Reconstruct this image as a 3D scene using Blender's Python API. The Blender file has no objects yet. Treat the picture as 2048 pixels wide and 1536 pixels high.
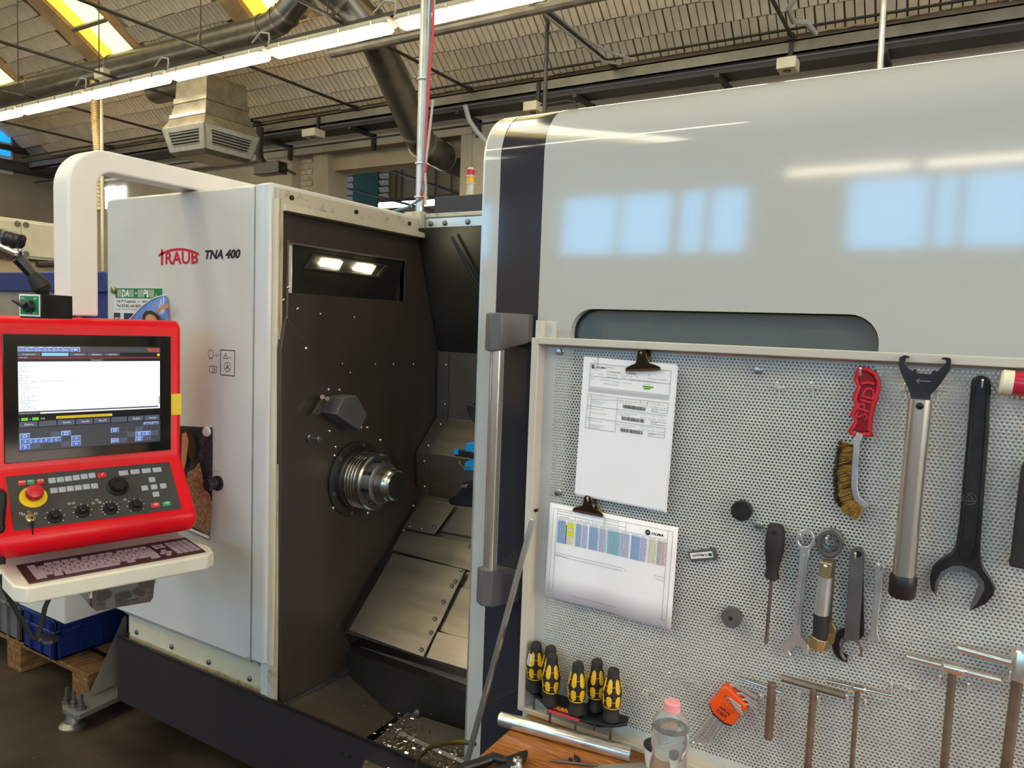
import bpy, bmesh, math, random
from mathutils import Vector, Matrix
random.seed(7)
S = bpy.context.scene
COL = S.collection

# ------------------------------------------------------------------ camera, world, exposure
F, W, H = 1472.0, 2048, 1536
YAW, PIT, ROL = math.radians(-30.83), math.radians(-4.434), math.radians(2.103)
EYE = Vector((0, 0, 1.62))
_f = Vector((math.sin(YAW) * math.cos(PIT), math.cos(YAW) * math.cos(PIT), math.sin(PIT)))
_r = _f.cross(Vector((0, 0, 1))).normalized()
_u = _r.cross(_f)
CR = _r * math.cos(ROL) + _u * math.sin(ROL)
CU = -_r * math.sin(ROL) + _u * math.cos(ROL)
cd = bpy.data.cameras.new('camera')
cd.sensor_fit = 'HORIZONTAL'; cd.sensor_width = 36.0; cd.lens = F / W * 36.0; cd.clip_start = 0.05; cd.clip_end = 200
cam = bpy.data.objects.new('camera', cd); COL.objects.link(cam)
cam.matrix_world = Matrix(((CR.x, CU.x, -_f.x, EYE.x), (CR.y, CU.y, -_f.y, EYE.y), (CR.z, CU.z, -_f.z, EYE.z), (0, 0, 0, 1)))
S.camera = cam
S.view_settings.view_transform = 'Standard'; S.view_settings.look = 'None'
S.view_settings.exposure = 0.38; S.view_settings.gamma = 1.0; S.view_settings.use_curve_mapping = False
S.cycles.max_bounces = 8; S.cycles.diffuse_bounces = 4; S.cycles.glossy_bounces = 4; S.cycles.transmission_bounces = 8
w = bpy.data.worlds.new('sky'); S.world = w; w.use_nodes = True
nt = w.node_tree
bg = nt.nodes['Background']; bg.inputs['Color'].default_value = (0.55, 0.72, 1.0, 1); bg.inputs['Strength'].default_value = 1.0
TUBE, WINDOW, SKYLIGHT, LAMP, ENDWIN = 18.0, 8.0, 8.5, 60.0, 9.0     # radiance of tube covers, window panes, roof lights, machine lamps


# ------------------------------------------------------------------ camera calibration helpers: a sight line met with a real plane
def ray(px, py):
    return _f + CR * ((px - W / 2) / F) - CU * ((py - H / 2) / F)
def PX(px, py, x):
    d = ray(px, py); return EYE + d * ((x - EYE.x) / d.x)
def PY(px, py, y):
    d = ray(px, py); return EYE + d * ((y - EYE.y) / d.y)
def PZ(px, py, z):
    d = ray(px, py); return EYE + d * ((z - EYE.z) / d.z)
def PP(px, py, p, n):
    d = ray(px, py); p = Vector(p); n = Vector(n); return EYE + d * ((p - EYE).dot(n) / d.dot(n))
def ppm(p):                                         # pixels per metre at a point
    return F / (Vector(p) - EYE).dot(_f)


# ------------------------------------------------------------------ materials
MATS = {}
def mat(name, col, rough=0.5, metal=0.0, var=0.06, vs=6.0, bump=0.0, bs=150.0, coat=0.0, emit=None, es=0.0, trans=0.0, ior=1.45,
        col2=None, spec=0.5, stretch=None, alpha=1.0, rvar=0.06, detail=4.0, lo=0.35, hi=0.65):
    m = bpy.data.materials.new(name); m.use_nodes = True
    t = m.node_tree; n = t.nodes; l = t.links
    b = n['Principled BSDF']
    c = tuple(col) + (1,)
    tc = n.new('ShaderNodeTexCoord'); mp = n.new('ShaderNodeMapping'); l.new(tc.outputs['Object'], mp.inputs['Vector'])
    if stretch: mp.inputs['Scale'].default_value = stretch
    nz = n.new('ShaderNodeTexNoise'); nz.inputs['Scale'].default_value = vs; nz.inputs['Detail'].default_value = detail
    l.new(mp.outputs['Vector'], nz.inputs['Vector'])
    rp = n.new('ShaderNodeValToRGB'); l.new(nz.outputs['Fac'], rp.inputs['Fac'])
    rp.color_ramp.elements[0].position = lo; rp.color_ramp.elements[1].position = hi
    c2 = tuple(col2) + (1,) if col2 else tuple(min(1, x * (1 + var)) for x in col) + (1,)
    c1 = c if col2 else tuple(x * (1 - var) for x in col) + (1,)
    rp.color_ramp.elements[0].color = c1; rp.color_ramp.elements[1].color = c2
    l.new(rp.outputs['Color'], b.inputs['Base Color'])
    mr = n.new('ShaderNodeMapRange'); l.new(nz.outputs['Fac'], mr.inputs['Value'])
    mr.inputs['To Min'].default_value = max(0.02, rough - rvar); mr.inputs['To Max'].default_value = min(1, rough + rvar)
    l.new(mr.outputs['Result'], b.inputs['Roughness'])
    b.inputs['Metallic'].default_value = metal
    b.inputs['Specular IOR Level'].default_value = spec
    b.inputs['Coat Weight'].default_value = coat; b.inputs['Coat Roughness'].default_value = 0.08
    b.inputs['Transmission Weight'].default_value = trans; b.inputs['IOR'].default_value = ior
    b.inputs['Alpha'].default_value = alpha
    if emit:
        b.inputs['Emission Color'].default_value = tuple(emit) + (1,); b.inputs['Emission Strength'].default_value = es
    if bump:
        bz = n.new('ShaderNodeTexNoise'); bz.inputs['Scale'].default_value = bs; bz.inputs['Detail'].default_value = 3
        l.new(mp.outputs['Vector'], bz.inputs['Vector'])
        bp = n.new('ShaderNodeBump'); bp.inputs['Strength'].default_value = bump; bp.inputs['Distance'].default_value = 0.002
        l.new(bz.outputs['Fac'], bp.inputs['Height']); l.new(bp.outputs['Normal'], b.inputs['Normal'])
    MATS[name] = m
    return m
def M(n): return MATS[n]


# ------------------------------------------------------------------ mesh builder
def frame(axis):
    a = Vector(axis).normalized()
    h = Vector((0, 0, 1)) if abs(a.z) < 0.9 else Vector((1, 0, 0))
    u = h.cross(a).normalized(); return u, a.cross(u), a
class MB:
    def __init__(s): s.v, s.f, s.m, s.k = [], [], [], 0
    def add(s, vs, fs, k=None):
        o = len(s.v); s.v += [Vector(p) for p in vs]; s.f += [tuple(i + o for i in f) for f in fs]; s.m += [s.k if k is None else k] * len(fs)
        return s
    def box(s, c, size, rot=None, k=None):
        c = Vector(c); x, y, z = [d / 2 for d in size]; R = rot or Matrix.Identity(3)
        vs = [c + R @ Vector((i * x, j * y, q * z)) for q in (-1, 1) for j in (-1, 1) for i in (-1, 1)]
        return s.add(vs, [(0, 2, 3, 1), (4, 5, 7, 6), (0, 1, 5, 4), (2, 6, 7, 3), (0, 4, 6, 2), (1, 3, 7, 5)], k)
    def bx(s, x0, x1, y0, y1, z0, z1, k=None):
        return s.box(((x0 + x1) / 2, (y0 + y1) / 2, (z0 + z1) / 2), (x1 - x0, y1 - y0, z1 - z0), None, k)
    def prism(s, pts, vec, k=None):
        n = len(pts); vec = Vector(vec)
        vs = [Vector(p) for p in pts] + [Vector(p) + vec for p in pts]
        return s.add(vs, [tuple(range(n))[::-1], tuple(range(n, 2 * n))] + [(i, (i + 1) % n, n + (i + 1) % n, n + i) for i in range(n)], k)
    def ring(s, outer, inner, vec, k=None):                     # plate with a hole, both outlines with equally many points
        n = len(outer); vec = Vector(vec); o = [Vector(p) for p in outer]; i_ = [Vector(p) for p in inner]
        vs = o + i_ + [p + vec for p in o] + [p + vec for p in i_]; fs = []
        for a in range(n):
            b = (a + 1) % n
            fs += [(a, b, n + b, n + a), (2 * n + a, 3 * n + a, 3 * n + b, 2 * n + b), (a, 2 * n + a, 2 * n + b, b), (n + a, n + b, 3 * n + b, 3 * n + a)]
        return s.add(vs, fs, k)
    def cyl(s, p0, p1, r0, r1=None, n=16, k=None, rot=0.0):
        p0, p1 = Vector(p0), Vector(p1); r1 = r0 if r1 is None else r1
        u, v, a = frame(p1 - p0); vs = []
        for p, r in ((p0, r0), (p1, r1)):
            for i in range(n):
                t = 2 * math.pi * i / n + rot; vs.append(p + u * (r * math.cos(t)) + v * (r * math.sin(t)))
        return s.add(vs, [tuple(range(n))[::-1], tuple(range(n, 2 * n))] + [(i, (i + 1) % n, n + (i + 1) % n, n + i) for i in range(n)], k)
    def lathe(s, p, axis, prof, n=20, k=None, uv=None):         # prof: (distance along axis, radius)
        u, v, a = frame(axis) if uv is None else uv; p = Vector(p); vs = []
        for t, r in prof:
            for i in range(n):
                q = 2 * math.pi * i / n; vs.append(p + a * t + u * (r * math.cos(q)) + v * (r * math.sin(q)))
        m = len(prof); fs = [tuple(range(n))[::-1], tuple(range((m - 1) * n, m * n))]
        for j in range(m - 1):
            for i in range(n):
                b = (i + 1) % n; fs.append((j * n + i, j * n + b, (j + 1) * n + b, (j + 1) * n + i))
        return s.add(vs, fs, k)
    def tube(s, path, r, n=8, k=None):
        P = [Vector(p) for p in path]; m = len(P); R = r if isinstance(r, (list, tuple)) else [r] * m
        u, v, _ = frame(P[1] - P[0]); vs = []
        for j in range(m):
            d = (P[min(j + 1, m - 1)] - P[max(j - 1, 0)]).normalized()
            u = (u - d * u.dot(d)).normalized(); v = d.cross(u)
            for i in range(n):
                t = 2 * math.pi * (i + 0.5) / n; vs.append(P[j] + u * (R[j] * math.cos(t)) + v * (R[j] * math.sin(t)))
        fs = [tuple(range(n))[::-1], tuple(range((m - 1) * n, m * n))]
        for j in range(m - 1):
            for i in range(n):
                b = (i + 1) % n; fs.append((j * n + i, j * n + b, (j + 1) * n + b, (j + 1) * n + i))
        return s.add(vs, fs, k)
    def ball(s, c, r, n=10, k=None, sq=(1, 1, 1)):
        c = Vector(c); vs = [c + Vector((0, 0, -r * sq[2]))]; m = n // 2
        for j in range(1, m):
            t = math.pi * j / m - math.pi / 2
            for i in range(n):
                q = 2 * math.pi * i / n; vs.append(c + Vector((r * sq[0] * math.cos(t) * math.cos(q), r * sq[1] * math.cos(t) * math.sin(q), r * sq[2] * math.sin(t))))
        vs.append(c + Vector((0, 0, r * sq[2]))); e = len(vs) - 1; fs = []
        for i in range(n):
            b = (i + 1) % n; fs.append((0, 1 + b, 1 + i)); fs.append((e, 1 + (m - 2) * n + i, 1 + (m - 2) * n + b))
            for j in range(m - 2):
                fs.append((1 + j * n + i, 1 + j * n + b, 1 + (j + 1) * n + b, 1 + (j + 1) * n + i))
        return s.add(vs, fs, k)
    def quad(s, a, b, c, d, k=None): return s.add([a, b, c, d], [(0, 1, 2, 3)], k)
    def build(s, name, mats, parent=None, label=None, cat=None, group=None, kind=None, bevel=0.0, smooth=35, origin=None, recalc=True, seg=2):
        if origin is None:
            if parent is not None: origin = Vector(parent['_o'])
            else:
                lo = [min(p[i] for p in s.v) for i in range(3)]; hi = [max(p[i] for p in s.v) for i in range(3)]
                origin = Vector(((lo[0] + hi[0]) / 2, (lo[1] + hi[1]) / 2, lo[2]))
        origin = Vector(origin)
        me = bpy.data.meshes.new(name); me.from_pydata([p - origin for p in s.v], [], s.f)
        for q in ([mats] if isinstance(mats, str) else mats): me.materials.append(MATS[q])
        me.polygons.foreach_set('material_index', s.m)
        if recalc:
            bm = bmesh.new(); bm.from_mesh(me); bmesh.ops.recalc_face_normals(bm, faces=bm.faces); bm.to_mesh(me); bm.free()
        if smooth:
            me.polygons.foreach_set('use_smooth', [True] * len(me.polygons)); me.set_sharp_from_angle(angle=math.radians(smooth))
        o = bpy.data.objects.new(name, me); COL.objects.link(o)
        if parent is not None:
            o.parent = parent; o.location = origin - Vector(parent['_o'])
        else: o.location = origin
        o['_o'] = tuple(origin)
        if bevel:
            b = o.modifiers.new('edge', 'BEVEL'); b.width = bevel; b.segments = seg; b.limit_method = 'ANGLE'; b.angle_limit = math.radians(40); b.harden_normals = False
        if label: o['label'] = label
        if cat: o['category'] = cat
        if group: o['group'] = group
        if kind: o['kind'] = kind
        return o
def thing(name, label, cat, loc, group=None, kind=None):
    o = bpy.data.objects.new(name, None); COL.objects.link(o); o.location = loc; o['_o'] = tuple(loc); o.empty_display_size = 0.05
    o['label'] = label
    if cat: o['category'] = cat
    if group: o['group'] = group
    if kind: o['kind'] = kind
    return o
def copy_tree(o, parent=None):
    c = o.copy(); COL.objects.link(c); c.parent = parent
    for ch in o.children: copy_tree(ch, c)
    return c
def dup(o, loc, label=None, rot=None):
    c = copy_tree(o); c.location = loc; c['_o'] = tuple(loc)
    if rot is not None: c.rotation_euler = rot
    if label: c['label'] = label
    return c
def rrect(w, h, r, n=6):                                        # rounded rectangle, counter-clockwise, centred
    pts = []
    for cx, cy, a in ((w / 2 - r, h / 2 - r, 0), (-w / 2 + r, h / 2 - r, 90), (-w / 2 + r, -h / 2 + r, 180), (w / 2 - r, -h / 2 + r, 270)):
        for i in range(n + 1):
            t = math.radians(a + 90 * i / n); pts.append((cx + r * math.cos(t), cy + r * math.sin(t)))
    return pts

# ------------------------------------------------------------------ flat print on real surfaces
_TXT = {}
def text2d(body, shear=0.0, bold=0.0):
    key = (body, shear, bold)
    if key not in _TXT:
        cu = bpy.data.curves.new('t', 'FONT'); cu.body = body; cu.size = 1.0; cu.shear = shear; cu.resolution_u = 2; cu.fill_mode = 'FRONT'; cu.offset = bold
        ob = bpy.data.objects.new('t', cu); COL.objects.link(ob)
        me = bpy.data.meshes.new_from_object(ob.evaluated_get(bpy.context.evaluated_depsgraph_get()))
        vs = [(p.co.x, p.co.y) for p in me.vertices]; fs = [tuple(p.vertices) for p in me.polygons]
        bpy.data.objects.remove(ob); bpy.data.curves.remove(cu); bpy.data.meshes.remove(me)
        if vs:
            x0 = min(p[0] for p in vs); x1 = max(p[0] for p in vs); y0 = min(p[1] for p in vs); y1 = max(p[1] for p in vs)
        else: x0 = y0 = 0; x1 = y1 = 1
        _TXT[key] = (vs, fs, x0, y0, max(x1 - x0, 1e-6), max(y1 - y0, 1e-6))
    return _TXT[key]
class Print:                                                    # o: corner, u: across, v: up, in metres; each layer sits a hair prouder
    def __init__(s, o, u, v, mats):
        s.o, s.u, s.v = Vector(o), Vector(u).normalized(), Vector(v).normalized(); s.n = s.u.cross(s.v)
        s.mb, s.mats = MB(), list(mats)
    def at(s, x, y, h): return s.o + s.u * x + s.v * y + s.n * h
    def poly(s, pts, m, h=0.0003): s.mb.add([s.at(x, y, h) for x, y in pts], [tuple(range(len(pts)))], s.mats.index(m)); return s
    def rect(s, x0, y0, x1, y1, m, h=0.0003): return s.poly([(x0, y0), (x1, y0), (x1, y1), (x0, y1)], m, h)
    def line(s, x0, y0, x1, y1, w, m, h=0.0003):
        d = Vector((x1 - x0, y1 - y0)).normalized(); p = Vector((-d.y, d.x)) * (w / 2)
        return s.poly([(x0 - p.x, y0 - p.y), (x1 - p.x, y1 - p.y), (x1 + p.x, y1 + p.y), (x0 + p.x, y0 + p.y)], m, h)
    def frame(s, x0, y0, x1, y1, w, m, h=0.0003):
        s.line(x0, y0, x1, y0, w, m, h); s.line(x0, y1, x1, y1, w, m, h); s.line(x0, y0, x0, y1, w, m, h); return s.line(x1, y0, x1, y1, w, m, h)
    def disc(s, x, y, r, m, h=0.0003, n=20, sq=1.0): return s.poly([(x + r * math.cos(2 * math.pi * i / n), y + r * sq * math.sin(2 * math.pi * i / n)) for i in range(n)], m, h)
    def arc(s, x, y, r, a0, a1, w, m, h=0.0003, n=16):
        for i in range(n):
            a, b = math.radians(a0 + (a1 - a0) * i / n), math.radians(a0 + (a1 - a0) * (i + 1) / n)
            s.poly([(x + (r - w / 2) * math.cos(a), y + (r - w / 2) * math.sin(a)), (x + (r + w / 2) * math.cos(a), y + (r + w / 2) * math.sin(a)),
                    (x + (r + w / 2) * math.cos(b), y + (r + w / 2) * math.sin(b)), (x + (r - w / 2) * math.cos(b), y + (r - w / 2) * math.sin(b))], m, h)
        return s
    def text(s, body, x, y, hgt, m, wid=None, h=0.0005, shear=0.0, bold=0.0, flip=False):      # hgt: height of the ink, wid: fit the width
        vs, fs, x0, y0, tw, th = text2d(body, shear, bold); k = hgt / th; kx = wid / tw if wid else k
        q = -1 if flip else 1
        s.mb.add([s.at(x + q * (a - x0) * kx, y + q * (b - y0) * k, h) for a, b in vs], fs, s.mats.index(m)); return s
    def build(s, name, parent, label=None): return s.mb.build(name, s.mats, parent, label=label, smooth=0, recalc=False)
# ------------------------------------------------------------------ the palette
mat('white_paint', (0.58, 0.59, 0.575), 0.32, var=0.03, vs=3, coat=0.25)
mat('door_white', (0.50, 0.51, 0.49), 0.07, var=0.02, vs=2, coat=0.2, rvar=0.015, spec=0.6)
mat('door_dark', (0.028, 0.030, 0.042), 0.09, var=0.05, vs=2, coat=0.4, rvar=0.02)
mat('arm_white', (0.80, 0.785, 0.75), 0.38, var=0.03, vs=5, bump=0.06, bs=400)
mat('cream_paint', (0.60, 0.56, 0.42), 0.45, var=0.06, vs=5, bump=0.03, bs=300)
mat('stained_cream', (0.52, 0.47, 0.34), 0.5, col2=(0.24, 0.16, 0.07), vs=14, stretch=(6, 6, 0.8), lo=0.5, hi=0.78)
mat('rim_stained', (0.50, 0.47, 0.38), 0.5, col2=(0.20, 0.15, 0.09), vs=30, lo=0.55, hi=0.8)
mat('kick_dark', (0.024, 0.020, 0.025), 0.42, var=0.06, vs=4)
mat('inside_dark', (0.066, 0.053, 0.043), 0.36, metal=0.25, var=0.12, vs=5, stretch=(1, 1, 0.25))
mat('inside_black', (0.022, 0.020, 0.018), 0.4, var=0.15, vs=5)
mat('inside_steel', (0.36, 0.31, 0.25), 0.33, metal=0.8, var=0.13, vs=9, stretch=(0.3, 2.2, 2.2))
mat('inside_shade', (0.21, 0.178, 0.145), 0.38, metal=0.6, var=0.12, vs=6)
mat('steel', (0.55, 0.54, 0.52), 0.24, metal=1, var=0.08, vs=20)
mat('chrome', (0.72, 0.72, 0.72), 0.14, metal=1, var=0.05, vs=20)
mat('brushed', (0.72, 0.71, 0.69), 0.24, metal=0.9, var=0.1, vs=30, stretch=(1, 1, 0.05))
mat('tool_steel', (0.64, 0.67, 0.71), 0.32, metal=0.8, var=0.08, vs=25, bump=0.05, bs=500)
mat('dull_steel', (0.20, 0.20, 0.20), 0.42, metal=0.85, var=0.12, vs=20)
mat('black_oxide', (0.030, 0.029, 0.029), 0.36, metal=0.5, var=0.25, vs=25, bump=0.06, bs=400)
mat('brown_oxide', (0.22, 0.18, 0.155), 0.36, metal=0.75, var=0.2, vs=30)
mat('clip_brown', (0.13, 0.088, 0.055), 0.22, metal=0.9, var=0.12, vs=20)
mat('brass', (0.60, 0.44, 0.16), 0.3, metal=1, var=0.1, vs=20)
mat('gold_zinc', (0.46, 0.38, 0.20), 0.36, metal=0.9, var=0.2, vs=30)
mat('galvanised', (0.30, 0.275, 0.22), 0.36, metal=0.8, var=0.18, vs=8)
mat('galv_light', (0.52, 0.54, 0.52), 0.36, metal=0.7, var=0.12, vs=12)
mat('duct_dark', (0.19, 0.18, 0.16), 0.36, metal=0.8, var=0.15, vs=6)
mat('beam_steel', (0.23, 0.22, 0.19), 0.5, metal=0.5, var=0.15, vs=5)
mat('dark_steel', (0.045, 0.042, 0.04), 0.5, metal=0.3, var=0.15, vs=8)
mat('black_plastic', (0.014, 0.014, 0.015), 0.35, var=0.2, vs=20)
mat('black_rubber', (0.020, 0.019, 0.019), 0.6, var=0.2, vs=20, bump=0.05, bs=300)
mat('grey_plastic', (0.095, 0.092, 0.095), 0.42, var=0.08, vs=12, bump=0.08, bs=500)
mat('handle_grey', (0.115, 0.110, 0.115), 0.42, var=0.06, vs=12, bump=0.1, bs=600)
mat('red_paint', (0.72, 0.002, 0.012), 0.36, var=0.04, vs=6, bump=0.22, bs=260, coat=0.05, spec=0.35)
mat('red_plastic', (0.55, 0.02, 0.03), 0.35, var=0.08, vs=15)
mat('red_deep', (0.26, 0.006, 0.012), 0.3, var=0.06)
mat('red_lens', (0.50, 0.02, 0.05), 0.2, var=0.05)
mat('yellow_lens', (0.80, 0.42, 0.02), 0.2, var=0.05)
mat('clear_lens', (0.62, 0.60, 0.50), 0.15, var=0.05)
mat('yellow', (0.80, 0.58, 0.02), 0.4, var=0.05, vs=15)
mat('yellow_grip', (0.78, 0.46, 0.02), 0.42, var=0.08, vs=40)
mat('panel_grey', (0.055, 0.055, 0.055), 0.5, var=0.1, vs=20)
mat('button_grey', (0.42, 0.46, 0.50), 0.4, var=0.06, vs=30)
mat('button_red', (0.60, 0.04, 0.05), 0.4, var=0.05)
mat('button_green', (0.03, 0.30, 0.12), 0.4, var=0.05)
mat('keyboard_brown', (0.045, 0.018, 0.022), 0.4, var=0.08)
mat('key_mauve', (0.36, 0.30, 0.36), 0.42, var=0.06, vs=40)
mat('tray_cream', (0.76, 0.73, 0.64), 0.38, var=0.04, vs=8, bump=0.05, bs=500)
mat('peg_paint', (0.55, 0.56, 0.54), 0.42, metal=0.15, var=0.07, vs=10)
mat('peg_frame', (0.56, 0.53, 0.46), 0.42, var=0.06, vs=8)
mat('paper', (0.88, 0.89, 0.93), 0.75, var=0.015, vs=3, bump=0.25, bs=9)
mat('ink', (0.02, 0.02, 0.025), 0.7, var=0.02)
mat('ink_grey', (0.22, 0.23, 0.26), 0.7, var=0.02)
mat('ink_pale', (0.50, 0.52, 0.56), 0.7, var=0.02)
mat('ink_blue', (0.30, 0.46, 0.74), 0.7, var=0.02)
mat('ink_lilac', (0.52, 0.56, 0.76), 0.7, var=0.02)
mat('ink_teal', (0.28, 0.55, 0.65), 0.7, var=0.02)
mat('ink_pink', (0.80, 0.50, 0.52), 0.7, var=0.02)
mat('ink_cream', (0.80, 0.77, 0.60), 0.7, var=0.02)
mat('ink_yellow', (0.85, 0.82, 0.03), 0.7, var=0.02)
mat('ink_green', (0.30, 0.72, 0.08), 0.7, var=0.02)
mat('ink_white', (0.80, 0.82, 0.80), 0.6, var=0.02)
mat('logo_red', (0.50, 0.012, 0.03), 0.35, var=0.02)
mat('logo_black', (0.012, 0.012, 0.016), 0.35, var=0.02)
mat('sign_green', (0.012, 0.20, 0.06), 0.4, var=0.03)
mat('sign_paper', (0.66, 0.66, 0.66), 0.5, var=0.02)
mat('bar_grey', (0.42, 0.47, 0.42), 0.5, var=0.02)
mat('photo_blue', (0.13, 0.24, 0.62), 0.22, var=0.12, vs=20, coat=0.4)
mat('photo_skin', (0.55, 0.27, 0.14), 0.3, var=0.12, vs=30)
mat('photo_hair', (0.05, 0.028, 0.018), 0.35, var=0.3, vs=60)
mat('photo_dark', (0.028, 0.028, 0.032), 0.3, col2=(0.06, 0.07, 0.11), vs=60, lo=0.5, hi=0.7)
mat('photo_fur', (0.20, 0.11, 0.065), 0.5, col2=(0.40, 0.25, 0.16), vs=90, lo=0.4, hi=0.6)
mat('wood_bench', (0.46, 0.17, 0.035), 0.42, col2=(0.17, 0.055, 0.012), vs=22, stretch=(1.0, 9, 1.2), detail=8, coat=0.15, lo=0.35, hi=0.7)
mat('wood_pallet', (0.25, 0.125, 0.042), 0.7, col2=(0.095, 0.045, 0.015), vs=8, stretch=(8, 1.5, 6), detail=7, bump=0.2, bs=80)
mat('crate_blue', (0.006, 0.022, 0.14), 0.42, var=0.12, vs=10)
mat('crate_grey', (0.115, 0.115, 0.11), 0.5, var=0.1, vs=10)
mat('machine_blue', (0.02, 0.04, 0.17), 0.4, var=0.12, vs=5)
mat('machine_grey', (0.25, 0.23, 0.20), 0.5, var=0.08, vs=5)
mat('bristle', (0.52, 0.34, 0.10), 0.45, metal=0.5, var=0.25, vs=120)
mat('bristle_dark', (0.035, 0.032, 0.022), 0.6, var=0.3, vs=120)
mat('orange_plastic', (0.80, 0.085, 0.01), 0.42, var=0.06, vs=30)
mat('bottle_pet', (0.93, 0.96, 0.97), 0.06, trans=0.92, ior=1.2, var=0.0, rvar=0.02)
mat('bottle_water', (0.95, 0.97, 0.97), 0.02, trans=1.0, ior=1.33, var=0.0, rvar=0.0)
mat('cap_pink', (0.82, 0.34, 0.38), 0.4, var=0.04)
mat('clear_tray', (0.26, 0.24, 0.24), 0.12, trans=0.75, ior=1.25, var=0.02)
mat('cable_red', (0.62, 0.03, 0.04), 0.4, var=0.05)
mat('cable_blue', (0.12, 0.24, 0.32), 0.4, var=0.05)
mat('cable_grey', (0.42, 0.42, 0.40), 0.5, var=0.05)
mat('turret_blue', (0.0, 0.30, 0.70), 0.4, var=0.05)
mat('glass_blue_sheen', (0.13, 0.185, 0.21), 0.05, metal=0.0, var=0.05, coat=1.0, spec=0.9, trans=0.25, ior=1.5)  # blue-grey base colour stands in for the blue reflection on the pane
mat('hook_wire', (0.75, 0.75, 0.74), 0.3, metal=0.6, var=0.05)
mat('screen_glass', (0.006, 0.006, 0.007), 0.07, var=0.1, coat=1.0)
mat('scr_white', (0.5, 0.5, 0.5), 0.2, var=0, emit=(0.74, 0.80, 0.86), es=0.72)
mat('scr_dark', (0.02, 0.02, 0.02), 0.2, var=0, emit=(0.045, 0.05, 0.062), es=0.7)
mat('scr_black', (0.004, 0.004, 0.005), 0.2, var=0, emit=(0.006, 0.006, 0.008), es=0.6)
mat('scr_slate', (0.02, 0.02, 0.03), 0.2, var=0, emit=(0.085, 0.10, 0.14), es=0.7)
mat('scr_blue', (0.02, 0.02, 0.05), 0.2, var=0, emit=(0.08, 0.17, 0.50), es=0.8)
mat('scr_sky', (0.05, 0.05, 0.1), 0.2, var=0, emit=(0.22, 0.58, 0.86), es=0.8)
mat('scr_line', (0.1, 0.1, 0.1), 0.2, var=0, emit=(0.60, 0.68, 0.80), es=0.9)
mat('scr_red', (0.1, 0.01, 0.01), 0.2, var=0, emit=(0.85, 0.07, 0.04), es=0.8)
mat('scr_wine', (0.05, 0.01, 0.01), 0.2, var=0, emit=(0.12, 0.02, 0.03), es=0.8)
mat('scr_yellow', (0.1, 0.1, 0.01), 0.2, var=0, emit=(0.66, 0.46, 0.03), es=0.8)
mat('scr_green', (0.01, 0.1, 0.01), 0.2, var=0, emit=(0.13, 0.55, 0.04), es=0.8)
mat('scr_ink', (0.02, 0.02, 0.02), 0.3, var=0, emit=(0.10, 0.11, 0.13), es=0.6)
# the building
mat('concrete_floor', (0.012, 0.0075, 0.0045), 0.62, col2=(0.050, 0.034, 0.022), vs=3.2, detail=12, bump=0.3, bs=60, lo=0.38, hi=0.66, rvar=0.2, spec=0.35)
mat('concrete_wall', (0.36, 0.30, 0.21), 0.8, col2=(0.46, 0.39, 0.28), vs=1.5, detail=8, bump=0.2, bs=25)
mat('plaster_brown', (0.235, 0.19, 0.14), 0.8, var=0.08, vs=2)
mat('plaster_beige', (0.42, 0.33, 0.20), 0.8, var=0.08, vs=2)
mat('tile_clay', (0.84, 0.71, 0.53), 0.8, col2=(0.64, 0.53, 0.39), vs=2.2, detail=8, bump=0.2, bs=60)
mat('vault_mortar', (0.46, 0.38, 0.29), 0.9, var=0.12, vs=3)
mat('mortar_pale', (0.48, 0.42, 0.33), 0.9, var=0.12, vs=9)
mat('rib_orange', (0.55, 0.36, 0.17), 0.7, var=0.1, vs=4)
mat('green_paint', (0.03, 0.13, 0.085), 0.5, var=0.08, vs=3)
mat('brick_pale', (0.46, 0.39, 0.29), 0.85, var=0.12, vs=8)
mat('tube_light', (0.8, 0.8, 0.8), 0.3, var=0, emit=(1.0, 0.86, 0.62), es=TUBE)
mat('fixture_grey', (0.50, 0.47, 0.38), 0.4, var=0.05)
mat('window_light', (0.3, 0.4, 0.5), 0.3, var=0, emit=(0.10, 0.52, 1.0), es=WINDOW)
mat('window_day', (0.6, 0.6, 0.6), 0.3, var=0, emit=(1.0, 0.93, 0.82), es=ENDWIN)
mat('window_pale', (0.3, 0.4, 0.5), 0.3, var=0, emit=(0.75, 0.9, 1.0), es=WINDOW * 0.5)
mat('window_blue', (0.1, 0.3, 0.6), 0.3, var=0, emit=(0.0, 0.30, 0.95), es=1.0)
mat('sky_yellow', (0.8, 0.7, 0.2), 0.4, var=0, emit=(1.0, 0.74, 0.16), es=SKYLIGHT * 0.4)
mat('sky_yellow_dimmed', (0.8, 0.7, 0.3), 0.4, var=0, emit=(1.0, 0.86, 0.36), es=1.7)  # same roof light glazing, its glow lowered so the panes look yellow
mat('sky_amber', (0.8, 0.6, 0.1), 0.4, var=0, emit=(1.0, 0.66, 0.06), es=1.0)
mat('sky_pale', (0.8, 0.75, 0.5), 0.4, var=0, emit=(1.0, 0.94, 0.70), es=SKYLIGHT)
mat('lamp_glow', (0.9, 0.9, 0.7), 0.3, var=0, emit=(1.0, 0.93, 0.55), es=LAMP)
# ================================================================== THE BUILDING
YC, RV, ZC = -0.7, 12.36, -4.71                                   # barrel vault: axis along X
def vz(y, d=0.0): return ZC + math.sqrt((RV - d) ** 2 - (y - YC) ** 2)
def va(t, d=0.0, x=0.0): return Vector((x, YC + (RV - d) * math.sin(t), ZC + (RV - d) * math.cos(t)))
XL, XR, YF, YB = -15.5, 9.0, 7.9, -9.0
T1 = math.asin((7.62 - YC) / RV); T0 = -T1 - 0.03

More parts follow.
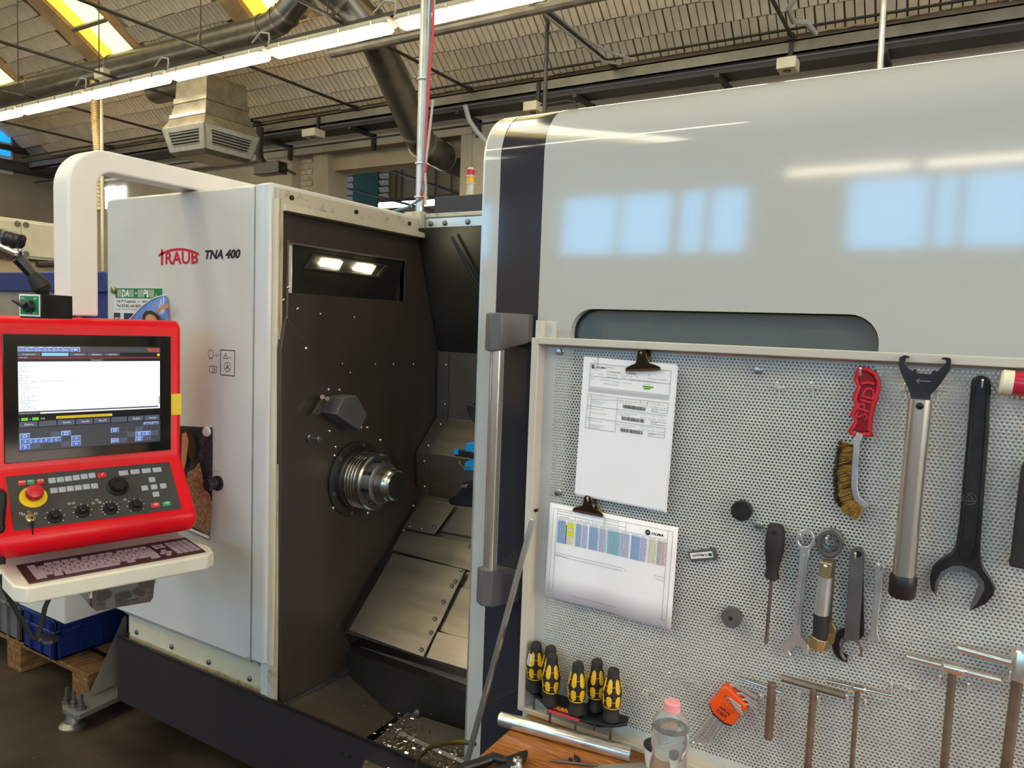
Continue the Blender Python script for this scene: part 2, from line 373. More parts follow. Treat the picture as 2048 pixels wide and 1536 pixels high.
mb = MB(); mb.bx(XL - 1, XR, YB, 14.0, -0.1, 0)
floor = mb.build('floor', 'concrete_floor', label='dark oily concrete workshop floor', kind='structure', smooth=0)
mb = MB()
for (x, y, rx, ry) in ((-2.62, 1.30, .05, .025), (-2.35, 1.22, .08, .04), (-2.95, 1.75, .07, .05), (-3.3, 1.2, .10, .03), (-2.2, .95, .06, .035), (-2.55, 1.0, .05, .02)):
    mb.add([(x + rx * math.cos(i * .45) * (1 + .2 * math.sin(i * 3)), y + ry * math.sin(i * .45) * (1 + .2 * math.cos(i * 2)), .0012) for i in range(14)], [tuple(range(14))])
mb.build('oil_stain', 'black_oxide', floor, smooth=0, kind='stuff')
mb = MB(); random.seed(3)
for i in range(260):
    p = Vector((random.uniform(-3.9, -1.6), random.uniform(.7, 1.55), .002)); a = random.uniform(0, 3); q = random.uniform(.0015, .004)
    mb.box(p, (q * 2, q, q * .6), Matrix.Rotation(a, 3, 'Z'))
mb.build('metal_chips', 'steel', floor, smooth=0, kind='stuff')

# vault shell and its clay tiles
mb = MB(); n = 56
for x0, x1 in ((XL, XR),):
    pts = [va(T0 + (T1 - T0) * i / n, -0.03) for i in range(n + 1)]; up = [va(T0 + (T1 - T0) * i / n, -0.15) for i in range(n + 1)]
    vs = []
    for x in (x0, x1):
        vs += [Vector((x, p.y, p.z)) for p in pts] + [Vector((x, p.y, p.z)) for p in up]
    k = n + 1; fs = []
    for i in range(n): fs += [(i, i + 1, 2 * k + i + 1, 2 * k + i), (k + i, 3 * k + i, 3 * k + i + 1, k + i + 1)]
    mb.add(vs, fs)
ceiling = mb.build('ceiling', 'vault_mortar', label='barrel vaulted ceiling of ribbed clay tiles', kind='structure', smooth=60, origin=(0, 0, 4.4), recalc=False)
strips = [-14.30 + 3.27 * k for k in range(7) if k not in (4, 5)]                                  # roof lights run along the arc
def in_strip(x, t): return t < T1 - 1.30 / RV and any(s - .40 < x < s + .92 for s in strips)
TL = 0.245                                                        # tile length along the arc and width along X
def tile_mesh():
    m = MB()
    for j in range(3):
        w0 = -.12 + j * .0815
        m.bx(w0, w0 + .069, -.116, .116, -.028, 0)
    o = m.build('tile', 'tile_clay', ceiling, smooth=0, origin=(0, 0, 0)); return o
tile0 = tile_mesh(); used0 = False
cand = []
rows = 11
for r in range(rows):
    t = T1 - (0.10 + TL * (r + .5)) / RV
    x = XL + .2
    off = (r % 2) * .12
    while x < 1.2:
        xx = x + off; x += .252
        if in_strip(xx, t): continue
        p = va(t, 0, xx); d = p - EYE; c = d.dot(_f)
        if c < 1: continue
        u, v = 1024 + F * d.dot(CR) / c, 768 - F * d.dot(CU) / c
        if -30 < u < 2080 and -40 < v < 300: cand.append((c, p, t))
cand.sort(key=lambda q: q[0])
far = MB()
for i, (c, p, t) in enumerate(cand):
    jig = random.uniform(-.006, .006)
    if i < 300:
        o = tile0 if i == 0 else tile0.copy()
        if i: COL.objects.link(o)
        o.location = p - Vector((0, 0, 4.4)) + Vector((0, 0, jig)); o.rotation_euler = (-t, 0, 0)
    else:
        R = Matrix.Rotation(-t, 3, 'X')
        for j in range(3):
            w0 = -.12 + j * .0815; cc = Vector((w0 + .0345, 0, -.014 + jig))
            far.box(p + R @ cc, (.069, .232, .028), R)
if far.v: far.build('far_tiles', 'tile_clay', ceiling, smooth=0, kind='stuff')
mb = MB()                                                          # mortar squeezed out of some joints
for i in range(34):
    c, p, t = cand[random.randrange(0, 260)]
    pts = [p + Vector((-.13 + .065 * k + random.uniform(-.01, .01), 0, 0)) + Vector((0, math.cos(t), -math.sin(t))) * (.122 + random.uniform(-.008, .008)) + Vector((0, -math.sin(t), -math.cos(t))) * .03 for k in range(5)]
    mb.tube(pts, [.004 + random.uniform(0, .006) for _ in pts], 5)
mb.build('squeezed_mortar', 'mortar_pale', ceiling, smooth=60, kind='stuff')

# roof lights with orange lit ribs beside them: strips over the whole arc, every 3.28 m
for si, s in enumerate(strips):
    root = thing('window_%d' % (si + 1), 'yellow translucent roof light strip set in the vault', None, (s, 6.2, 5.2), kind='structure')
    tend = -(T1 - 1.40 / RV)
    ts = [T1 - (1.40 + 0.62 * k) / RV for k in range(6)]; ts += [ts[-1] + (tend - ts[-1]) * k / 5 for k in range(1, 6)]
    for k in range(len(ts) - 1):
        a, b = ts[k], ts[k + 1]
        for j, (u0, u1, m_) in enumerate(((0.02, .30, 'sky_yellow'), (.30, .80, 'sky_pale'))):
            m = MB(); st = 4
            for q in range(st):
                ta, tb = a + (b - a) * q / st, a + (b - a) * (q + 1) / st
                m.add([va(ta, .05, s + u0), va(ta, .05, s + u1), va(tb, .05, s + u1), va(tb, .05, s + u0)], [(0, 1, 2, 3)])
            m.build('pane', m_ if k >= 5 else ('sky_amber', 'sky_yellow_dimmed')[j], root, smooth=60, recalc=False)  # panes in view glow dimmer to keep their yellow; crown panes light the hall
        m = MB(); m.box(va(a, .085, s + .41), (.82, .05, .05), Matrix.Rotation(-a, 3, 'X')); m.build('glazing_bar', 'beam_steel', root, smooth=0)
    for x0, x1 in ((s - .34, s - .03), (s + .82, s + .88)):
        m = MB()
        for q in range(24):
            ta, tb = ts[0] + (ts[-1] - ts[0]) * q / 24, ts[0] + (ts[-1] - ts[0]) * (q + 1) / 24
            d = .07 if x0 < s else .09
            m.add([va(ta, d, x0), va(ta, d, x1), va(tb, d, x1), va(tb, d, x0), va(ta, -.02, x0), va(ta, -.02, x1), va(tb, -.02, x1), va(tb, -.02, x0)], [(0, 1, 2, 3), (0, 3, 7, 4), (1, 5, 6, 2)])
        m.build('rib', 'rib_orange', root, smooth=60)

# far wall with its concrete frame, and the bay behind it
wb = MB(); wb.bx(XL, XR, YF, YF + .5, 4.05, vz(7.6) + .3); wb.bx(XL, -9.35, YF + .15, YF + .5, 0, 4.05); wb.bx(-5.25, XR, YF, YF + .5, 0, 4.05)
wall_back = wb.build('wall_back', 'concrete_wall', label='pale concrete frame wall under the vault', kind='structure', smooth=0)
for x0, x1, y0 in ((-9.35, -8.70, 0), (-8.34, -8.04, .08), (-5.60, -5.25, -.02)):
    m = MB(); m.bx(x0, x1, YF + y0, YF + .5, 0, 4.05); m.build('pier', 'concrete_wall', wall_back, smooth=0, bevel=.01)
m = MB(); m.bx(-8.95, -5.6, YF + .2, YF + .5, 3.82, 4.05); m.build('lintel', 'plaster_beige', wall_back, smooth=0)
m = MB(); m.bx(-8.70, -8.34, YF + .16, YF + .5, 0, 4.05); m.build('brick_infill', 'mortar_pale', wall_back, smooth=0)
b0 = None
for r in range(9):
    for c_ in range(3):
        x = -8.66 + c_ * .125 + (.06 if r % 2 else 0)
        if x + .11 > -8.33: continue
        z = 3.28 + r * .085
        if b0 is None:
            m = MB(); m.bx(x, x + .112, YF + .145, YF + .17, z, z + .068); b0 = m.build('brick', 'brick_pale', wall_back, smooth=0, bevel=.004, seg=1, origin=(x, YF, z))
        else:
            o = b0.copy(); COL.objects.link(o); o.location = Vector((x, YF, z)) - Vector(wall_back['_o'])
m = MB(); m.bx(XL - .3, XL, YB, YF + .5, 0, 7.8)
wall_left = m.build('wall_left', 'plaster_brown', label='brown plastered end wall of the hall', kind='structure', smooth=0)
m = MB(); m.bx(XL - 1, XR, 13.0, 13.2, 0, 6)
wall_far = m.build('wall_far', 'plaster_beige', label='beige panelled wall of the bay beyond the concrete frame', kind='structure', smooth=0)
m = MB(); m.bx(XL - 1, XR, 8.4, 13.2, 6.0, 6.1); m.build('ceiling_far', 'plaster_brown', label='roof slab over the bay beyond the concrete frame', kind='structure', smooth=0)
def onfar(px, py): return PY(px, py, 12.95)
for (a, b, z0, z1, nm, mt) in ((674, 681, 0, 5.6, 'green_post', 'green_paint'), (710, 759, 0, 5.6, 'green_door_panel', 'green_paint')):
    x0, x1 = onfar(a, 360).x, onfar(b, 360).x; m = MB(); m.bx(x0, x1, 12.9, 13.0, z0, z1); m.build(nm, mt, wall_far, smooth=0)
for a, b in ((682, 708), (760, 779)):
    x0, x1 = onfar(a, 360).x, onfar(b, 360).x
    for i in range(22):
        m = MB(); m.box(((x0 + x1) / 2, 12.93, 2.2 + i * .15), (x1 - x0, .02, .12), Matrix.Rotation(.35, 3, 'X')); m.build('louvre_slat', 'cream_paint', wall_far, smooth=0)
for px in (789, 800, 868, 900):
    x0 = onfar(px, 360).x; m = MB(); m.bx(x0, x0 + .025, 12.96, 13.0, 0, 6); m.build('panel_joint', 'plaster_brown', wall_far, smooth=0)

# wall behind the camera with its tall windows: they light the hall and show in the glossy door
hole_z0, hole_z1 = 3.08, 4.66
wr = MB(); wr.bx(XL, XR, YB - .3, YB, 0, hole_z0); wr.bx(XL, XR, YB - .3, YB, hole_z1, 6.2)
groups = [(-6.36, -3.0, (-6.36, -5.28, -5.20, -4.28, -4.12, -3.72, -3.60, -3.0)), (-1.52, 1.9, (-1.52, -.46, -.36, -.10, .0, .95, 1.03, 1.9)),
          (3.2, 6.6, (3.2, 4.2, 4.3, 4.6, 4.7, 5.6, 5.7, 6.6)), (-11.2, -7.9, (-11.2, -10.2, -10.1, -9.8, -9.7, -8.8, -8.7, -7.9))]
xs = sorted([g[0] for g in groups] + [g[1] for g in groups]); edges = [XL] + xs + [XR]
for i in range(0, len(edges), 2): wr.bx(edges[i], edges[i + 1], YB - .3, YB, hole_z0, hole_z1)
wall_front = wr.build('wall_front', 'plaster_beige', label='long plastered wall facing the machines', kind='structure', smooth=0)
for gi, (a, b, xx) in enumerate(groups):
    root = thing('window_%d' % (gi + 6), 'tall blue tinted window in the long plastered wall', None, ((a + b) / 2, YB, hole_z0), kind='structure')
    for i in range(0, 8, 2):
        m = MB(); m.bx(xx[i], xx[i + 1], YB - .16, YB - .14, hole_z0 + .03, hole_z1 - .03); m.build('pane', 'window_light', root, smooth=0)
    for i in range(1, 7, 2):
        m = MB(); m.bx(xx[i], xx[i + 1], YB - .2, YB - .08, hole_z0, hole_z1); m.build('mullion', 'dark_steel', root, smooth=0)
m = MB(); m.bx(XR, XR + .3, YB, YF + .5, 0, 7.8); m.build('wall_right', 'plaster_beige', label='plain plastered end wall opposite the brown one', kind='structure', smooth=0)

for wi, y in enumerate((-5.2, -1.6, 2.0)):
    root = thing('window_%d' % (12 + wi), 'tall daylight window in the plain end wall', None, (XR, y + 1.2, 1.6), kind='structure')
    for a in range(2):
        for b in range(3):
            m = MB(); m.bx(XR - .02, XR - .005, y + 1.2 * a + .04, y + 1.2 * a + 1.16, 1.6 + 1.1 * b + .04, 1.6 + 1.1 * b + 1.06); m.build('pane', 'window_day', root, smooth=0)
    m = MB(); m.bx(XR - .05, XR - .002, y - .06, y, 1.54, 4.96); m.bx(XR - .05, XR - .002, y + 2.4, y + 2.46, 1.54, 4.96); m.bx(XR - .05, XR - .002, y, y + 2.4, 1.54, 1.6); m.bx(XR - .05, XR - .002, y, y + 2.4, 4.9, 4.96); m.build('frame', 'fixture_grey', root, smooth=0)

# small blue window and bright panes in the far corner
def wleft(px, py): return PX(px, py, XL)
root = thing('window_10', 'small blue pane window high in the brown end wall', None, wleft(10, 340), kind='structure')
m = MB()
a, b = wleft(-30, 300).y, wleft(23, 300).y; z0, z1 = wleft(10, 342).z, wleft(10, 262).z
m.bx(XL, XL + .06, a, b, z0 - .06, z1 + .06); m.build('frame', 'fixture_grey', root, smooth=0, bevel=.01)
for q in range(3):
    zz = z0 + (z1 - z0) * q / 3
    m = MB(); m.bx(XL + .05, XL + .075, a + .05, wleft(17, 300).y, zz + .03, zz + (z1 - z0) / 3 - .03); m.build('pane', 'window_blue', root, smooth=0)
root = thing('window_11', 'bright window seen through the white console arm', None, PY(222, 398, YF + .1), kind='structure')
for q in range(2):
    for r in range(2):
        p = PY(208 + 20 * q, 376 + 17 * r, YF + .1); m = MB(); m.bx(p.x, p.x + .30, YF + .1, YF + .14, p.z - .22, p.z + .02); m.build('pane', 'window_pale', root, smooth=0)

# ------------------------------------------------------------------ cable tray, brackets, tie rods
ZT = 4.39; YT = 7.4
tray = thing('cable_tray', 'long galvanised cable tray under the vault springing', 'cable tray', (-6, YT, ZT - .14))
m = MB(); m.bx(XL + .1, 4, YT, YT + .015, ZT - .125, ZT); m.bx(XL + .1, 4, YT, YT + .06, ZT - .015, ZT); m.bx(XL + .1, 4, YT, YT + .06, ZT - .125, ZT - .11); m.build('channel', 'beam_steel', tray, smooth=0)
m = MB(); m.bx(XL + .1, 4, YT + .06, YT + .34, ZT - .19, ZT - .14); m.build('under_rail', 'dark_steel', tray, smooth=0)
for dy, dz in ((-.03, .09), (.2, -.33)):
    m = MB(); m.tube([(XL + .1, YT + dy, ZT + dz), (4, YT + dy, ZT + dz)], .013, 8); m.build('conduit', 'dark_steel', tray)
for px, py in ((530, 275), (700, 245), (915, 215), (1150, 185), (1435, 135), (1770, 100)):
    x = PY(px, py, YT).x; m = MB(); m.box((x, YT + .25, ZT - .22), (.05, .52, .05)); m.box((x, YT + .47, ZT - .30), (.05, .06, .22)); m.build('bracket', 'dark_steel', tray, smooth=0, bevel=.004)
for k, x in enumerate((-12.44, -10.61, -8.78, -6.93, -5.12, -3.29, -1.495)):
    nxt = ('above the diffuser end of the light row', 'beside the flexible hose', 'over the console arm', 'crossing the big air duct', 'ending behind the steel conduit pole', 'carrying two taped cables', 'with a looped grey cable')[k]
    root = thing('tie_rod', 'thin black roof tie rod ' + nxt, 'tie rod', (x, 0, 4.4), group='roof tie rods')
    m = MB(); m.tube([(x, YB + .1, 4.4), (x, 7.36, 4.4)], .017, 8); m.build('rod', 'dark_steel', root)
    m = MB(); m.cyl((x, 7.31, 4.4), (x, 7.385, 4.4), .035, n=8); m.build('end_nut', 'dark_steel', root)
    for y in (5.05, 1.5):
        m = MB(); m.tube([(x, y, 4.4), (x, y, vz(y) + .02)], .006, 6); m.build('hanger', 'dark_steel', root)
# cables taped to two tie rods
for pts, lab in (([(-3.29, 5.35, 4.434), (-3.29, 6.6, 4.434), (-3.22, 7.1, 4.445), (-3.05, 7.33, 4.42)], 'pale cable taped on top of a roof tie rod'), ([(-3.29, 5.35, 4.366), (-3.29, 7.1, 4.366), (-3.2, 7.33, 4.40)], 'pale cable taped under a roof tie rod')):
    m = MB(); m.tube(pts, .014, 6); m.build('taped_cable', 'cable_grey', label=lab, cat='cable', group='cables taped to tie rods')
m = MB(); m.tube([(-1.0, 6.55, 4.9), (-1.25, 6.7, 4.62), (-1.44, 6.85, 4.46), (-1.44, 7.1, 4.44), (-1.36, 7.25, 4.47), (-1.30, 7.42, 4.42)], .026, 8)
m.build('looped_cable', 'cable_grey', label='thick grey cable looping from vault to cable tray', cat='cable')
# junction boxes on the tray
for (px, py, lab, s_) in ((627, 268, 'square beige junction box under cable tray beside air duct', .24), (1068, 216, 'beige junction box with looped conduit above the lathe door', .17), (1576, 131, 'small beige junction box beside the steel hanger rod', .17)):
    p = PY(px, py, YT - .10); root = thing('junction_box', lab, 'junction box', (p.x, p.y, p.z - .05), group='junction boxes along the cable tray')
    m = MB(); m.box(p, (s_, .2, .10)); m.build('body', 'cream_paint', root, bevel=.006)
    m = MB(); m.cyl(p + Vector((0, -.02, -.051)), p + Vector((0, -.02, -.058)), .035, n=12); m.build('cap', 'dark_steel', root)
    m = MB(); m.bx(p.x - .02, p.x + .02, YT - .03, YT + .0, p.z, ZT - .02); m.build('mounting_strap', 'dark_steel', root, smooth=0)
    if 1000 < px < 1100:
        m = MB(); m.tube([p + Vector((.08, 0, .02)), p + Vector((.4, 0, .03)), p + Vector((.5, 0, .01)), p + Vector((.53, 0, -.06)), p + Vector((.53, 0, -.25))], .012, 6); m.build('conduit', 'dark_steel', root)
# ------------------------------------------------------------------ fluorescent lights
YLG, ZLG = 5.24, 4.27
names = ('bright tube light at the end near the blue window', 'bright tube light above the console arm', 'bright tube light just before the air diffuser', 'bright tube light in front of the air diffuser', 'bright tube light crossing below the duct elbow', 'bright tube light behind the steel conduit pole', 'bright tube light over the lathe door', 'bright tube light past the lathe door')
def fixture(x0, L, y, z, lab, grp):
    root = thing('tube_light', lab, 'ceiling light', (x0 + L / 2, y, z - .06), group=grp)
    m = MB(); pr = [(-.075, .0), (-.085, .03), (-.06, .062), (.06, .062), (.085, .03), (.075, .0)]
    m.prism([(x0, y + a, z + b) for a, b in pr], (L, 0, 0)); m.build('housing', 'fixture_grey', root, bevel=.012)
    m = MB(); pr = [(.07, .0), (.07, -.028), (.045, -.058), (-.045, -.058), (-.07, -.028), (-.07, .0)]
    m.prism([(x0 + .04, y + a, z + b) for a, b in pr], (L - .08, 0, 0)); m.build('diffuser', 'tube_light', root, bevel=.02, seg=3)
    for q in range(4):
        xx = x0 + L * (.12 + .253 * q); m = MB(); m.box((xx, y - .083, z + .012), (.02, .012, .05)); m.build('clip', 'steel', root, smooth=0)
    return root
fl0 = None
for k in range(8):
    x0 = -12.56 + 1.62 * k
    if fl0 is None: fl0 = fixture(x0 + .02, 1.56, YLG, ZLG, names[0], 'tube lights along the hall')
    else: dup(fl0, (x0 + .80, YLG, ZLG - .06), names[k])
for row, (y, z, xs_) in enumerate(((-7.3, 4.15, (-8.9, -2.15, -.53, 4.3)), (-1.2, ZLG, (-9.3, -7.68, -4.44, -2.82, .42, 2.04)))):
    for x0 in xs_:
        o = dup(fl0, (x0 + .8, y, z - .06), ('tube light hung before the blue windows of the long wall', 'tube light in the row over the gangway')[row]); o['group'] = ('tube lights near the window wall', 'tube lights over the gangway')[row]
m = MB(); m.bx(-13, 2, YLG - .02, YLG + .02, ZLG + .075, ZLG + .115); m.build('light_rail', 'dark_steel', label='dark steel rail carrying the row of tube lights', cat='rail', smooth=0)
m = MB(); m.tube([(-5.6, YLG + .35, 4.305), (1.5, YLG + .35, 4.305)], .045, 10)
m.build('service_pipe', 'duct_dark', label='dark pipe running beside the tube light row', cat='pipe')
for k, px in enumerate((182, 352, 548, 792)):                      # looped leads between fixtures
    x = (-9.32, -7.70, -6.08, -4.46)[k]
    m = MB(); m.tube([(x - .25, YLG - .03, ZLG + .13), (x - .1, YLG - .05, ZLG + .2), (x + .02, YLG - .05, ZLG + .17), (x + .05, YLG - .07, ZLG + .1), (x + .02, YLG - .06, ZLG + .06)], .009, 6)
    m.build('lamp_lead', 'cable_grey', label='white looped lead joining two tube lights ' + ('over the console arm', 'before the diffuser', 'above the diffuser', 'by the conduit pole')[k], cat='cable', group='leads between tube lights')
# ------------------------------------------------------------------ air ducts
def seams(path_pts, r, root, mt='galvanised'):
    for p, d in path_pts:
        m = MB(); d = Vector(d).normalized(); p = Vector(p); m.cyl(p - d * .02, p + d * .02, r * 1.06, n=24); m.build('seam_ring', mt, root, smooth=50)
YD = 5.95; c = PY(316, 111, YD); zD = c.z; rD = .145
root = thing('air_duct', 'long round galvanised air duct above the tube lights', 'duct', (-10, YD, zD - rD))
xe = PY(535, 60, YD).x
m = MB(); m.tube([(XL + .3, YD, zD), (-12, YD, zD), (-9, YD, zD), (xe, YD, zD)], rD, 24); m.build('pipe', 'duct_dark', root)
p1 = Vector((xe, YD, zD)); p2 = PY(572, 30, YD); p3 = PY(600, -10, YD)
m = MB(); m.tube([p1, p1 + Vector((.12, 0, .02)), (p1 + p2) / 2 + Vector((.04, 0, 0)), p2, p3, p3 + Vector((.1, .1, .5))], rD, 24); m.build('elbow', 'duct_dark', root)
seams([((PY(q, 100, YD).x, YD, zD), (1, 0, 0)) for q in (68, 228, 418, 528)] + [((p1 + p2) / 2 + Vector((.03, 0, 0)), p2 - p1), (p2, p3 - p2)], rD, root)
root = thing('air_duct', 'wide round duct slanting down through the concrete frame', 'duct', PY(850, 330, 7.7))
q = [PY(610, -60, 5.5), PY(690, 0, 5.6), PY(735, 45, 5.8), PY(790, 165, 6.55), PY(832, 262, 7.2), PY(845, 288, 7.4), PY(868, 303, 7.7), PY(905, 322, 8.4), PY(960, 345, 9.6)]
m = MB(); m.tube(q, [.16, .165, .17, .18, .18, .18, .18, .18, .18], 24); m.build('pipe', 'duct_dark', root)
seams([(q[1], q[2] - q[1]), (q[2], q[3] - q[1]), (q[4], q[4] - q[3]), (q[5], q[6] - q[4]), ((q[6] + q[7]) / 2, q[7] - q[6])], .18, root)
root = thing('air_duct', 'dim round duct crossing the bay beyond the concrete frame', 'duct', PY(700, 320, 11))
m = MB(); m.tube([PY(655, 335, 10.5), PY(760, 322, 10.5), PY(905, 303, 10.5)], .14, 16); m.build('pipe', 'duct_dark', root)
for q in (690, 860):
    p = PY(q, 322, 10.5); m = MB(); m.tube([p, Vector((p.x, p.y, 6.02))], .012, 6); m.build('hanger', 'dark_steel', root)
seams([(PY(705, 328, 10.5), (1, 0, .05)), (PY(740, 325, 10.5), (1, 0, .05))], .14, root, 'duct_dark')
for pa, pb, lab in ((PY(725, 322, 9.8), PY(920, 388, 9.0), 'passing under the dim duct'), (PY(650, 366, 10), PY(790, 402, 9.0), 'crossing the green door'), (PY(760, 402, 8.42), PY(930, 388, 8.42), 'just above the low tube light')):
    dd = pa - pb
    if abs(dd.y) > .1: pa, pb = pa + dd * ((12.98 - pa.y) / dd.y), pb + dd * ((8.42 - pb.y) / dd.y)
    m = MB(); m.tube([pa, pb], .02, 8); m.build('tie_rod', 'dark_steel', label='thin black rod in the bay beyond the frame ' + lab, cat='tie rod', group='tie rods beyond the frame')
m = MB(); a, b = PY(760, 411, 10), PY(868, 405, 10); m.tube([a, b], .05, 10)
m.build('tube_light', 'tube_light', label='bright tube light low in the bay beyond the frame', cat='ceiling light', group='tube lights beyond the frame')
# diffuser: stacked square sleeves flaring out to a louvred head
cy = 5.62; cx = PY(408, 300, cy).x
root = thing('air_diffuser', 'square galvanised air diffuser head with louvred grilles', 'air diffuser', (cx - .4, cy + .4, PY(408, 300, cy).z))
corner = lambda py: PY(409, py, cy).z
zb, zt = corner(292), corner(244)
def sleeve(hs0, z0, hs1, z1, nm, mt, k=0):
    X0, Y0 = cx - .40, cy + .40; hs0 *= .94; hs1 *= .94
    m = MB(); m.add([(X0 - hs0, Y0 - hs0, z0), (X0 + hs0, Y0 - hs0, z0), (X0 + hs0, Y0 + hs0, z0), (X0 - hs0, Y0 + hs0, z0), (X0 - hs1, Y0 - hs1, z1), (X0 + hs1, Y0 - hs1, z1), (X0 + hs1, Y0 + hs1, z1), (X0 - hs1, Y0 + hs1, z1)],
                    [(0, 3, 2, 1), (4, 5, 6, 7), (0, 1, 5, 4), (1, 2, 6, 5), (2, 3, 7, 6), (3, 0, 4, 7)]); return m.build(nm, mt, root, smooth=0, bevel=.006)
hb, ht = .43, .52
X0, Y0 = cx - .40, cy + .40
z1 = corner(222); z2 = corner(213); z3 = corner(190); z4 = corner(178)
sleeve(.43, zt, .36, z1, 'head_top', 'galvanised'); sleeve(.365, z1, .365, z2, 'collar', 'galvanised'); sleeve(.35, z2, .32, z3, 'sleeve', 'galvanised'); sleeve(.33, z3, .33, z4, 'collar', 'galvanised'); sleeve(.315, z4, .30, corner(135), 'shaft', 'galvanised')
sleeve(.30, zb - .05, .36, zb, 'base_plate', 'galvanised')
sleeve(.34, zb, .41, zt, 'dark_core', 'inside_black')
for axis in range(4):
    R = Matrix.Rotation(axis * math.pi / 2, 3, 'Z')
    def L(u, d, z):                                              # u along the side, d outwards
        return Vector((X0, Y0, 0)) + R @ Vector((u, -d, 0)) + Vector((0, 0, z))
    def side(z): return (.36 + (.43 - .36) * (z - zb) / (zt - zb)) * .94
    m = MB(); o_ = [L(-side(zb), side(zb), zb), L(side(zb), side(zb), zb), L(side(zt), side(zt), zt), L(-side(zt), side(zt), zt)]
    za, zc_ = zb + (zt - zb) * .2, zt - (zt - zb) * .2
    i_ = [L(-.25, side(za), za), L(.25, side(za), za), L(.29, side(zc_), zc_), L(-.29, side(zc_), zc_)]
    m.ring(o_, i_, R @ Vector((0, .02, 0))); m.build('grille_frame', 'galv_light', root, smooth=0)
    for q in range(5):
        z = za + (zc_ - za) * (q + .5) / 5
        m = MB(); m.box(L(0, side(z) - .012, z), (.56, .03, .012), R @ Matrix.Rotation(.5, 3, 'X')); m.build('louvre', 'galv_light', root, smooth=0)
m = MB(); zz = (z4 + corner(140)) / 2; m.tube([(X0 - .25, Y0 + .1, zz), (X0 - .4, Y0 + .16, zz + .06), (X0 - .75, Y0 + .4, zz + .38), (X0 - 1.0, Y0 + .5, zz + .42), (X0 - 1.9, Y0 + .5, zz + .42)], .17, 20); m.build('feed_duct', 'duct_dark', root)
# flexible hose hanging from the duct beside the console arm
px = [(190, 190), (193, 240), (197, 300), (200, 420)]
pts = [PY(a, b, 5.95) for a, b in px]; pts[0] = Vector((pts[0].x, 5.95, zD - rD + .01)); root = thing('flexible_hose', 'ribbed beige flexible hose hanging from the air duct', 'hose', pts[-1])
m = MB(); m.tube(pts, .062, 14); m.build('hose', 'gold_zinc', root)
m = MB()
for i in range(46):
    t = i / 45; j = min(2, int(t * 3)); p = pts[j].lerp(pts[j + 1], t * 3 - j); m.lathe(p - Vector((0, 0, .012)), (0, 0, 1), [(0, .06), (.012, .071), (.024, .06)], 14)
m.build('ribs', 'rib_orange', root, kind='stuff')
m = MB(); q = PY(204, 300, 5.88); m.tube([(q.x, 5.88, zD - rD + .03), (q.x, 5.88, q.z), (q.x, 5.88, 1.0)], .022, 10); m.build('hose_pipe', 'cream_paint', label='thin cream pipe running beside the flexible hose', cat='pipe')
p = PY(204, 148, 5.6); m = MB(); m.box(p, (.2, .1, .12)); m.build('junction_box', 'cream_paint', label='cream junction box on the rail above the console arm', cat='junction box', bevel=.01)
# hanger rod above the lathe door, and a thin steel one
m = MB(); a, b = PY(1768, 0, 6.2), PY(1763, 130, 6.2); m.tube([a + Vector((0, 0, .6)), a, b - Vector((0, 0, .6))], .022, 10); m.build('hanger_rod', 'galv_light', label='galvanised hanger rod dropping behind the lathe door', cat='rod')
m = MB(); a, b = PY(1095, 45, 6.15), PY(1093, 220, 6.15); m.tube([a + Vector((-.05, 0, .35)), a + Vector((-.03, 0, .06)), a, Vector((b.x, b.y, 1.0))], .020, 8); m.build('hanging_cable', 'dark_steel', label='dark cable hanging from taped roof cables to the lathe', cat='cable')
# black bracket box on the pier, bent black pipe above it
root = thing('wall_box', 'black box on an arm fixed to the brick pier', 'box', PY(545, 350, 7.3))
m = MB(); a = PY(517, 340, 7.2); b = PY(566, 336, 7.2); m.box((a + b) / 2, ((b - a).x, .16, .16)); m.build('body', 'black_plastic', root, bevel=.008)
m = MB(); m.tube([b, PY(590, 348, 7.85)], .02, 8); m.build('arm', 'dark_steel', root)
m = MB(); m.tube([PY(520, 255, 7.3), PY(518, 300, 7.3), PY(520, 318, 7.3), PY(528, 328, 7.3)], .055, 10); m.build('bent_pipe', 'dark_steel', label='bent dark pipe dropping behind the air diffuser', cat='pipe')
m = MB(); m.tube([PY(930, 210, 7.3), PY(938, 240, 7.4), PY(955, 265, 7.5), PY(978, 290, 7.6)], .03, 8); m.build('sagging_cable', 'cable_grey', label='grey cable sagging from tray towards the lathe door', cat='cable')
m = MB(); m.tube([PY(945, 262, 7.885), PY(944, 340, 7.885)], .008, 6); m.build('signal_wire', 'cable_blue', label='thin blue wire above the signal lamp', cat='wire')
# steel angle rails on the brown end wall
a = wleft(-20, 290)
m = MB(); m.bx(XL + .005, XL + .12, a.y, YF, a.z - .05, a.z + .05); m.build('wall_rail', 'dark_steel', label='thin dark steel rail across the small blue window', cat='rail', smooth=0, group='rails on the end wall')
m = MB(); m.bx(XL + .005, XL + .3, a.y, YF, a.z - .42, a.z - .25); m.build('wall_rail', 'dark_steel', label='broad dark steel rail below the thin one on the end wall', cat='rail', smooth=0, group='rails on the end wall')
# ================================================================== THE LATHE
YM = 1.626                                                        # front of the cabinet
lathe = thing('lathe', 'white and dark grey lathe with its sliding door open', 'lathe', (-1.5, YM, 0))
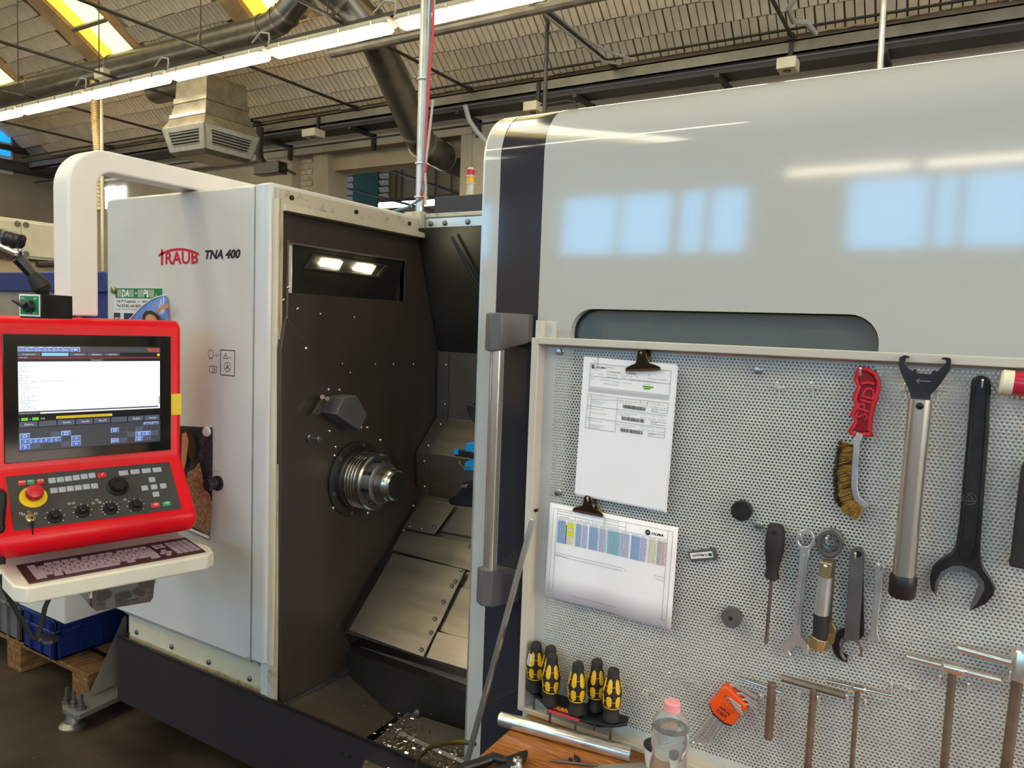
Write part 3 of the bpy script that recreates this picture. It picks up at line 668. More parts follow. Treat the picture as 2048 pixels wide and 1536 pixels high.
# --- headstock cabinet
cab = MB(); x0, x1, zb, zt = -2.785, -1.958, .462, 2.045
out = [(x0 + (p[0] + (x1 - x0) / 2), p[1] + (zb + zt) / 2) for p in rrect(x1 - x0, zt - zb, .028, 5)]
cab.prism([(a, YM, b) for a, b in out], (0, .95, 0)); cab.build('headstock_cabinet', 'white_paint', lathe, bevel=.008)
m = MB(); m.add([(x0 + .02, YM + .004, zb + .012), (x1, YM + .004, zb + .012), (x1, YM + .045, zb - .035), (x0 + .06, YM + .045, zb - .035), (x0 + .02, YM + .2, zb + .012), (x1, YM + .2, zb + .012), (x1, YM + .2, zb - .035), (x0 + .06, YM + .2, zb - .035)],
                [(0, 1, 2, 3), (0, 4, 5, 1), (3, 2, 6, 7), (0, 3, 7, 4), (1, 5, 6, 2), (4, 7, 6, 5)]); m.build('chamfer', 'white_paint', lathe, smooth=0)
m = MB(); m.bx(x0 + .06, -1.865, YM + .045, YM + .07, .335, zb - .03); m.build('lower_panel', 'cream_paint', lathe, bevel=.002)
m = MB(); m.bx(x0 + .07, -1.86, YM + .04, YM + .075, .28, .352); m.build('stained_strip', 'stained_cream', lathe, smooth=0)
for px, py in ((274, 1264), (344, 1293), (418, 1324), (500, 1357)):
    p = PY(px, py, YM + .045); m = MB(); m.lathe(p, (0, -1, 0), [(0, .010), (.004, .010), (.007, .006), (.0075, .001)], 12); m.build('screw', 'dull_steel', lathe)
# post beside the opening: white edge strip, cream return, stained end
m = MB(); pr = [(-1.955, YM), (-1.902, YM), (-1.893, YM + .004), (-1.889, YM + .012), (-1.889, YM + .10), (-1.955, YM + .10)]
m.prism([(a, b, .47) for a, b in pr], (0, 0, 1.575)); m.build('post', 'white_paint', lathe, bevel=.004)
m = MB(); m.bx(-1.9585, -1.9555, YM - .0005, YM + .02, .46, 2.04); m.build('seam', 'galv_light', lathe, smooth=0)
m = MB(); m.bx(-1.92, -1.883, YM + .012, YM + .06, .33, .475); m.build('post_foot', 'white_paint', lathe, smooth=0)
m = MB(); m.bx(-1.889, -1.868, YM + .014, YM + .026, .40, 2.0); m.build('guide_strip', 'cream_paint', lathe, bevel=.003)
m = MB(); m.bx(-1.885, -1.862, YM + .026, YM + .034, .36, 2.0); m.build('guide_edge', 'stained_cream', lathe, smooth=0)
m = MB(); m.bx(-1.885, -1.858, YM + .010, YM + .030, .33, .47); m.build('rusty_bracket', 'rim_stained', lathe, smooth=0)
# roof rim running back along the open side
m = MB(); m.bx(-1.955, -1.89, YM + .01, 2.40, 2.03, 2.05); m.build('roof_rim', 'white_paint', lathe, bevel=.006)
m = MB(); m.bx(-1.895, -1.872, YM + .02, 2.40, 1.975, 2.035); m.build('rim_face', 'rim_stained', lathe, bevel=.003)
m = MB(); m.bx(-1.885, -1.845, YM + .03, 2.37, 1.962, 1.982); m.build('rim_lip', 'cream_paint', lathe, smooth=0)
for y in (1.70, 2.0, 2.3):
    m = MB(); m.cyl((-1.872, y, 2.01), (-1.866, y, 2.01), .008, n=10); m.build('screw', 'black_oxide', lathe)
m = MB(); m.bx(-1.955, -1.87, 2.37, 2.41, 1.97, 2.07); m.build('rim_end', 'rim_stained', lathe, bevel=.004)
# header across the back
YH = 2.40
for z0, z1, y0, nm, mt in ((2.0, 2.045, YH, 'header_rail', 'galv_light'), (1.955, 1.998, YH + .005, 'header_rail', 'galv_light'), (2.045, 2.062, YH - .005, 'header_top', 'rim_stained'), (1.905, 1.95, YH + .03, 'header_rail', 'dull_steel'), (1.85, 1.905, YH + .05, 'header_rail', 'inside_dark')):
    m = MB(); m.bx(-1.87, .6, y0, y0 + .05, z0, z1); m.build(nm, mt, lathe, bevel=.003)
for x, z, y in ((-1.84, 2.022, YH), (-1.84, 1.976, YH + .005), (-1.77, 2.022, YH), (-1.66, 2.022, YH), (-1.67, 1.93, YH + .03)):
    m = MB(); m.lathe((x, y, z), (0, -1, 0), [(0, .011), (.004, .011), (.008, .005)], 10); m.build('screw', 'dull_steel', lathe)
m = MB(); a = PY(868, 394, 2.75); m.bx(a.x, 1.2, 2.75, 3.4, 1.9, a.z); m.build('rear_housing', 'kick_dark', lathe, bevel=.006)
# kick plate along the front
m = MB(); m.bx(-2.722, .9, YM - .004, YM + .004, .102, .358); m.bx(-2.722, -2.716, YM, YM + .3, .102, .358); m.bx(-2.722, .9, YM, YM + .03, .102, .108); m.bx(-2.722, .9, YM - .004, YM + .012, .352, .358); m.build('kick_plate', 'kick_dark', lathe, smooth=0)
for px, py in ((684, 1507), (698, 1513)):
    p = PY(px, py, YM - .004); m = MB(); m.cyl(p, p + Vector((0, -.002, 0)), .006, n=10); m.build('plug', 'black_plastic', lathe)
m = MB(); m.bx(-2.70, .9, YM + .35, 3.0, .08, .40); m.build('base', 'inside_black', lathe, smooth=0)
# --- inside: spindle wall and its plates
XS = -1.85
def sp(px, py, off=0.0): return PX(px, py, XS + off)
HY0, HY1, HZ0, HZ1 = 1.695, 2.30, 1.705, 1.865
m = MB(); wa = (XS - .06, XS - .035); m.bx(*wa, YM + .032, HY0, .30, 2.0); m.bx(*wa, HY1, 2.62, .30, 2.0); m.bx(*wa, HY0, HY1, .30, HZ0); m.bx(*wa, HY0, HY1, HZ1, 2.0); m.build('spindle_wall', 'inside_dark', lathe, smooth=0)
pl = [(572, 632), (843, 990), (690, 1265), (718, 1335), (562, 1408), (562, 700)]
m = MB(); m.prism([sp(*q) for q in pl], (-.03, 0, 0)); m.build('spindle_plate', 'inside_dark', lathe, bevel=.002)
m = MB()
for q in ((612, 697), (657, 779), (679, 780), (720, 822), (734, 855), (760, 880), (845, 1000), (826, 1012), (671, 894), (669, 911), (666, 1016), (735, 1026), (659, 862), (716, 848), (722, 855)):
    p = sp(*q); m.lathe(p, (1, 0, 0), [(0, .0075), (.004, .0075), (.007, .003)], 8)
m.build('plate_screws', 'steel', lathe, kind='stuff')
m = MB()
for q in ((566, 600), (566, 750), (566, 900), (566, 1050), (575, 575), (594, 618), (640, 628), (708, 635), (684, 728), (700, 745), (750, 728), (786, 728), (826, 728)):
    p = sp(*q, -.03); m.lathe(p, (1, 0, 0), [(0, .005), (.004, .005), (.006, .002)], 8)
m.build('wall_screws', 'steel', lathe, kind='stuff')
# lamp recess: a sloping black soffit that holds the twin lamp
xw = XS - .04
r0 = [Vector((xw, HY0, HZ1)), Vector((xw, HY1, HZ1)), Vector((xw - .058, HY1, HZ0)), Vector((xw - .058, HY0, HZ0))]
top0, top1, bot1, bot0 = r0; e = 0.0
m = MB(); m.add([top0, top1, bot1, bot0, Vector((xw, HY0, HZ0)), Vector((xw, HY1, HZ0))], [(0, 1, 2, 3), (0, 3, 4), (1, 5, 2), (3, 2, 5, 4)]); m.build('lamp_recess', 'inside_black', lathe, smooth=0, recalc=False)
m = MB(); m.bx(xw + .004, xw + .012, HY0 - .004, HY0 + .004, 1.55, HZ1 + .01); m.bx(xw + .004, xw + .010, HY0, HY1, HZ1 - .002, HZ1 + .004); m.build('recess_edge', 'inside_shade', lathe, smooth=0)
nrm = (r0[2] - r0[3]).cross(top0 - r0[3]).normalized()
if nrm.x < 0: nrm = -nrm
def soff(px, py, h=0.0): return PP(px, py, r0[3] + nrm * h, nrm)
lamp = MB(); lamp.prism([soff(627, 507, .002), soff(778, 530, .002), soff(757, 555, .002), soff(607, 536, .002)], -nrm * .004); lo = lamp.build('machine_lamp', 'inside_black', lathe, bevel=.001)
m = MB(); m.ring([soff(627, 507, .004), soff(778, 530, .004), soff(757, 555, .004), soff(607, 536, .004)], [soff(631, 511, .004), soff(769, 531, .004), soff(753, 551, .004), soff(614, 533, .004)], nrm * .003); m.build('lamp_frame', 'dull_steel', lo, smooth=0)
for a, b, c_, d in (((648, 518), (684, 523), (676, 538), (640, 531)), ((719, 528), (750, 532), (741, 547), (708, 540))):
    m = MB(); m.prism([soff(*a, .005), soff(*b, .005), soff(*c_, .005), soff(*d, .005)], nrm * .004); m.build('led', 'lamp_glow', lo, smooth=0)
# spindle nose and collet chuck, axis along X
sc_ = PX(707, 958, XS); ctr = lambda px, py: PX(px, py, XS)
cz, cyy = 1.046, 2.0; KX, KR = .85, .88
def rad_at(px_r, x): return px_r / ppm((x, cyy, cz))
ch = MB(); root_c = lathe
m = MB(); m.lathe((XS, cyy, cz), (1, 0, 0), [(a_ * KX, r_ * KR) for a_, r_ in [(0, .158), (.012, .158), (.014, .150), (.016, .128), (.032, .124), (.036, .118)]], 40); flange = m.build('spindle_flange', 'inside_black', lathe)
for i in range(6):
    t = i * math.pi / 3 + .3; m = MB(); m.cyl((XS + .010 * KX, cyy + .143 * KR * math.cos(t), cz + .143 * KR * math.sin(t)), (XS + .019 * KX, cyy + .143 * KR * math.cos(t), cz + .143 * KR * math.sin(t)), .008, n=8); m.build('bolt', 'dull_steel', flange)
m = MB(); pr = [(.030, .096), (.034, .114), (.050, .116)]
for k in range(4): b_ = .052 + k * .016; pr += [(b_, .116), (b_ + .002, .1125), (b_ + .005, .1125), (b_ + .007, .116)]
pr += [(.125, .116), (.132, .110), (.134, .080)]
m.lathe((XS, cyy, cz), (1, 0, 0), [(a_ * KX, r_ * KR) for a_, r_ in pr], 48); m.build('spindle_nose', 'steel', lathe)
m = MB(); m.lathe((XS, cyy, cz), (1, 0, 0), [(a_ * KX, r_ * KR) for a_, r_ in [(.130, .08), (.133, .088), (.160, .088), (.163, .082), (.164, .06)]], 40); ring_ = m.build('chuck_ring', 'dull_steel', lathe)
for i in range(8):
    t = i * math.pi / 4 + .2; m = MB(); m.box((XS + .147 * KX, cyy + .088 * KR * math.cos(t), cz + .088 * KR * math.sin(t)), (.02, .012, .012), Matrix.Rotation(t, 3, 'X')); m.build('slot', 'black_oxide', ring_, smooth=0)
m = MB(); m.lathe((XS, cyy, cz), (1, 0, 0), [(a_ * KX, r_ * KR) for a_, r_ in [(.160, .06), (.165, .067), (.205, .067), (.212, .062), (.230, .061), (.236, .056), (.236, .034), (.20, .030)]], 40); col_ = m.build('collet', 'steel', lathe)
m = MB(); m.cyl((XS + .15 * KX, cyy, cz), (XS + .237 * KX, cyy, cz), .034, n=24); m.build('collet_bore', 'inside_black', col_)
for i in range(4):
    t = i * math.pi / 2 + .5; m = MB(); m.cyl((XS + .2362 * KX, cyy + .046 * KR * math.cos(t), cz + .046 * KR * math.sin(t)), (XS + .238 * KX, cyy + .046 * KR * math.cos(t), cz + .046 * KR * math.sin(t)), .0045, n=8); m.build('pin_hole', 'black_oxide', col_)
# tool probe block and coolant nozzle
pb0 = sp(655, 838)
m = MB(); m.prism([sp(655, 792), sp(682, 788), sp(704, 825), sp(688, 857), sp(640, 825)], (.075, 0, 0)); o = m.build('probe_block', 'grey_plastic', lathe, bevel=.003)
m = MB(); m.prism([sp(643, 795, .03), sp(654, 797, .03), sp(634, 829, .03), sp(624, 827, .03)], (.012, 0, 0)); m.cyl(sp(645, 794, .02), sp(645, 794, .055), .008, n=12); m.cyl(sp(655, 797, .02), sp(655, 797, .055), .007, n=12); m.build('probe_arm', 'chrome', o)
m = MB(); m.lathe(sp(618, 875), (1, 0, 0), [(0, .014), (.008, .014), (.010, .008), (.035, .008), (.036, .011), (.05, .011), (.051, .006), (.06, .005)], 12); m.build('nozzle', 'dull_steel', lathe)
# --- inside: back panels, a profile along X
prof = [(2.36, 2.0), (2.53, 1.505), (2.535, 1.225), (2.40, 1.09), (2.412, .912)]
XE = .4
for i in range(4):
    (ya, za), (yb, zb_) = prof[i], prof[i + 1]; m = MB()
    m.add([(XS - .03, ya, za), (XE, ya, za), (XE, yb, zb_), (XS - .03, yb, zb_), (XS - .03, ya + .02, za), (XE, ya + .02, za), (XE, yb + .02, zb_), (XS - .03, yb + .02, zb_)], [(0, 1, 2, 3), (4, 7, 6, 5), (0, 4, 5, 1), (3, 2, 6, 7), (0, 3, 7, 4), (1, 5, 6, 2)])
    m.build('back_panel', ('inside_black', 'inside_shade', 'inside_steel', 'inside_steel')[i], lathe, smooth=0)  # lamp light and the shade under the overhang are put into the panel colours
for i in range(1, 4):                                              # riveted flange along the panel edge
    (ya, za), (yb, zb_) = prof[i], prof[i + 1]; m = MB()
    m.prism([(XS - .028, ya - .004, za), (XS + .028, ya - .004, za), (XS + .028, yb - .004, zb_), (XS - .028, yb - .004, zb_)], (0, -.003, 0)); fl = m.build('panel_flange', 'inside_shade', lathe, smooth=0)
    for t in (.2, .8):
        m = MB(); p = Vector((XS + .012, ya + (yb - ya) * t - .007, za + (zb_ - za) * t)); m.lathe(p, (0, -1, 0), [(0, .007), (.003, .007), (.006, .003)], 8); m.build('rivet', 'steel', fl)
m = MB(); a = (2.37, 1.96); b = (2.52, 1.52); m.tube([(-1.70, a[0] - .02, a[1]), (-1.48, b[0] - .02, b[1])], .006, 6); m.build('panel_seam', 'black_plastic', lathe)
# slanted way covers
q0, q1 = Vector((XS, 2.412, .912)), Vector((XS, 1.964, .474)); sd = (q1 - q0).normalized(); sn = Vector((1, 0, 0)).cross(sd)
if sn.z < 0: sn = -sn
m = MB(); m.add([q0, Vector((XE, q0.y, q0.z)), Vector((XE, q1.y, q1.z)), q1], [(0, 1, 2, 3)]); m.build('bed_slope', 'inside_shade', lathe, smooth=0)
def sl(px, py, h): return PP(px, py, q0 + sn * h, sn)
def cover(pts, h, mt='inside_steel', th=.006):
    m = MB(); m.prism([sl(*q, h) for q in pts], -sn * th); return m.build('way_cover', mt, lathe, bevel=.0015, seg=1)
def cover_screws(o, pts, h, mt='dull_steel'):
    for q in pts:
        m = MB(); m.lathe(sl(*q, h), sn, [(0, .008), (.004, .0075), (.007, .003)], 10); m.build('screw', mt, o)
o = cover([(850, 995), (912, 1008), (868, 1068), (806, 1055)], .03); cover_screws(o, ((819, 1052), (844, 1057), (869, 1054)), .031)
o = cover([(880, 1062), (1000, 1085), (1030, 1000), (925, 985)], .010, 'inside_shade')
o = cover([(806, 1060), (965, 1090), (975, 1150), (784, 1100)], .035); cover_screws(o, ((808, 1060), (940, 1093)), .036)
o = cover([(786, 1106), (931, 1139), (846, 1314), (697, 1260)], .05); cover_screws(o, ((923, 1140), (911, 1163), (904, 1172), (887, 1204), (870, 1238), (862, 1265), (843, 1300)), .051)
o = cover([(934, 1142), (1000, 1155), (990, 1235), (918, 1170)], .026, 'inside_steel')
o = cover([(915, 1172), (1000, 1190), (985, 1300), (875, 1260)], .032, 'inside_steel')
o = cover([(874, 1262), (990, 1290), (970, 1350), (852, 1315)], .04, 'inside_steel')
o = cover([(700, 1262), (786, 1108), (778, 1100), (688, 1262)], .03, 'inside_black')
# lip under the covers and the chute below
lip0 = PX(722, 1293, XS + .02); Yl = lip0.y
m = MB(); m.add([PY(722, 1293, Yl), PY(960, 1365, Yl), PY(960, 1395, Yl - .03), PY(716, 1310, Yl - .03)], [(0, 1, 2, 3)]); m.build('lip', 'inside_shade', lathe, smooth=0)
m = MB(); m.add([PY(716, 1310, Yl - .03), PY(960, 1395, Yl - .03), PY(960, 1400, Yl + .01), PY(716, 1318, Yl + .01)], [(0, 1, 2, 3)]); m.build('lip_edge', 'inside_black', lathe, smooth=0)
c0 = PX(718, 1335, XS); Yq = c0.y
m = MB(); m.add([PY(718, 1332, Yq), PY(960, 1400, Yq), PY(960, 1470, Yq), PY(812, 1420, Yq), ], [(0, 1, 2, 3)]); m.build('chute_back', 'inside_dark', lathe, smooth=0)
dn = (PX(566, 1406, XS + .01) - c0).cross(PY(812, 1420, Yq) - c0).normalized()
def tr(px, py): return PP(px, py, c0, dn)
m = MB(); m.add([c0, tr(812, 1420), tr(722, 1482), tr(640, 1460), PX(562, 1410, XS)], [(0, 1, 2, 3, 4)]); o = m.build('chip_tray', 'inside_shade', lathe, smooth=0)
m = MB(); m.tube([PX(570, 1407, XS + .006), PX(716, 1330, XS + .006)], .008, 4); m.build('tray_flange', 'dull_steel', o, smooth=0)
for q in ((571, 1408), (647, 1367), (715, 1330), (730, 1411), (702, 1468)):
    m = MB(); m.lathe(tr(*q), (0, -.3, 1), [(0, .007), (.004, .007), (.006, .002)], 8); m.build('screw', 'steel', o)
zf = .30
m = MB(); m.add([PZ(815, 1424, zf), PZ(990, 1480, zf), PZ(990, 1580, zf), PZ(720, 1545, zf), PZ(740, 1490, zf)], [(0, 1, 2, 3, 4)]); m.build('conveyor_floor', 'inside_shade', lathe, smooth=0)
m = MB(); a, b = PZ(800, 1470, zf + .005), PZ(945, 1535, zf + .005); m.tube([a, b], .012, 6); m.build('conveyor_rail', 'dull_steel', lathe)
p = PZ(836, 1425, zf + .012); m = MB(); m.lathe(p, (0, -1, .3), [(0, .012), (.01, .012), (.016, .006)], 10); m.build('drain_plug', 'dull_steel', lathe)
# steel chips lying in the chute
random.seed(11); m = MB()
for i in range(420):
    t = random.random(); px = 742 + 190 * t + random.gauss(0, 20); py = 1485 + 40 * t + random.gauss(0, 16)
    if i % 3 == 0: px, py = random.gauss(805, 20), random.gauss(1470, 18)
    p = PZ(px, py, zf + random.uniform(.004, .016)); s = random.uniform(.002, .006)
    m.box(p, (s * 2, s, s * .5), Matrix.Rotation(random.uniform(0, 6), 3, 'Z') @ Matrix.Rotation(random.uniform(-1, 1), 3, 'X'))
m.build('metal_chips', ['steel'], label='heap of small bright metal chips in the lathe chute', cat='metal chips', kind='stuff', smooth=0)
# turret tools at the edge of the door
tur = thing('tool_turret', 'tool turret with blue clamped holder behind the lathe door', 'tool turret', PY(965, 930, 2.25)); YU = 2.18
def tq(px, py, y=YU): return PY(px, py, y)
m = MB(); m.prism([tq(950, 780, 2.24), tq(1010, 780, 2.24), tq(1010, 1080, 2.24), tq(950, 1080, 2.24)], (0, .05, 0)); m.build('turret_body', 'inside_black', tur, bevel=.004)
m = MB(); m.prism([tq(932, 886), tq(975, 890), tq(975, 943), tq(926, 940), tq(929, 925), tq(938, 920), tq(936, 912), tq(929, 905)], (0, .06, 0)); m.build('blue_holder', 'turret_blue', tur, bevel=.003)
m = MB(); m.prism([tq(909, 900, YU - .01), tq(975, 908, YU - .01), tq(975, 922, YU - .01), tq(909, 912, YU - .01)], (0, .03, 0)); m.build('tool_shank', 'black_oxide', tur, bevel=.002)
m = MB(); m.prism([tq(908, 899, YU - .014), tq(916, 899, YU - .014), tq(916, 910, YU - .014), tq(908, 908, YU - .014)], (0, .02, 0)); m.build('insert', 'turret_blue', tur, smooth=0)
m = MB(); m.prism([tq(932, 812), tq(940, 807), tq(955, 818), tq(956, 850), tq(946, 845), tq(933, 822)], (0, .05, 0)); m.build('upper_tool', 'black_oxide', tur, bevel=.003)
m = MB(); m.prism([tq(895, 999), tq(915, 987), tq(925, 965), tq(955, 960), tq(975, 1005), tq(940, 1015), tq(900, 1010)], (0, .06, 0)); m.build('lower_tool', 'black_oxide', tur, bevel=.004)
m = MB(); m.prism([tq(921, 970, YU - .004), tq(936, 968, YU - .004), tq(932, 976, YU - .004), tq(920, 976, YU - .004)], (0, .01, 0)); m.build('tool_tip', 'chrome', tur, smooth=0)
m = MB(); m.tube([tq(918, 922), tq(921, 930), tq(930, 934), tq(940, 934)], .004, 6); m.build('coolant_pipe', 'brass', tur)
# --- sliding door: one curved skin in three bands, with its window
YDR, RD, ZD0, ZTOP = 1.56, .135, 2.028, 2.163
prf = [(YDR, .30), (YDR, 1.0), (YDR, 1.70)] + [(YDR + RD - RD * math.cos(a), ZD0 + RD * math.sin(a)) for a in [math.radians(5.625 * i) for i in range(17)]] + [(2.36, ZTOP + .004)]
def skin(xa, xb, pts, off=0.0):
    m = MB(); n = len(pts); vs = []
    for x in (xa, xb):
        vs += [Vector((x, y - off, z)) for y, z in pts] + [Vector((x, y + .022, z - .012)) for y, z in pts]
    fs = []
    for i in range(n - 1): fs += [(i, i + 1, 2 * n + i + 1, 2 * n + i), (n + i, 3 * n + i, 3 * n + i + 1, n + i + 1), (i, n + i, n + i + 1, i + 1), (2 * n + i, 2 * n + i + 1, 3 * n + i + 1, 3 * n + i)]
    fs += [(0, 2 * n, 3 * n, n), (n - 1, 2 * n - 1, 4 * n - 1, 3 * n - 1)]
    return m.add(vs, fs)
door = thing('sliding_door', 'glossy white curved lathe door with dark vertical band', 'sliding door', (-.3, YDR, .30))
XD0, XD1, XD2, XD3 = -1.037, -.986, -.864, .95
skin(XD0 + .0065, XD1, prf, .002).build('edge_band', 'door_white', door, smooth=30)
skin(XD0, XD0 + .0065, prf).build('edge_seal', 'galv_light', door, smooth=30)
skin(XD1, XD2, prf).build('dark_band', 'door_dark', door, smooth=30)
WX0, WX1, WZ0, WZ1 = -.775, -.123, 1.02, 1.668
ZS = 1.72
skin(XD2, XD3, [q for q in [(YDR, ZS)] + prf[3:]], .002).build('upper_skin', 'door_white', door, smooth=30)
wn = rrect(WX1 - WX0, WZ1 - WZ0, .055, 8); wc = ((WX0 + WX1) / 2, (WZ0 + WZ1) / 2); ox0, ox1, oz0, oz1 = XD2, XD3, .30, ZS
outer, inner = [], []
for a, b in wn:
    inner.append((wc[0] + a, YDR - .002, wc[1] + b))
    hw, hh = (WX1 - WX0) / 2, (WZ1 - WZ0) / 2
    t = min(hw / max(abs(a), 1e-6), hh / max(abs(b), 1e-6)); A_, B_ = a * t / hw, b * t / hh
    outer.append((wc[0] + ((ox1 - wc[0]) if A_ > 0 else (wc[0] - ox0)) * A_, YDR - .002, wc[1] + ((oz1 - wc[1]) if B_ > 0 else (wc[1] - oz0)) * B_))
for i in range(len(outer)):                                        # corners of the rectangle belong to the outline
    x, y, z = outer[i]
    if i % 9 == 4: outer[i] = (ox1 if x > wc[0] else ox0, y, oz1 if z > wc[1] else oz0)
m = MB(); m.ring(outer, inner, (0, .022, 0)); m.build('front_skin', 'door_white', door, smooth=0)
m = MB(); m.prism([(wc[0] + a * 1.02, YDR + .03, wc[1] + b * 1.02) for a, b in wn], (0, .008, 0)); m.build('window_pane', 'glass_blue_sheen', door, smooth=0)
inn = [(x * 1, YDR + .02, z) for x, y, z in inner]
m = MB(); m.ring([(wc[0] + (x - wc[0]) * 1.03, YDR + .02, wc[1] + (z - wc[1]) * 1.03) for x, y, z in inner], [(wc[0] + (x - wc[0]) * .992, YDR + .02, wc[1] + (z - wc[1]) * .992) for x, y, z in inner], (0, .01, 0)); m.build('window_seal', 'black_rubber', door, smooth=0)
# lathe back seen through the pane
m = MB(); m.bx(-1.0, XE, 2.30, 2.31, .6, 1.75); m.build('inner_screen', 'inside_shade', lathe, smooth=0)
m = MB(); m.cyl((-.80, 2.2, 1.78), (-.25, 2.2, 1.78), .03, n=12); m.build('inner_roller', 'dull_steel', lathe)
# handle: steel rod between two shaped brackets
hd = thing('door_handle', 'long steel grab rod between two grey wedge brackets', 'door handle', PY(985, 1190, 1.50))
YK = 1.475
a, b = PY(1001, 690, YK), PY(975, 1155, YK); xh = (a.x + b.x) / 2
m = MB(); m.cyl((xh, YK, b.z), (xh, YK, a.z + .03), .0175, n=28); m.build('rod', 'brushed', hd)
for top in (True, False):
    zz = (PY(1001, 655, YK).z if top else PY(972, 1178, YK).z)
    xb = XD2 - .012; s_ = 1 if top else -1
    P_ = [(xh - .034, YDR + .0, .030), (xb, YDR + .0, .030), (xb, YDR - .028, .030), (xh + .055, YDR - .035, .030), (xh + .02, YK - .02, .030), (xh - .008, YK - .027, .030), (xh - .03, YK - .012, .030), (xh - .036, YDR - .04, .030)]
    Q_ = [-.034, -.034, -.034, -.036, -.054, -.058, -.056, -.04]
    tp = [Vector((x, y, zz + s_ * .034)) for x, y, _ in P_]; bt = [Vector((p[0], p[1], zz + s_ * q)) for p, q in zip(P_, Q_)]
    n = len(tp); m = MB(); m.add(tp + bt, [tuple(range(n))[::-1], tuple(range(n, 2 * n))] + [(i, (i + 1) % n, n + (i + 1) % n, n + i) for i in range(n)]); m.build('bracket', 'handle_grey', hd, bevel=.004, seg=3)
# conduit pole with cables behind the header
YPO = 2.75; pp = [PY(860, -30, YPO), PY(850, 200, YPO), PY(840, 395, YPO), PY(838, 430, YPO)]
xpo = pp[2].x
pole = thing('conduit_pole', 'galvanised conduit pole with coloured cables tied to it', 'pole', (xpo, YPO, 1.9))
m = MB(); m.cyl((xpo, YPO, 1.9), (xpo, YPO, 4.5), .021, n=16); m.build('pipe', 'galv_light', pole)
def pc(px, py): return PY(px, py, YPO - .02)
for mt, r, path in (('cable_red', .0065, [(868, -20), (866, 60), (858, 160), (853, 260), (851, 340), (845, 375), (842, 400)]), ('cable_blue', .0065, [(862, -20), (860, 90), (854, 180), (850, 280), (846, 360), (847, 375), (838, 400), (815, 415), (780, 425)]), ('cable_grey', .006, [(866, 200), (856, 290), (850, 340), (852, 380), (850, 410)]), ('cable_grey', .0045, [(870, -20), (866, 60)])):
    m = MB(); m.tube([pc(*q) for q in path], r, 8); m.build('cable', mt, pole)
for z in (PY(845, 160, YPO).z, PY(842, 328, YPO).z, PY(840, 395, YPO).z):
    m = MB(); m.lathe((xpo + .006, YPO, z - .003), (0, 0, 1), [(0, .026), (0, .032), (.006, .032), (.006, .026)], 16); m.build('cable_tie', 'ink_white', pole)
# signal tower lamp
YSG = 2.95; p = PY(940, 392, YSG); sg = thing('signal_lamp', 'stacked red amber and clear signal lamp on grey housing', 'signal lamp', p)
def zz_(py): return PY(940, py, YSG).z
rr = 8.2 / ppm(p)
for a, b, r, mt, nm in ((392, 384, 1.0, 'cream_paint', 'foot'), (384, 369, .92, 'clear_lens', 'clear_lens'), (369, 366, 1.05, 'cream_paint', 'band'), (366, 354, .98, 'yellow_lens', 'amber_lens'), (354, 351, 1.05, 'cream_paint', 'band'), (351, 340, .98, 'red_lens', 'red_lens'), (340, 335, .9, 'cream_paint', 'cap')):
    m = MB(); m.lathe((p.x, p.y, zz_(a)), (0, 0, 1), [(0, rr * r), (zz_(b) - zz_(a), rr * r * (.96 if nm != 'cap' else .6))], 20); m.build(nm, mt, sg)
# low grey box behind header
# --- writing on the cabinet
pr = Print((x0, YM, 0), (1, 0, 0), (0, 0, 1), ['logo_red', 'logo_black'])
def cu(px, py): q = PY(px, py, YM); return q.x - x0, q.z
a = cu(318, 531); b = cu(397, 527); hgt = cu(318, 505)[1] - a[1]
pr.text('RAUB', cu(331, 531)[0], (a[1] + b[1]) / 2, hgt * .98, 'logo_red', wid=b[0] - cu(331, 531)[0], bold=.03)
t0, t1, tm = cu(317, 509), cu(398, 506), cu(358, 496)
n = 18
for i in range(n):
    def arcpt(q):
        q = q / n; x = t0[0] + (t1[0] - t0[0]) * q; return x, (t0[1] + t1[1]) / 2 + (tm[1] - (t0[1] + t1[1]) / 2) * (1 - (2 * q - 1) ** 2)
    (xa, za), (xb, zb2) = arcpt(i), arcpt(i + 1); pr.poly([(xa, za - .0095), (xb, zb2 - .0095), (xb, zb2), (xa, za)], 'logo_red')
q0_, q1_ = cu(322, 531), cu(326.5, 505); pr.rect(q0_[0], q0_[1], q1_[0], q1_[1] + .012, 'logo_red')
pr.build('maker_logo', lathe, 'red maker lettering under a roof shaped arc')
pr = Print((x0, YM, 0), (1, 0, 0), (0, 0, 1), ['logo_red', 'logo_black'])
a, b = cu(410, 519), cu(481, 517); pr.text('TNA 400', a[0], a[1], cu(410, 500)[1] - a[1], 'logo_black', wid=b[0] - a[0], shear=.22, bold=.05)
pr.build('model_lettering', lathe, 'black slanted model lettering')
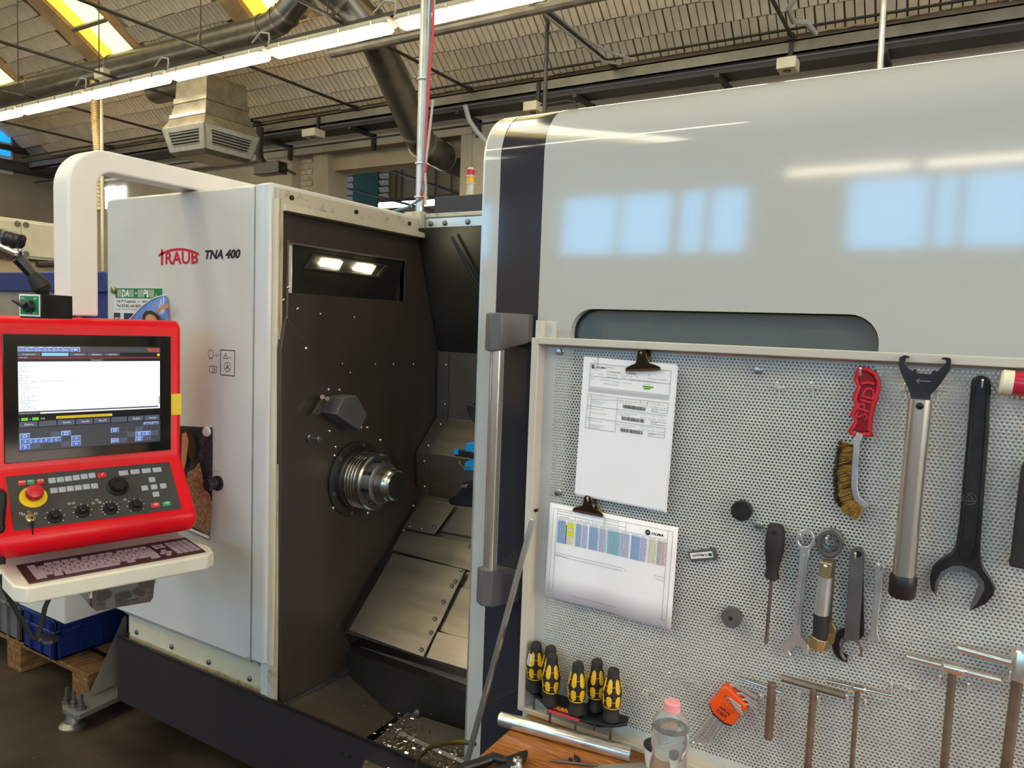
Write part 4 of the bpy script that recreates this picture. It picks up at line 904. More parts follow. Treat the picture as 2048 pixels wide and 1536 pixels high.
# warning sticker
stk = MB(); a, b = PY(413, 753, YM - .0006), PY(474, 694, YM - .0006); stk.quad((a.x, YM - .0006, a.z), (b.x, YM - .0006, a.z), (b.x, YM - .0006, b.z), (a.x, YM - .0006, b.z)); st_ = stk.build('warning_sticker', 'white_paint', lathe, smooth=0, label='pale pictogram sticker')
pr = Print((a.x, YM - .0008, a.z), (1, 0, 0), (0, 0, 1), ['ink', 'ink_grey']); w_, h_ = b.x - a.x, b.z - a.z
pr.frame(w_ * .47, h_ * .10, w_ * .93, h_ * .88, .003, 'ink'); pr.arc(w_ * .15, h_ * .72, w_ * .09, 0, 360, .002, 'ink'); pr.line(w_ * .10, h_ * .62, w_ * .12, h_ * .54, .002, 'ink'); pr.line(w_ * .2, h_ * .63, w_ * .18, h_ * .54, .002, 'ink')
pr.line(w_ * .24, h_ * .7, w_ * .46, h_ * .7, .0015, 'ink_grey'); pr.line(w_ * .30, h_ * .73, w_ * .40, h_ * .73, .002, 'ink_grey'); pr.line(w_ * .30, h_ * .66, w_ * .38, h_ * .66, .002, 'ink_grey')
tx = w_ * .64; pr.line(tx - .012, h_ * .62, tx, h_ * .78, .002, 'ink'); pr.line(tx + .012, h_ * .62, tx, h_ * .78, .002, 'ink'); pr.line(tx - .012, h_ * .62, tx + .012, h_ * .62, .002, 'ink'); pr.line(tx, h_ * .66, tx, h_ * .73, .002, 'ink'); pr.line(tx + .016, h_ * .68, tx + .03, h_ * .64, .0015, 'ink')
pr.arc(w_ * .7, h_ * .36, .016, 0, 360, .002, 'ink'); pr.arc(w_ * .7, h_ * .36, .005, 0, 360, .002, 'ink')
for t in (90, 210, 330): pr.line(w_ * .7, h_ * .36, w_ * .7 + .016 * math.cos(math.radians(t)), h_ * .36 + .016 * math.sin(math.radians(t)), .002, 'ink')
pr.frame(w_ * .1, h_ * .14, w_ * .22, h_ * .34, .002, 'ink'); pr.frame(w_ * .22, h_ * .14, w_ * .34, h_ * .34, .002, 'ink'); pr.text('i', w_ * .265, h_ * .17, h_ * .13, 'ink', bold=.03)
pr.build('pictograms', st_)
# round knob on the cabinet with its small caption
p = PY(437, 966, YM); m = MB(); m.lathe(p, (0, -1, 0), [(0, .026), (.008, .026), (.010, .017), (.03, .015), (.032, .021), (.048, .020), (.052, .012)], 24); m.build('cabinet_knob', 'black_plastic', lathe)
pr = Print(p, (1, 0, 0), (0, 0, 1), ['ink_grey']); pr.text('PRESSIONE PINZA', -.025, .036, .004, 'ink_grey'); pr.build('knob_caption', lathe)
# leaning square steel bar
a, b = PY(1066, 1038, 1.40), PY(928, 1545, 1.30)
m = MB(); m.tube([a, b - (a - b).normalized() * .4], .0075, 4); m.build('square_bar', 'steel', label='long square steel bar leaning against the lathe door', cat='steel bar', smooth=0, bevel=.001)
# brass pipe curling out of the chute
m = MB(); m.tube([PY(830, 1560, 1.5), PY(838, 1515, 1.48), PY(858, 1496, 1.46), PY(890, 1486, 1.42), PY(925, 1484, 1.38), PY(949, 1488, 1.36)], .0055, 10); m.build('brass_pipe', 'brass', label='thin curved brass pipe in front of the chip chute', cat='pipe')
# ================================================================== OPERATOR CONSOLE ON ITS ARM
TH = math.radians(15.6); KA = Vector((math.sin(TH), math.cos(TH), 0)); KN = Vector((math.cos(TH), -math.sin(TH), 0)); KZ = Vector((0, 0, 1))
def K(a, n, z): return KA * a + KN * n + KZ * z
N0 = -2.4615
A0, A1 = .336, .862
con = thing('control_console', 'red machine console with touch screen and keyboard shelf', 'control console', K(.6, -2.45, .86))
prf_c = [(N0 - .15, 1.598), (N0 - .03, 1.600), (N0 - .010, 1.594), (N0, 1.575), (N0, 1.175), (N0 + .004, 1.158), (-2.332, 1.016), (-2.319, .996), (-2.322, .972), (-2.345, .945), (-2.375, .934), (N0 - .15, .932)]
m = MB(); m.prism([K(A0, n, z) for n, z in prf_c], KA * (A1 - A0)); m.build('housing', 'red_paint', con, bevel=.014, seg=4)
m = MB(); m.prism([K(A0 + .05, N0 - .14, z) for z in (0,)] and [K(A0 + .05, N0 - .14, 1.0), K(A0 + .05, N0 - .2, 1.05), K(A0 + .05, N0 - .2, 1.5), K(A0 + .05, N0 - .14, 1.57)], KA * (A1 - A0 - .1)); m.build('rear_cover', 'black_plastic', con, bevel=.01)
m = MB(); m.prism([K(.380, N0, 1.184), K(.828, N0, 1.184), K(.828, N0, 1.550), K(.380, N0, 1.550)], KN * .006); scr = m.build('screen', 'screen_glass', con, bevel=.0015)
# picture on the screen
sm = ['scr_white', 'scr_dark', 'scr_black', 'scr_slate', 'scr_blue', 'scr_sky', 'scr_line', 'scr_red', 'scr_wine', 'scr_yellow', 'scr_green', 'scr_ink']
DW, DH = .381, .303
sp_ = Print(K(.414, N0 + .0062, 1.214), KA, KZ, sm)
def sr(u0, v0, u1, v1, mt, h=.0004): sp_.rect(u0 * DW, (1 - v1) * DH, u1 * DW, (1 - v0) * DH, mt, h)
def stx(t, u, v, hv, mt='scr_line', w=None, h=.0010, **k): sp_.text(t, u * DW, (1 - v) * DH, hv * DH, mt, wid=w * DW if w else None, h=h, **k)
sr(0, 0, 1, 1, 'scr_black', .0002); sr(0, .008, 1, .062, 'scr_dark')
for k, t in enumerate(('SCHERM', 'EDIT', 'RESET', 'VOLARE', 'DATA', 'FD', '')):
    u = .005 + .0585 * k; sr(u, .012, u + .053, .056, 'scr_line', .0006); sr(u + .003, .017, u + .05, .056, 'scr_blue', .0008)
    if t: stx(t, u + .008, .050, .011 if len(t) > 2 else .018, 'scr_line', w=.036 if len(t) > 3 else .025)
    if len(t) > 2: sp_.arc((u + .026) * DW, (1 - .028) * DH, .003, 20, 200 + 20 * k, .0009, 'scr_line', .001, 8)
sp_.poly([((.365) * DW, (1 - .036) * DH), ((.378) * DW, (1 - .026) * DH), ((.378) * DW, (1 - .046) * DH)], 'scr_line', .001); sr(.377, .031, .392, .041, 'scr_line', .001)
stx('SYSTEM TX8i-s V8', .70, .046, .02, 'scr_slate', w=.17); stx('TRAUB', .90, .056, .028, 'scr_red', w=.09, bold=.01); sr(.895, .022, .995, .027, 'scr_red', .001)
for u0, u1, t, mt in ((.003, .147, 'Programm', 'scr_slate'), (.155, .332, '', 'scr_sky'), (.34, .455, 'Componenti', 'scr_slate'), (.462, .575, 'Simulare', 'scr_slate'), (.58, .69, 'Impostaz.', 'scr_slate')):
    sr(u0, .067, u1, .096, mt)
    if t: stx(t, u0 + .03, .090, .015, w=(u1 - u0) * .55)
sp_.disc(.985 * DW, (1 - .085) * DH, .0045, 'scr_yellow', .001); sr(0, .104, 1, .124, 'scr_wine'); stx('120L.PRG', .012, .116, .009, w=.05); stx('Sottoprogramma 1', .485, .143, .012, w=.085)
sr(.003, .150, .997, .645, 'scr_white'); sr(.003, .618, .985, .632, 'scr_slate', .0008); sr(.988, .52, .994, .60, 'scr_slate', .0008)
code = ['(12345.75)', 'G0 G90', '(INTESTATURA)', 'G92 T1', 'S1500 M3', 'T1', 'X42 Z2', 'G96 S180', 'M08', '(TRONCATURE 1 - E MONOTAGLIENTE S 2.2 - 9/21.PM)', '(PAL.001)', '(X02-38)', 'N11T11(FINITURA)', '(ALTROVE)', '(TRONCATURA)', 'G0X52', 'G0X42 Z0.2 M8', 'G01X-.05', 'G00Z1.X50 F0.15', 'G00X60 Z5', 'T.00 M07', 'G28 U0 W0 T0', 'G53Z-200 M7 M01', 'T1 M1 T']
for i, t in enumerate(code): stx(t, .008, .166 + i * .0198, .0105, 'scr_ink', w=len(t) * .0075)
sr(.003, .632, .14, .646, 'scr_slate', .001); stx('>2407 2V2 G0 (Z2) P', .008, .643, .009, w=.12)
stx('1', .004, .70, .014); sr(.018, .678, .062, .706, 'scr_green'); stx('5', .072, .70, .014); sr(.088, .678, .13, .706, 'scr_green'); stx('Jog', .142, .70, .018, w=.028); sr(.245, .676, .635, .702, 'scr_yellow'); stx('1900 Conclusa utilizzazione del magazzino del magazz.', .255, .697, .014, 'scr_black', w=.36)
for k, t in enumerate(('Elabora', '', 'Pannello', 'Controllo', 'Blocco M.', '', 'Modifica', 'Guardia')):
    sr(.005 + k * .1245, .715, .122 + k * .1245, .768, 'scr_slate')
    if t: stx(t, .04 + k * .1245, .75, .018, w=.055)
sr(0, .775, 1, .995, 'scr_dark', .0003); stx('Tastierino Touch', .43, .81, .008, 'scr_slate', w=.08)
for gx, cols, cw, keys in ((.008, 6, .0675, {(0, 0): '', (0, 4): '', (1, 0): 'X', (1, 1): 'Z', (1, 2): 'Y', (1, 3): 'C', (1, 5): 'V', (2, 0): 'S', (2, 5): 'H'}), (.625, 6, .0608, {(0, 0): '', (1, 3): '', (1, 4): '', (2, 0): 'ATC', (2, 3): ''})):
    for r in range(3):
        for c_ in range(cols):
            u = gx + c_ * cw; v = .825 + r * .053
            if (r, c_) in keys:
                t = keys[(r, c_)]; sr(u, v, u + cw - .004, v + .048, 'scr_line', .0006); sr(u + .003, v + .004, u + cw - .005, v + .048, 'scr_blue', .0008)
                if t: stx(t, u + cw * .5 - .008 * len(t), v + .036, .022, w=.016 * len(t))
                else: sp_.frame((u + .02) * DW, (1 - v - .036) * DH, (u + cw - .024) * DW, (1 - v - .014) * DH, .0012, 'scr_line', .001)
            else: sr(u, v, u + cw - .004, v + .048, 'scr_slate', .0004) if (r + c_) % 3 == 0 else sp_.frame(u * DW, (1 - v - .048) * DH, (u + cw - .004) * DW, (1 - v) * DH, .0006, 'scr_slate', .0005)
for u in (.872, .932): sr(u, .785, u + .052, .812, 'scr_line', .0006); sr(u + .004, .789, u + .05, .812, 'scr_blue', .0008)
sp_.build('screen_image', scr)
m = MB(); m.prism([K(.829, N0 - .004, 1.295), K(A1 + .001, N0 - .004, 1.295), K(A1 + .001, N0 - .004, 1.365), K(.829, N0 - .004, 1.365)], KN * .0075); m.build('yellow_tab', 'yellow', con, bevel=.003)
# sloping control panel
i0, i1 = K(0, N0 + .004, 1.158), K(0, -2.332, 1.016); iv = (i0 - i1).normalized(); inn_ = KA.cross(iv)
if inn_.x < 0: inn_ = -inn_
def ip(zx, zy, h=0.0): return PP(zx * .21484, 900 + zy * .21484, i0 + inn_ * h, inn_)
m = MB(); m.prism([ip(130, 755), ip(1692, 548), ip(1575, 112), ip(48, 252)], inn_ * .003); pan = m.build('button_panel', 'panel_grey', con, bevel=.004, seg=3)
RB = Matrix((KA, iv, inn_)).transposed()
def button(zx, zy, mt, w, h, nm='button'):
    m = MB(); c_ = ip(zx, zy, .004); m.box(c_, (w, h, .005), RB); o = m.build(nm, mt, pan, bevel=.0012, seg=1, origin=c_); return o
b1 = None
small = [(485, 285), (562, 277), (636, 268), (710, 258), (783, 248), (856, 238), (503, 378), (580, 370), (655, 360), (730, 352), (805, 343), (880, 336), (1415, 277), (1347, 355), (1435, 345), (1520, 335), (1453, 413)]
for q in small:
    if b1 is None: b1 = button(*q, 'button_grey', .0185, .0175)
    else: o = b1.copy(); COL.objects.link(o); o.location = ip(*q, .004) - Vector(con['_o'])
b1 = None
for q in ((1150, 215), (1257, 203), (1362, 193), (1462, 185)):
    if b1 is None: b1 = button(*q, 'button_grey', .026, .0165)
    else: o = b1.copy(); COL.objects.link(o); o.location = ip(*q, .004) - Vector(con['_o'])
for q, mt, w_ in (((205, 308), 'button_red', .0185), ((287, 300), 'button_green', .0185), ((375, 293), 'button_red', .0185), ((948, 235), 'button_red', .026), ((1447, 515), 'button_red', .025), ((1552, 502), 'button_green', .025)): button(*q, mt, w_, .0165)
# symbols printed on the caps and dial scales
o_ = ip(0, 760); pr = Print(o_, KA, iv, ['ink_white', 'ink', 'ink_blue'])
def pl2(zx, zy): d = ip(zx, zy) - o_; return d.dot(KA), d.dot(iv)
for i, q in enumerate(small):
    x, y = pl2(*q); s_ = .0045
    if i % 3 == 0: pr.frame(x - s_, y - s_ * .7, x + s_, y + s_ * .7, .0012, 'ink_blue', .0072)
    elif i % 3 == 1: pr.arc(x, y, s_ * .8, 0, 300, .0012, 'ink_blue', .0072, 10)
    else: pr.line(x - s_, y - s_ * .5, x + s_, y + s_ * .6, .0012, 'ink_blue', .0072); pr.line(x - s_, y + s_ * .6, x, y, .0012, 'ink_blue', .0072)
for q in ((1150, 215), (1257, 203), (1362, 193), (1462, 185)): x, y = pl2(*q); pr.line(x - .006, y - .003, x, y + .004, .0012, 'ink_blue', .0072); pr.line(x, y + .004, x + .006, y - .003, .0012, 'ink_blue', .0072)
for t, q in (('NC0', (205, 308)), ('NC1', (287, 300)), ('ICB', (375, 293))): x, y = pl2(*q); pr.text(t, x - .007, y - .003, .006, 'ink_white', wid=.014, h=.0072)
for q in ((1447, 515), (1552, 502)): x, y = pl2(*q); pr.arc(x, y, .004, 0, 360, .0012, 'ink_white', .0072, 10); pr.line(x - .008, y, x + .008, y, .001, 'ink_white', .0072)
x, y = pl2(948, 235); pr.line(x - .002, y - .004, x + .003, y + .004, .0015, 'ink_white', .0072)
kn = [(510, 625), (768, 575), (1025, 550), (1262, 520)]
for i, q in enumerate(kn):
    x, y = pl2(*q)
    for t in range(-40, 225, 24 if i == 2 else 44):
        a = math.radians(t); pr.line(x + .021 * math.cos(a), y + .021 * math.sin(a), x + .0255 * math.cos(a), y + .0255 * math.sin(a), .0016, 'ink_white', .0035)
for q in ((640, 505), (680, 500), (865, 500), (900, 470), (925, 492), (1160, 467), (190, 595), (218, 607), (330, 597), (268, 583)): x, y = pl2(*q); pr.frame(x - .003, y - .0025, x + .003, y + .0025, .001, 'ink_white', .0035)
pr.build('panel_symbols', pan)['kind'] = 'stuff'
for i, q in enumerate(kn):
    c_ = ip(*q, .003); m = MB(); m.lathe(c_, inn_, [(0, .0195), (.004, .0185), (.005, .012)], 24); kb = m.build('dial_base', 'black_plastic', pan)
    m = MB(); m.lathe(c_ + inn_ * .004, inn_, [(0, .011), (.018, .0105), (.020, .009)], 16); m.box(c_ + inn_ * .013, (.008, .024, .018), RB @ Matrix.Rotation(-.5, 3, 'Z')); m.build('dial', 'black_plastic', con, bevel=.001, seg=1)
c_ = ip(1095, 345, .003); m = MB(); m.lathe(c_, inn_, [(0, .030), (.006, .030), (.009, .027), (.009, .022)], 32); m.build('handwheel_base', 'black_plastic', con)
m = MB(); vs = []; nn = 48
u_, v_, w_ = KA, iv, inn_
for hgt, sc in ((.008, 1.0), (.022, 1.0), (.025, .92)):
    for i in range(nn):
        t = 2 * math.pi * i / nn; r = (.0225 + .0012 * math.cos(9 * t)) * sc; vs.append(c_ + u_ * (r * math.cos(t)) + v_ * (r * math.sin(t)) + w_ * hgt)
m.add(vs, [tuple(range(2 * nn, 3 * nn))] + [(j * nn + i, j * nn + (i + 1) % nn, (j + 1) * nn + (i + 1) % nn, (j + 1) * nn + i) for j in range(2) for i in range(nn)]); m.cyl(c_ + KA * -.004 + iv * .012 + inn_ * .024, c_ + KA * -.004 + iv * .012 + inn_ * .034, .005, n=12); m.build('handwheel', 'black_plastic', con)
c_ = ip(310, 440, .003); m = MB(); m.lathe(c_, inn_, [(0, .034), (.003, .034), (.0035, .03)], 32); es = m.build('emergency_stop', 'yellow', con, label='yellow ringed red mushroom stop button')
m = MB(); m.lathe(c_ + inn_ * .003, inn_, [(0, .017), (.012, .016), (.014, .016)], 24); m.build('collar', 'yellow', es)
m = MB(); m.lathe(c_ + inn_ * .014, inn_, [(0, .016), (.002, .0215), (.014, .0225), (.022, .021), (.026, .015), (.027, .002)], 28); m.build('mushroom', 'red_plastic', es)
c_ = ip(283, 640, .003); m = MB(); m.lathe(c_, inn_, [(0, .0125), (.006, .0125), (.008, .009)], 20); ks = m.build('key_switch', 'gold_zinc', con)
m = MB(); m.box(c_ + inn_ * .015 + iv * .004, (.0025, .02, .016), RB @ Matrix.Rotation(.2, 3, 'Z')); m.build('key', 'brass', ks, bevel=.0005)
m = MB(); m.tube([c_ + inn_ * .018 - iv * .004, c_ + inn_ * .02 - iv * .012], .0022, 6); p = c_ + inn_ * .02 - iv * .012; m.box(p - KZ * .012 + KN * .004, (.012, .004, .016)); m.box(p - KZ * .030 + KN * .005, (.006, .002, .026)); m.build('spare_key', 'black_oxide', ks, bevel=.0008)
# keyboard shelf
ZK = .9008
corners = [K(.348, -2.50, ZK), K(.360, -2.235, ZK), K(.385, -2.196, ZK), K(.845, -2.192, ZK), K(.872, -2.215, ZK), K(.884, -2.27, ZK), K(.862, -2.39, ZK), K(.862, -2.50, ZK)]
m = MB(); m.prism(corners, KZ * -.045); m.build('keyboard_shelf', 'tray_cream', con, bevel=.006, seg=3)
m = MB(); m.prism([K(.394, -2.401, ZK), K(.855, -2.401, ZK), K(.851, -2.221, ZK), K(.392, -2.221, ZK)], KZ * .004); kbd = m.build('keyboard', 'keyboard_brown', con, bevel=.0015, seg=1)
kmesh = {}
def key(a, n, wa, wn):
    k = (round(wa, 4), round(wn, 4)); c_ = K(a + wa / 2, n - wn / 2, ZK + .0045)
    if k not in kmesh:
        m = MB(); m.box(c_, (wa - .0036, wn - .0046, .004), Matrix((KA, -KN, KZ)).transposed()); kmesh[k] = m.build('key', 'key_mauve', kbd, smooth=0, origin=c_)
    else:
        o = kmesh[k].copy(); COL.objects.link(o); o.location = c_ - Vector(con['_o'])
u = .0212; d = .0225; nb = -2.237; a0 = .412
rowsn = [nb - d * i for i in range(6)]                            # near row first
for w_, off in ((1.3, 0), (1.1, 2.0), (6.6, 3.2), (1.1, 10.6), (1.3, 13.6)): key(a0 + off * u, rowsn[0], w_ * u, d)
for r, (first, cnt) in enumerate(((2.2, 10), (1.8, 11), (1.5, 12), (1.0, 13))):
    key(a0, rowsn[r + 1], first * u, d); x = a0 + first * u
    for i in range(cnt): key(x, rowsn[r + 1], u, d); x += u
    rest = a0 + 15 * u - x
    if rest > .4 * u: key(x, rowsn[r + 1], rest, d)
key(a0, rowsn[5] - .004, u, d * .8)
for g in (1.9, 6.3, 10.7):
    for i in range(4): key(a0 + (g + i) * u, rowsn[5] - .004, u, d * .8)
for i in range(2):
    for r in (4, 5): key(.737 + i * .017, rowsn[r], .017, d * .75)
for a, r in ((.744, 2), (.735, 1), (.752, 1), (.744, 0)): key(a, rowsn[r] - .004, .0165, d * .75)
for i in range(4):
    for r in range(5): key(.776 + i * .0172, rowsn[r] - .004, .0172, d)
    key(.776 + i * .0172, rowsn[5] - .004, .0172, d * .75)
# small open clear tray slung under the shelf, with oddments
ZB = ZK - .05
dt = MB(); NN = -2.285
def un(px, py): return PP(px, py, KN * NN, KN)
q = [un(184, 1182), un(310, 1158), un(306, 1196), (un(300, 1204)), un(192, 1222), un(184, 1216)]
bk = [p - KN * .14 for p in q]
m = MB(); m.prism(q, KN * -.003); n = len(q); m.add(q + bk, [(i, (i + 1) % n, n + (i + 1) % n, n + i) for i in range(1, n)]); drawer = m.build('clear_tray', 'clear_tray', con, smooth=30)
m = MB(); m.tube([un(181, 1196), un(183, 1180), un(250, 1167), un(311, 1156), un(312, 1166)], .005, 6); m.build('tray_bracket', 'tray_cream', con)
for mt, a_, b_, r, nm, lab in (('red_plastic', (268, 1180), (288, 1188), .011, 'marker_pen', 'orange red marker pen in the clear under shelf tray'), ('button_red', (196, 1197), (222, 1186), .012, 'marker_pen', 'dark red marker pen in the clear under shelf tray'), ('turret_blue', (194, 1213), (208, 1207), .010, 'glue_stick', 'short blue stick in the clear under shelf tray'), ('dull_steel', (215, 1211), (276, 1196), .003, 'hook_scriber', 'thin steel scriber with bent tip in clear tray'), ('black_plastic', (232, 1196), (262, 1188), .013, 'tape_roll', 'black roll in the clear under shelf tray')):
    a = PP(*a_, KN * (NN - .06), KN); b = PP(*b_, KN * (NN - .04), KN); m = MB(); ax = (b - a).normalized(); L_ = (b - a).length
    m.lathe(a, ax, [(0, r * .8), (.004, r), (L_ * .7, r), (L_ * .72, r * .85), (L_ - .003, r * .85), (L_, r * .5)], 14); m.build(nm, mt, label=lab, cat=nm.replace('_', ' '))
# black cable hanging under the shelf
m = MB()
def uc(px, py, n_=-2.36): return PP(px, py, KN * n_, KN)
m.tube([uc(0, 1150), uc(12, 1185), uc(40, 1235), uc(66, 1276), uc(72, 1279), uc(78, 1268), uc(90, 1215), uc(101, 1190)], .0065, 8); m.build('console_cable', 'black_rubber', label='black cable looping below the keyboard shelf', cat='cable')
# handheld unit clipped on the console side
hh = thing('handheld_unit', 'black handheld unit with coiled cord at the console side', 'handheld unit', K(.318, -2.33, .95))
def uh(px, py, n_=-2.33): return PP(px, py, KN * n_, KN)
m = MB(); m.prism([uh(-45, 985), uh(14, 982), uh(16, 1000), uh(11, 1048), uh(14, 1055), uh(8, 1068), uh(-45, 1075)], KN * -.05); m.build('body', 'black_plastic', hh, bevel=.008)
m = MB(); pts = []
for i in range(120):
    t = i / 119; c_ = uh(-4 + 2 * t, 1068 + 60 * t, -2.35); pts.append(c_ + KA * (.013 * math.cos(i * .9)) + KN * (.013 * math.sin(i * .9)))
m.tube(pts, .0035, 5); m.build('coiled_cord', 'black_rubber', hh)
# arm
arm = thing('console_boom', 'white rounded console boom bending down from the lathe roof', 'support boom', (-2.3, 1.25, 1.62))
xr, xl = -2.26, -2.345
yf = PX(137, 500, xr).y; yb = PX(197, 500, xr).y; zt = PX(200, 298, xr).z; zi = max(PX(240, 352, xr).z, 2.0475); zb_ = PX(165, 632, xr).z
Ro, Ri = .125, .048
o_pts = [(yf, zb_)] + [(yf + Ro - Ro * math.cos(math.radians(a)), zt - Ro + Ro * math.sin(math.radians(a))) for a in range(0, 91, 9)] + [(1.95, zt), (1.95, zi)] + [(yb + Ri - Ri * math.sin(math.radians(a)), zi - Ri + Ri * math.cos(math.radians(a))) for a in range(0, 91, 9)] + [(yb, zb_)]
m = MB(); m.prism([(xr, y, z) for y, z in o_pts], (xl - xr, 0, 0)); m.build('arm_body', 'arm_white', arm, bevel=.007, seg=3)
m = MB(); m.cyl(((xr + xl) / 2, (yf + yb) / 2, 1.597), ((xr + xl) / 2, (yf + yb) / 2, zb_ + .002), .036, n=20); m.build('swivel', 'black_plastic', arm)
m = MB(); m.bx(xl - .03, xr + .03, 1.80, 1.99, 2.0462, 2.060); m.build('foot_plate', 'arm_white', arm, bevel=.003)
# magnetic stand on the console roof
ZC_ = 1.5995; mg = thing('magnetic_stand', 'magnetic base with black articulated arm on the console', 'magnetic stand', K(.46, N0 - .08, ZC_))
c0_ = PZ(82, 637, ZC_); an = (c0_.dot(KA), c0_.dot(KN)); gN = Vector((.19, -.98, 0)).normalized(); dN = Vector((-gN.y, gN.x, 0))
la = .082; dn_ = .070; hb_ = .056                                  # the green switch face looks along gN, the plain flank along dN
m = MB(); m.prism([c0_, c0_ - gN * la, c0_ - gN * la - dN * dn_, c0_ - dN * dn_], KZ * hb_); m.build('base', 'black_oxide', mg, bevel=.002)
gp = Print(c0_ - dN * dn_ + gN * .0004 + KZ * .004, dN, KZ, ['ink_white', 'sign_green', 'black_plastic'])
gp.rect(.001, 0, dn_ - .001, hb_ - .005, 'ink_white', .0004); gp.rect(.005, .004, dn_ - .005, hb_ - .009, 'sign_green', .0007); gp.text('ON', .008, hb_ - .017, .005, 'ink_white', h=.001); gp.text('OFF', dn_ - .022, hb_ - .017, .005, 'ink_white', h=.001); gp.text('ALPA', dn_ - .026, .006, .004, 'ink_white', h=.001)
gp.build('switch_plate', mg)
c_ = c0_ - dN * (dn_ * .45) + gN * .001 + KZ * (hb_ * .48); m = MB(); m.lathe(c_, gN, [(0, .015), (.010, .014), (.012, .012)], 20); m.tube([c_ + gN * .012, c_ + gN * .016 - dN * .034 + KZ * .014], [.008, .005], 8); m.build('switch_lever', 'black_plastic', mg, bevel=.001)
def um(px, py, n_=0): return PP(px, py, KN * (an[1] - dn_ * .5), KN)
b0_ = um(91, 597); b1_ = um(92, 584); m = MB(); m.cyl(um(91, 601), b1_, .006, n=12); m.ball(b1_, .0095, 12); m.build('ball_joint', 'chrome', mg)
m = MB(); s0, s1 = um(93, 586), um(66, 551); ax = (s1 - s0); L_ = ax.length; m.lathe(s0, ax, [(-.002, .008), (.006, .017), (.018, .022), (L_ * .55, .020), (L_, .0135), (L_ + .004, .011)], 20); m.build('lower_sleeve', 'black_rubber', mg)
m = MB(); s2 = um(22, 498); m.tube([s1, s2], [.011, .017], 6); m.build('lower_bar', 'black_plastic', mg, bevel=.001)
m = MB(); ja, jb = um(26, 505), um(-30, 480); m.cyl(ja, jb, .021, n=20); m.ball(ja, .021, 12); m.cyl(um(16, 500), um(19, 486), .013, n=16); m.build('elbow', 'chrome', mg)
m = MB(); kc = um(19, 480); kax = (um(22, 470) - um(18, 490)).normalized() - KN * -.2; u_, v_, w_ = frame(kax); vs = []; nn = 48
for hgt, sc in ((-.012, .85), (-.004, 1.0), (.014, 1.0), (.020, .85)):
    for i in range(nn):
        t = 2 * math.pi * i / nn; r = (.030 + .0028 * math.cos(8 * t)) * sc; vs.append(kc + u_ * (r * math.cos(t)) + v_ * (r * math.sin(t)) + w_ * hgt)
m.add(vs, [tuple(range(nn))[::-1], tuple(range(3 * nn, 4 * nn))] + [(j * nn + i, j * nn + (i + 1) % nn, (j + 1) * nn + (i + 1) % nn, (j + 1) * nn + i) for j in range(3) for i in range(nn)]); m.build('star_knob', 'black_plastic', mg, smooth=50)
# ------------------------------------------------------------------ sheets and magnets on the cabinet front
YQ = YM - .0015
def cabp(px, py, o_=0.0): return PY(px, py, YQ - o_)
a, b = cabp(229, 655), cabp(328, 576)
sh = thing('company_sheet', 'white supplier magnet sheet with green name banner', 'sign', (a.x, YQ, a.z - .05))
m = MB(); m.bx(a.x - .004, b.x, YQ, YQ + .0008, a.z - .06, b.z); m.build('sheet', 'sign_paper', sh, smooth=0)
pr = Print((a.x - .004, YQ, a.z - .06), (1, 0, 0), (0, 0, 1), ['sign_green', 'ink_white', 'ink', 'bar_grey', 'ink_grey', 'photo_dark', 'ink_lilac'])
def s2(px, py): p_ = PY(px, py, YQ); return p_.x - (a.x - .004), p_.z - (a.z - .06)
g0, g1 = s2(231, 596), s2(325, 577); pr.rect(g0[0], g0[1], g1[0], g1[1], 'sign_green')
def bars(x0, x1, y0, y1):
    x = x0
    while x < x1: pr.rect(x, y0, x + .0028, y1, 'bar_grey', .0005); x += .0042
gh = g1[1] - g0[1]; yb0, yb1 = g0[1] + gh * .12, g1[1] - gh * .12
for u0, u1 in ((235, 244), (257, 267), (276, 287), (296, 308)): bars(s2(u0, 585)[0], s2(u1, 585)[0], yb0, yb1)
pr.text('DA', s2(244.5, 585)[0], yb0, yb1 - yb0, 'ink_white', wid=s2(258, 585)[0] - s2(244.5, 585)[0], shear=.12, bold=.03); pr.text('PI', s2(286, 585)[0], yb0, yb1 - yb0, 'ink_white', wid=s2(297, 585)[0] - s2(286, 585)[0], shear=.12, bold=.03)
pr.rect(s2(270, 588)[0], (yb0 + yb1) / 2 - .002, s2(274.5, 588)[0], (yb0 + yb1) / 2 + .002, 'ink_white', .0006); pr.text('srl', s2(311, 592)[0], s2(311, 592)[1], .008, 'ink_white')
pr.text('Via P.Togliatti, 1 - 40026 IMOLA', s2(233, 606)[0], s2(233, 606)[1], .0125, 'ink', wid=s2(327, 606)[0] - s2(233, 606)[0], bold=.012); pr.text('Tel.0542 641850 - Fax 0542', s2(233, 614)[0], s2(233, 614)[1], .0115, 'ink', wid=s2(318, 614)[0] - s2(233, 614)[0], bold=.012); pr.text('Cell. 339 9279043 - mail dapi', s2(230, 621)[0], s2(230, 621)[1], .009, 'ink_grey', wid=s2(315, 621)[0] - s2(230, 621)[0])
c0_, c1_ = s2(228, 644), s2(300, 628); pr.rect(c0_[0], c0_[1], c1_[0], c1_[1], 'photo_dark'); pr.rect(s2(241, 628)[0], c0_[1], s2(248, 628)[0], c1_[1], 'ink_lilac', .0005); pr.text('MAGGIO', s2(231, 640)[0], s2(231, 640)[1], .011, 'ink_white', h=.0008, bold=.01, wid=.05)
pr.build('sheet_print', sh)
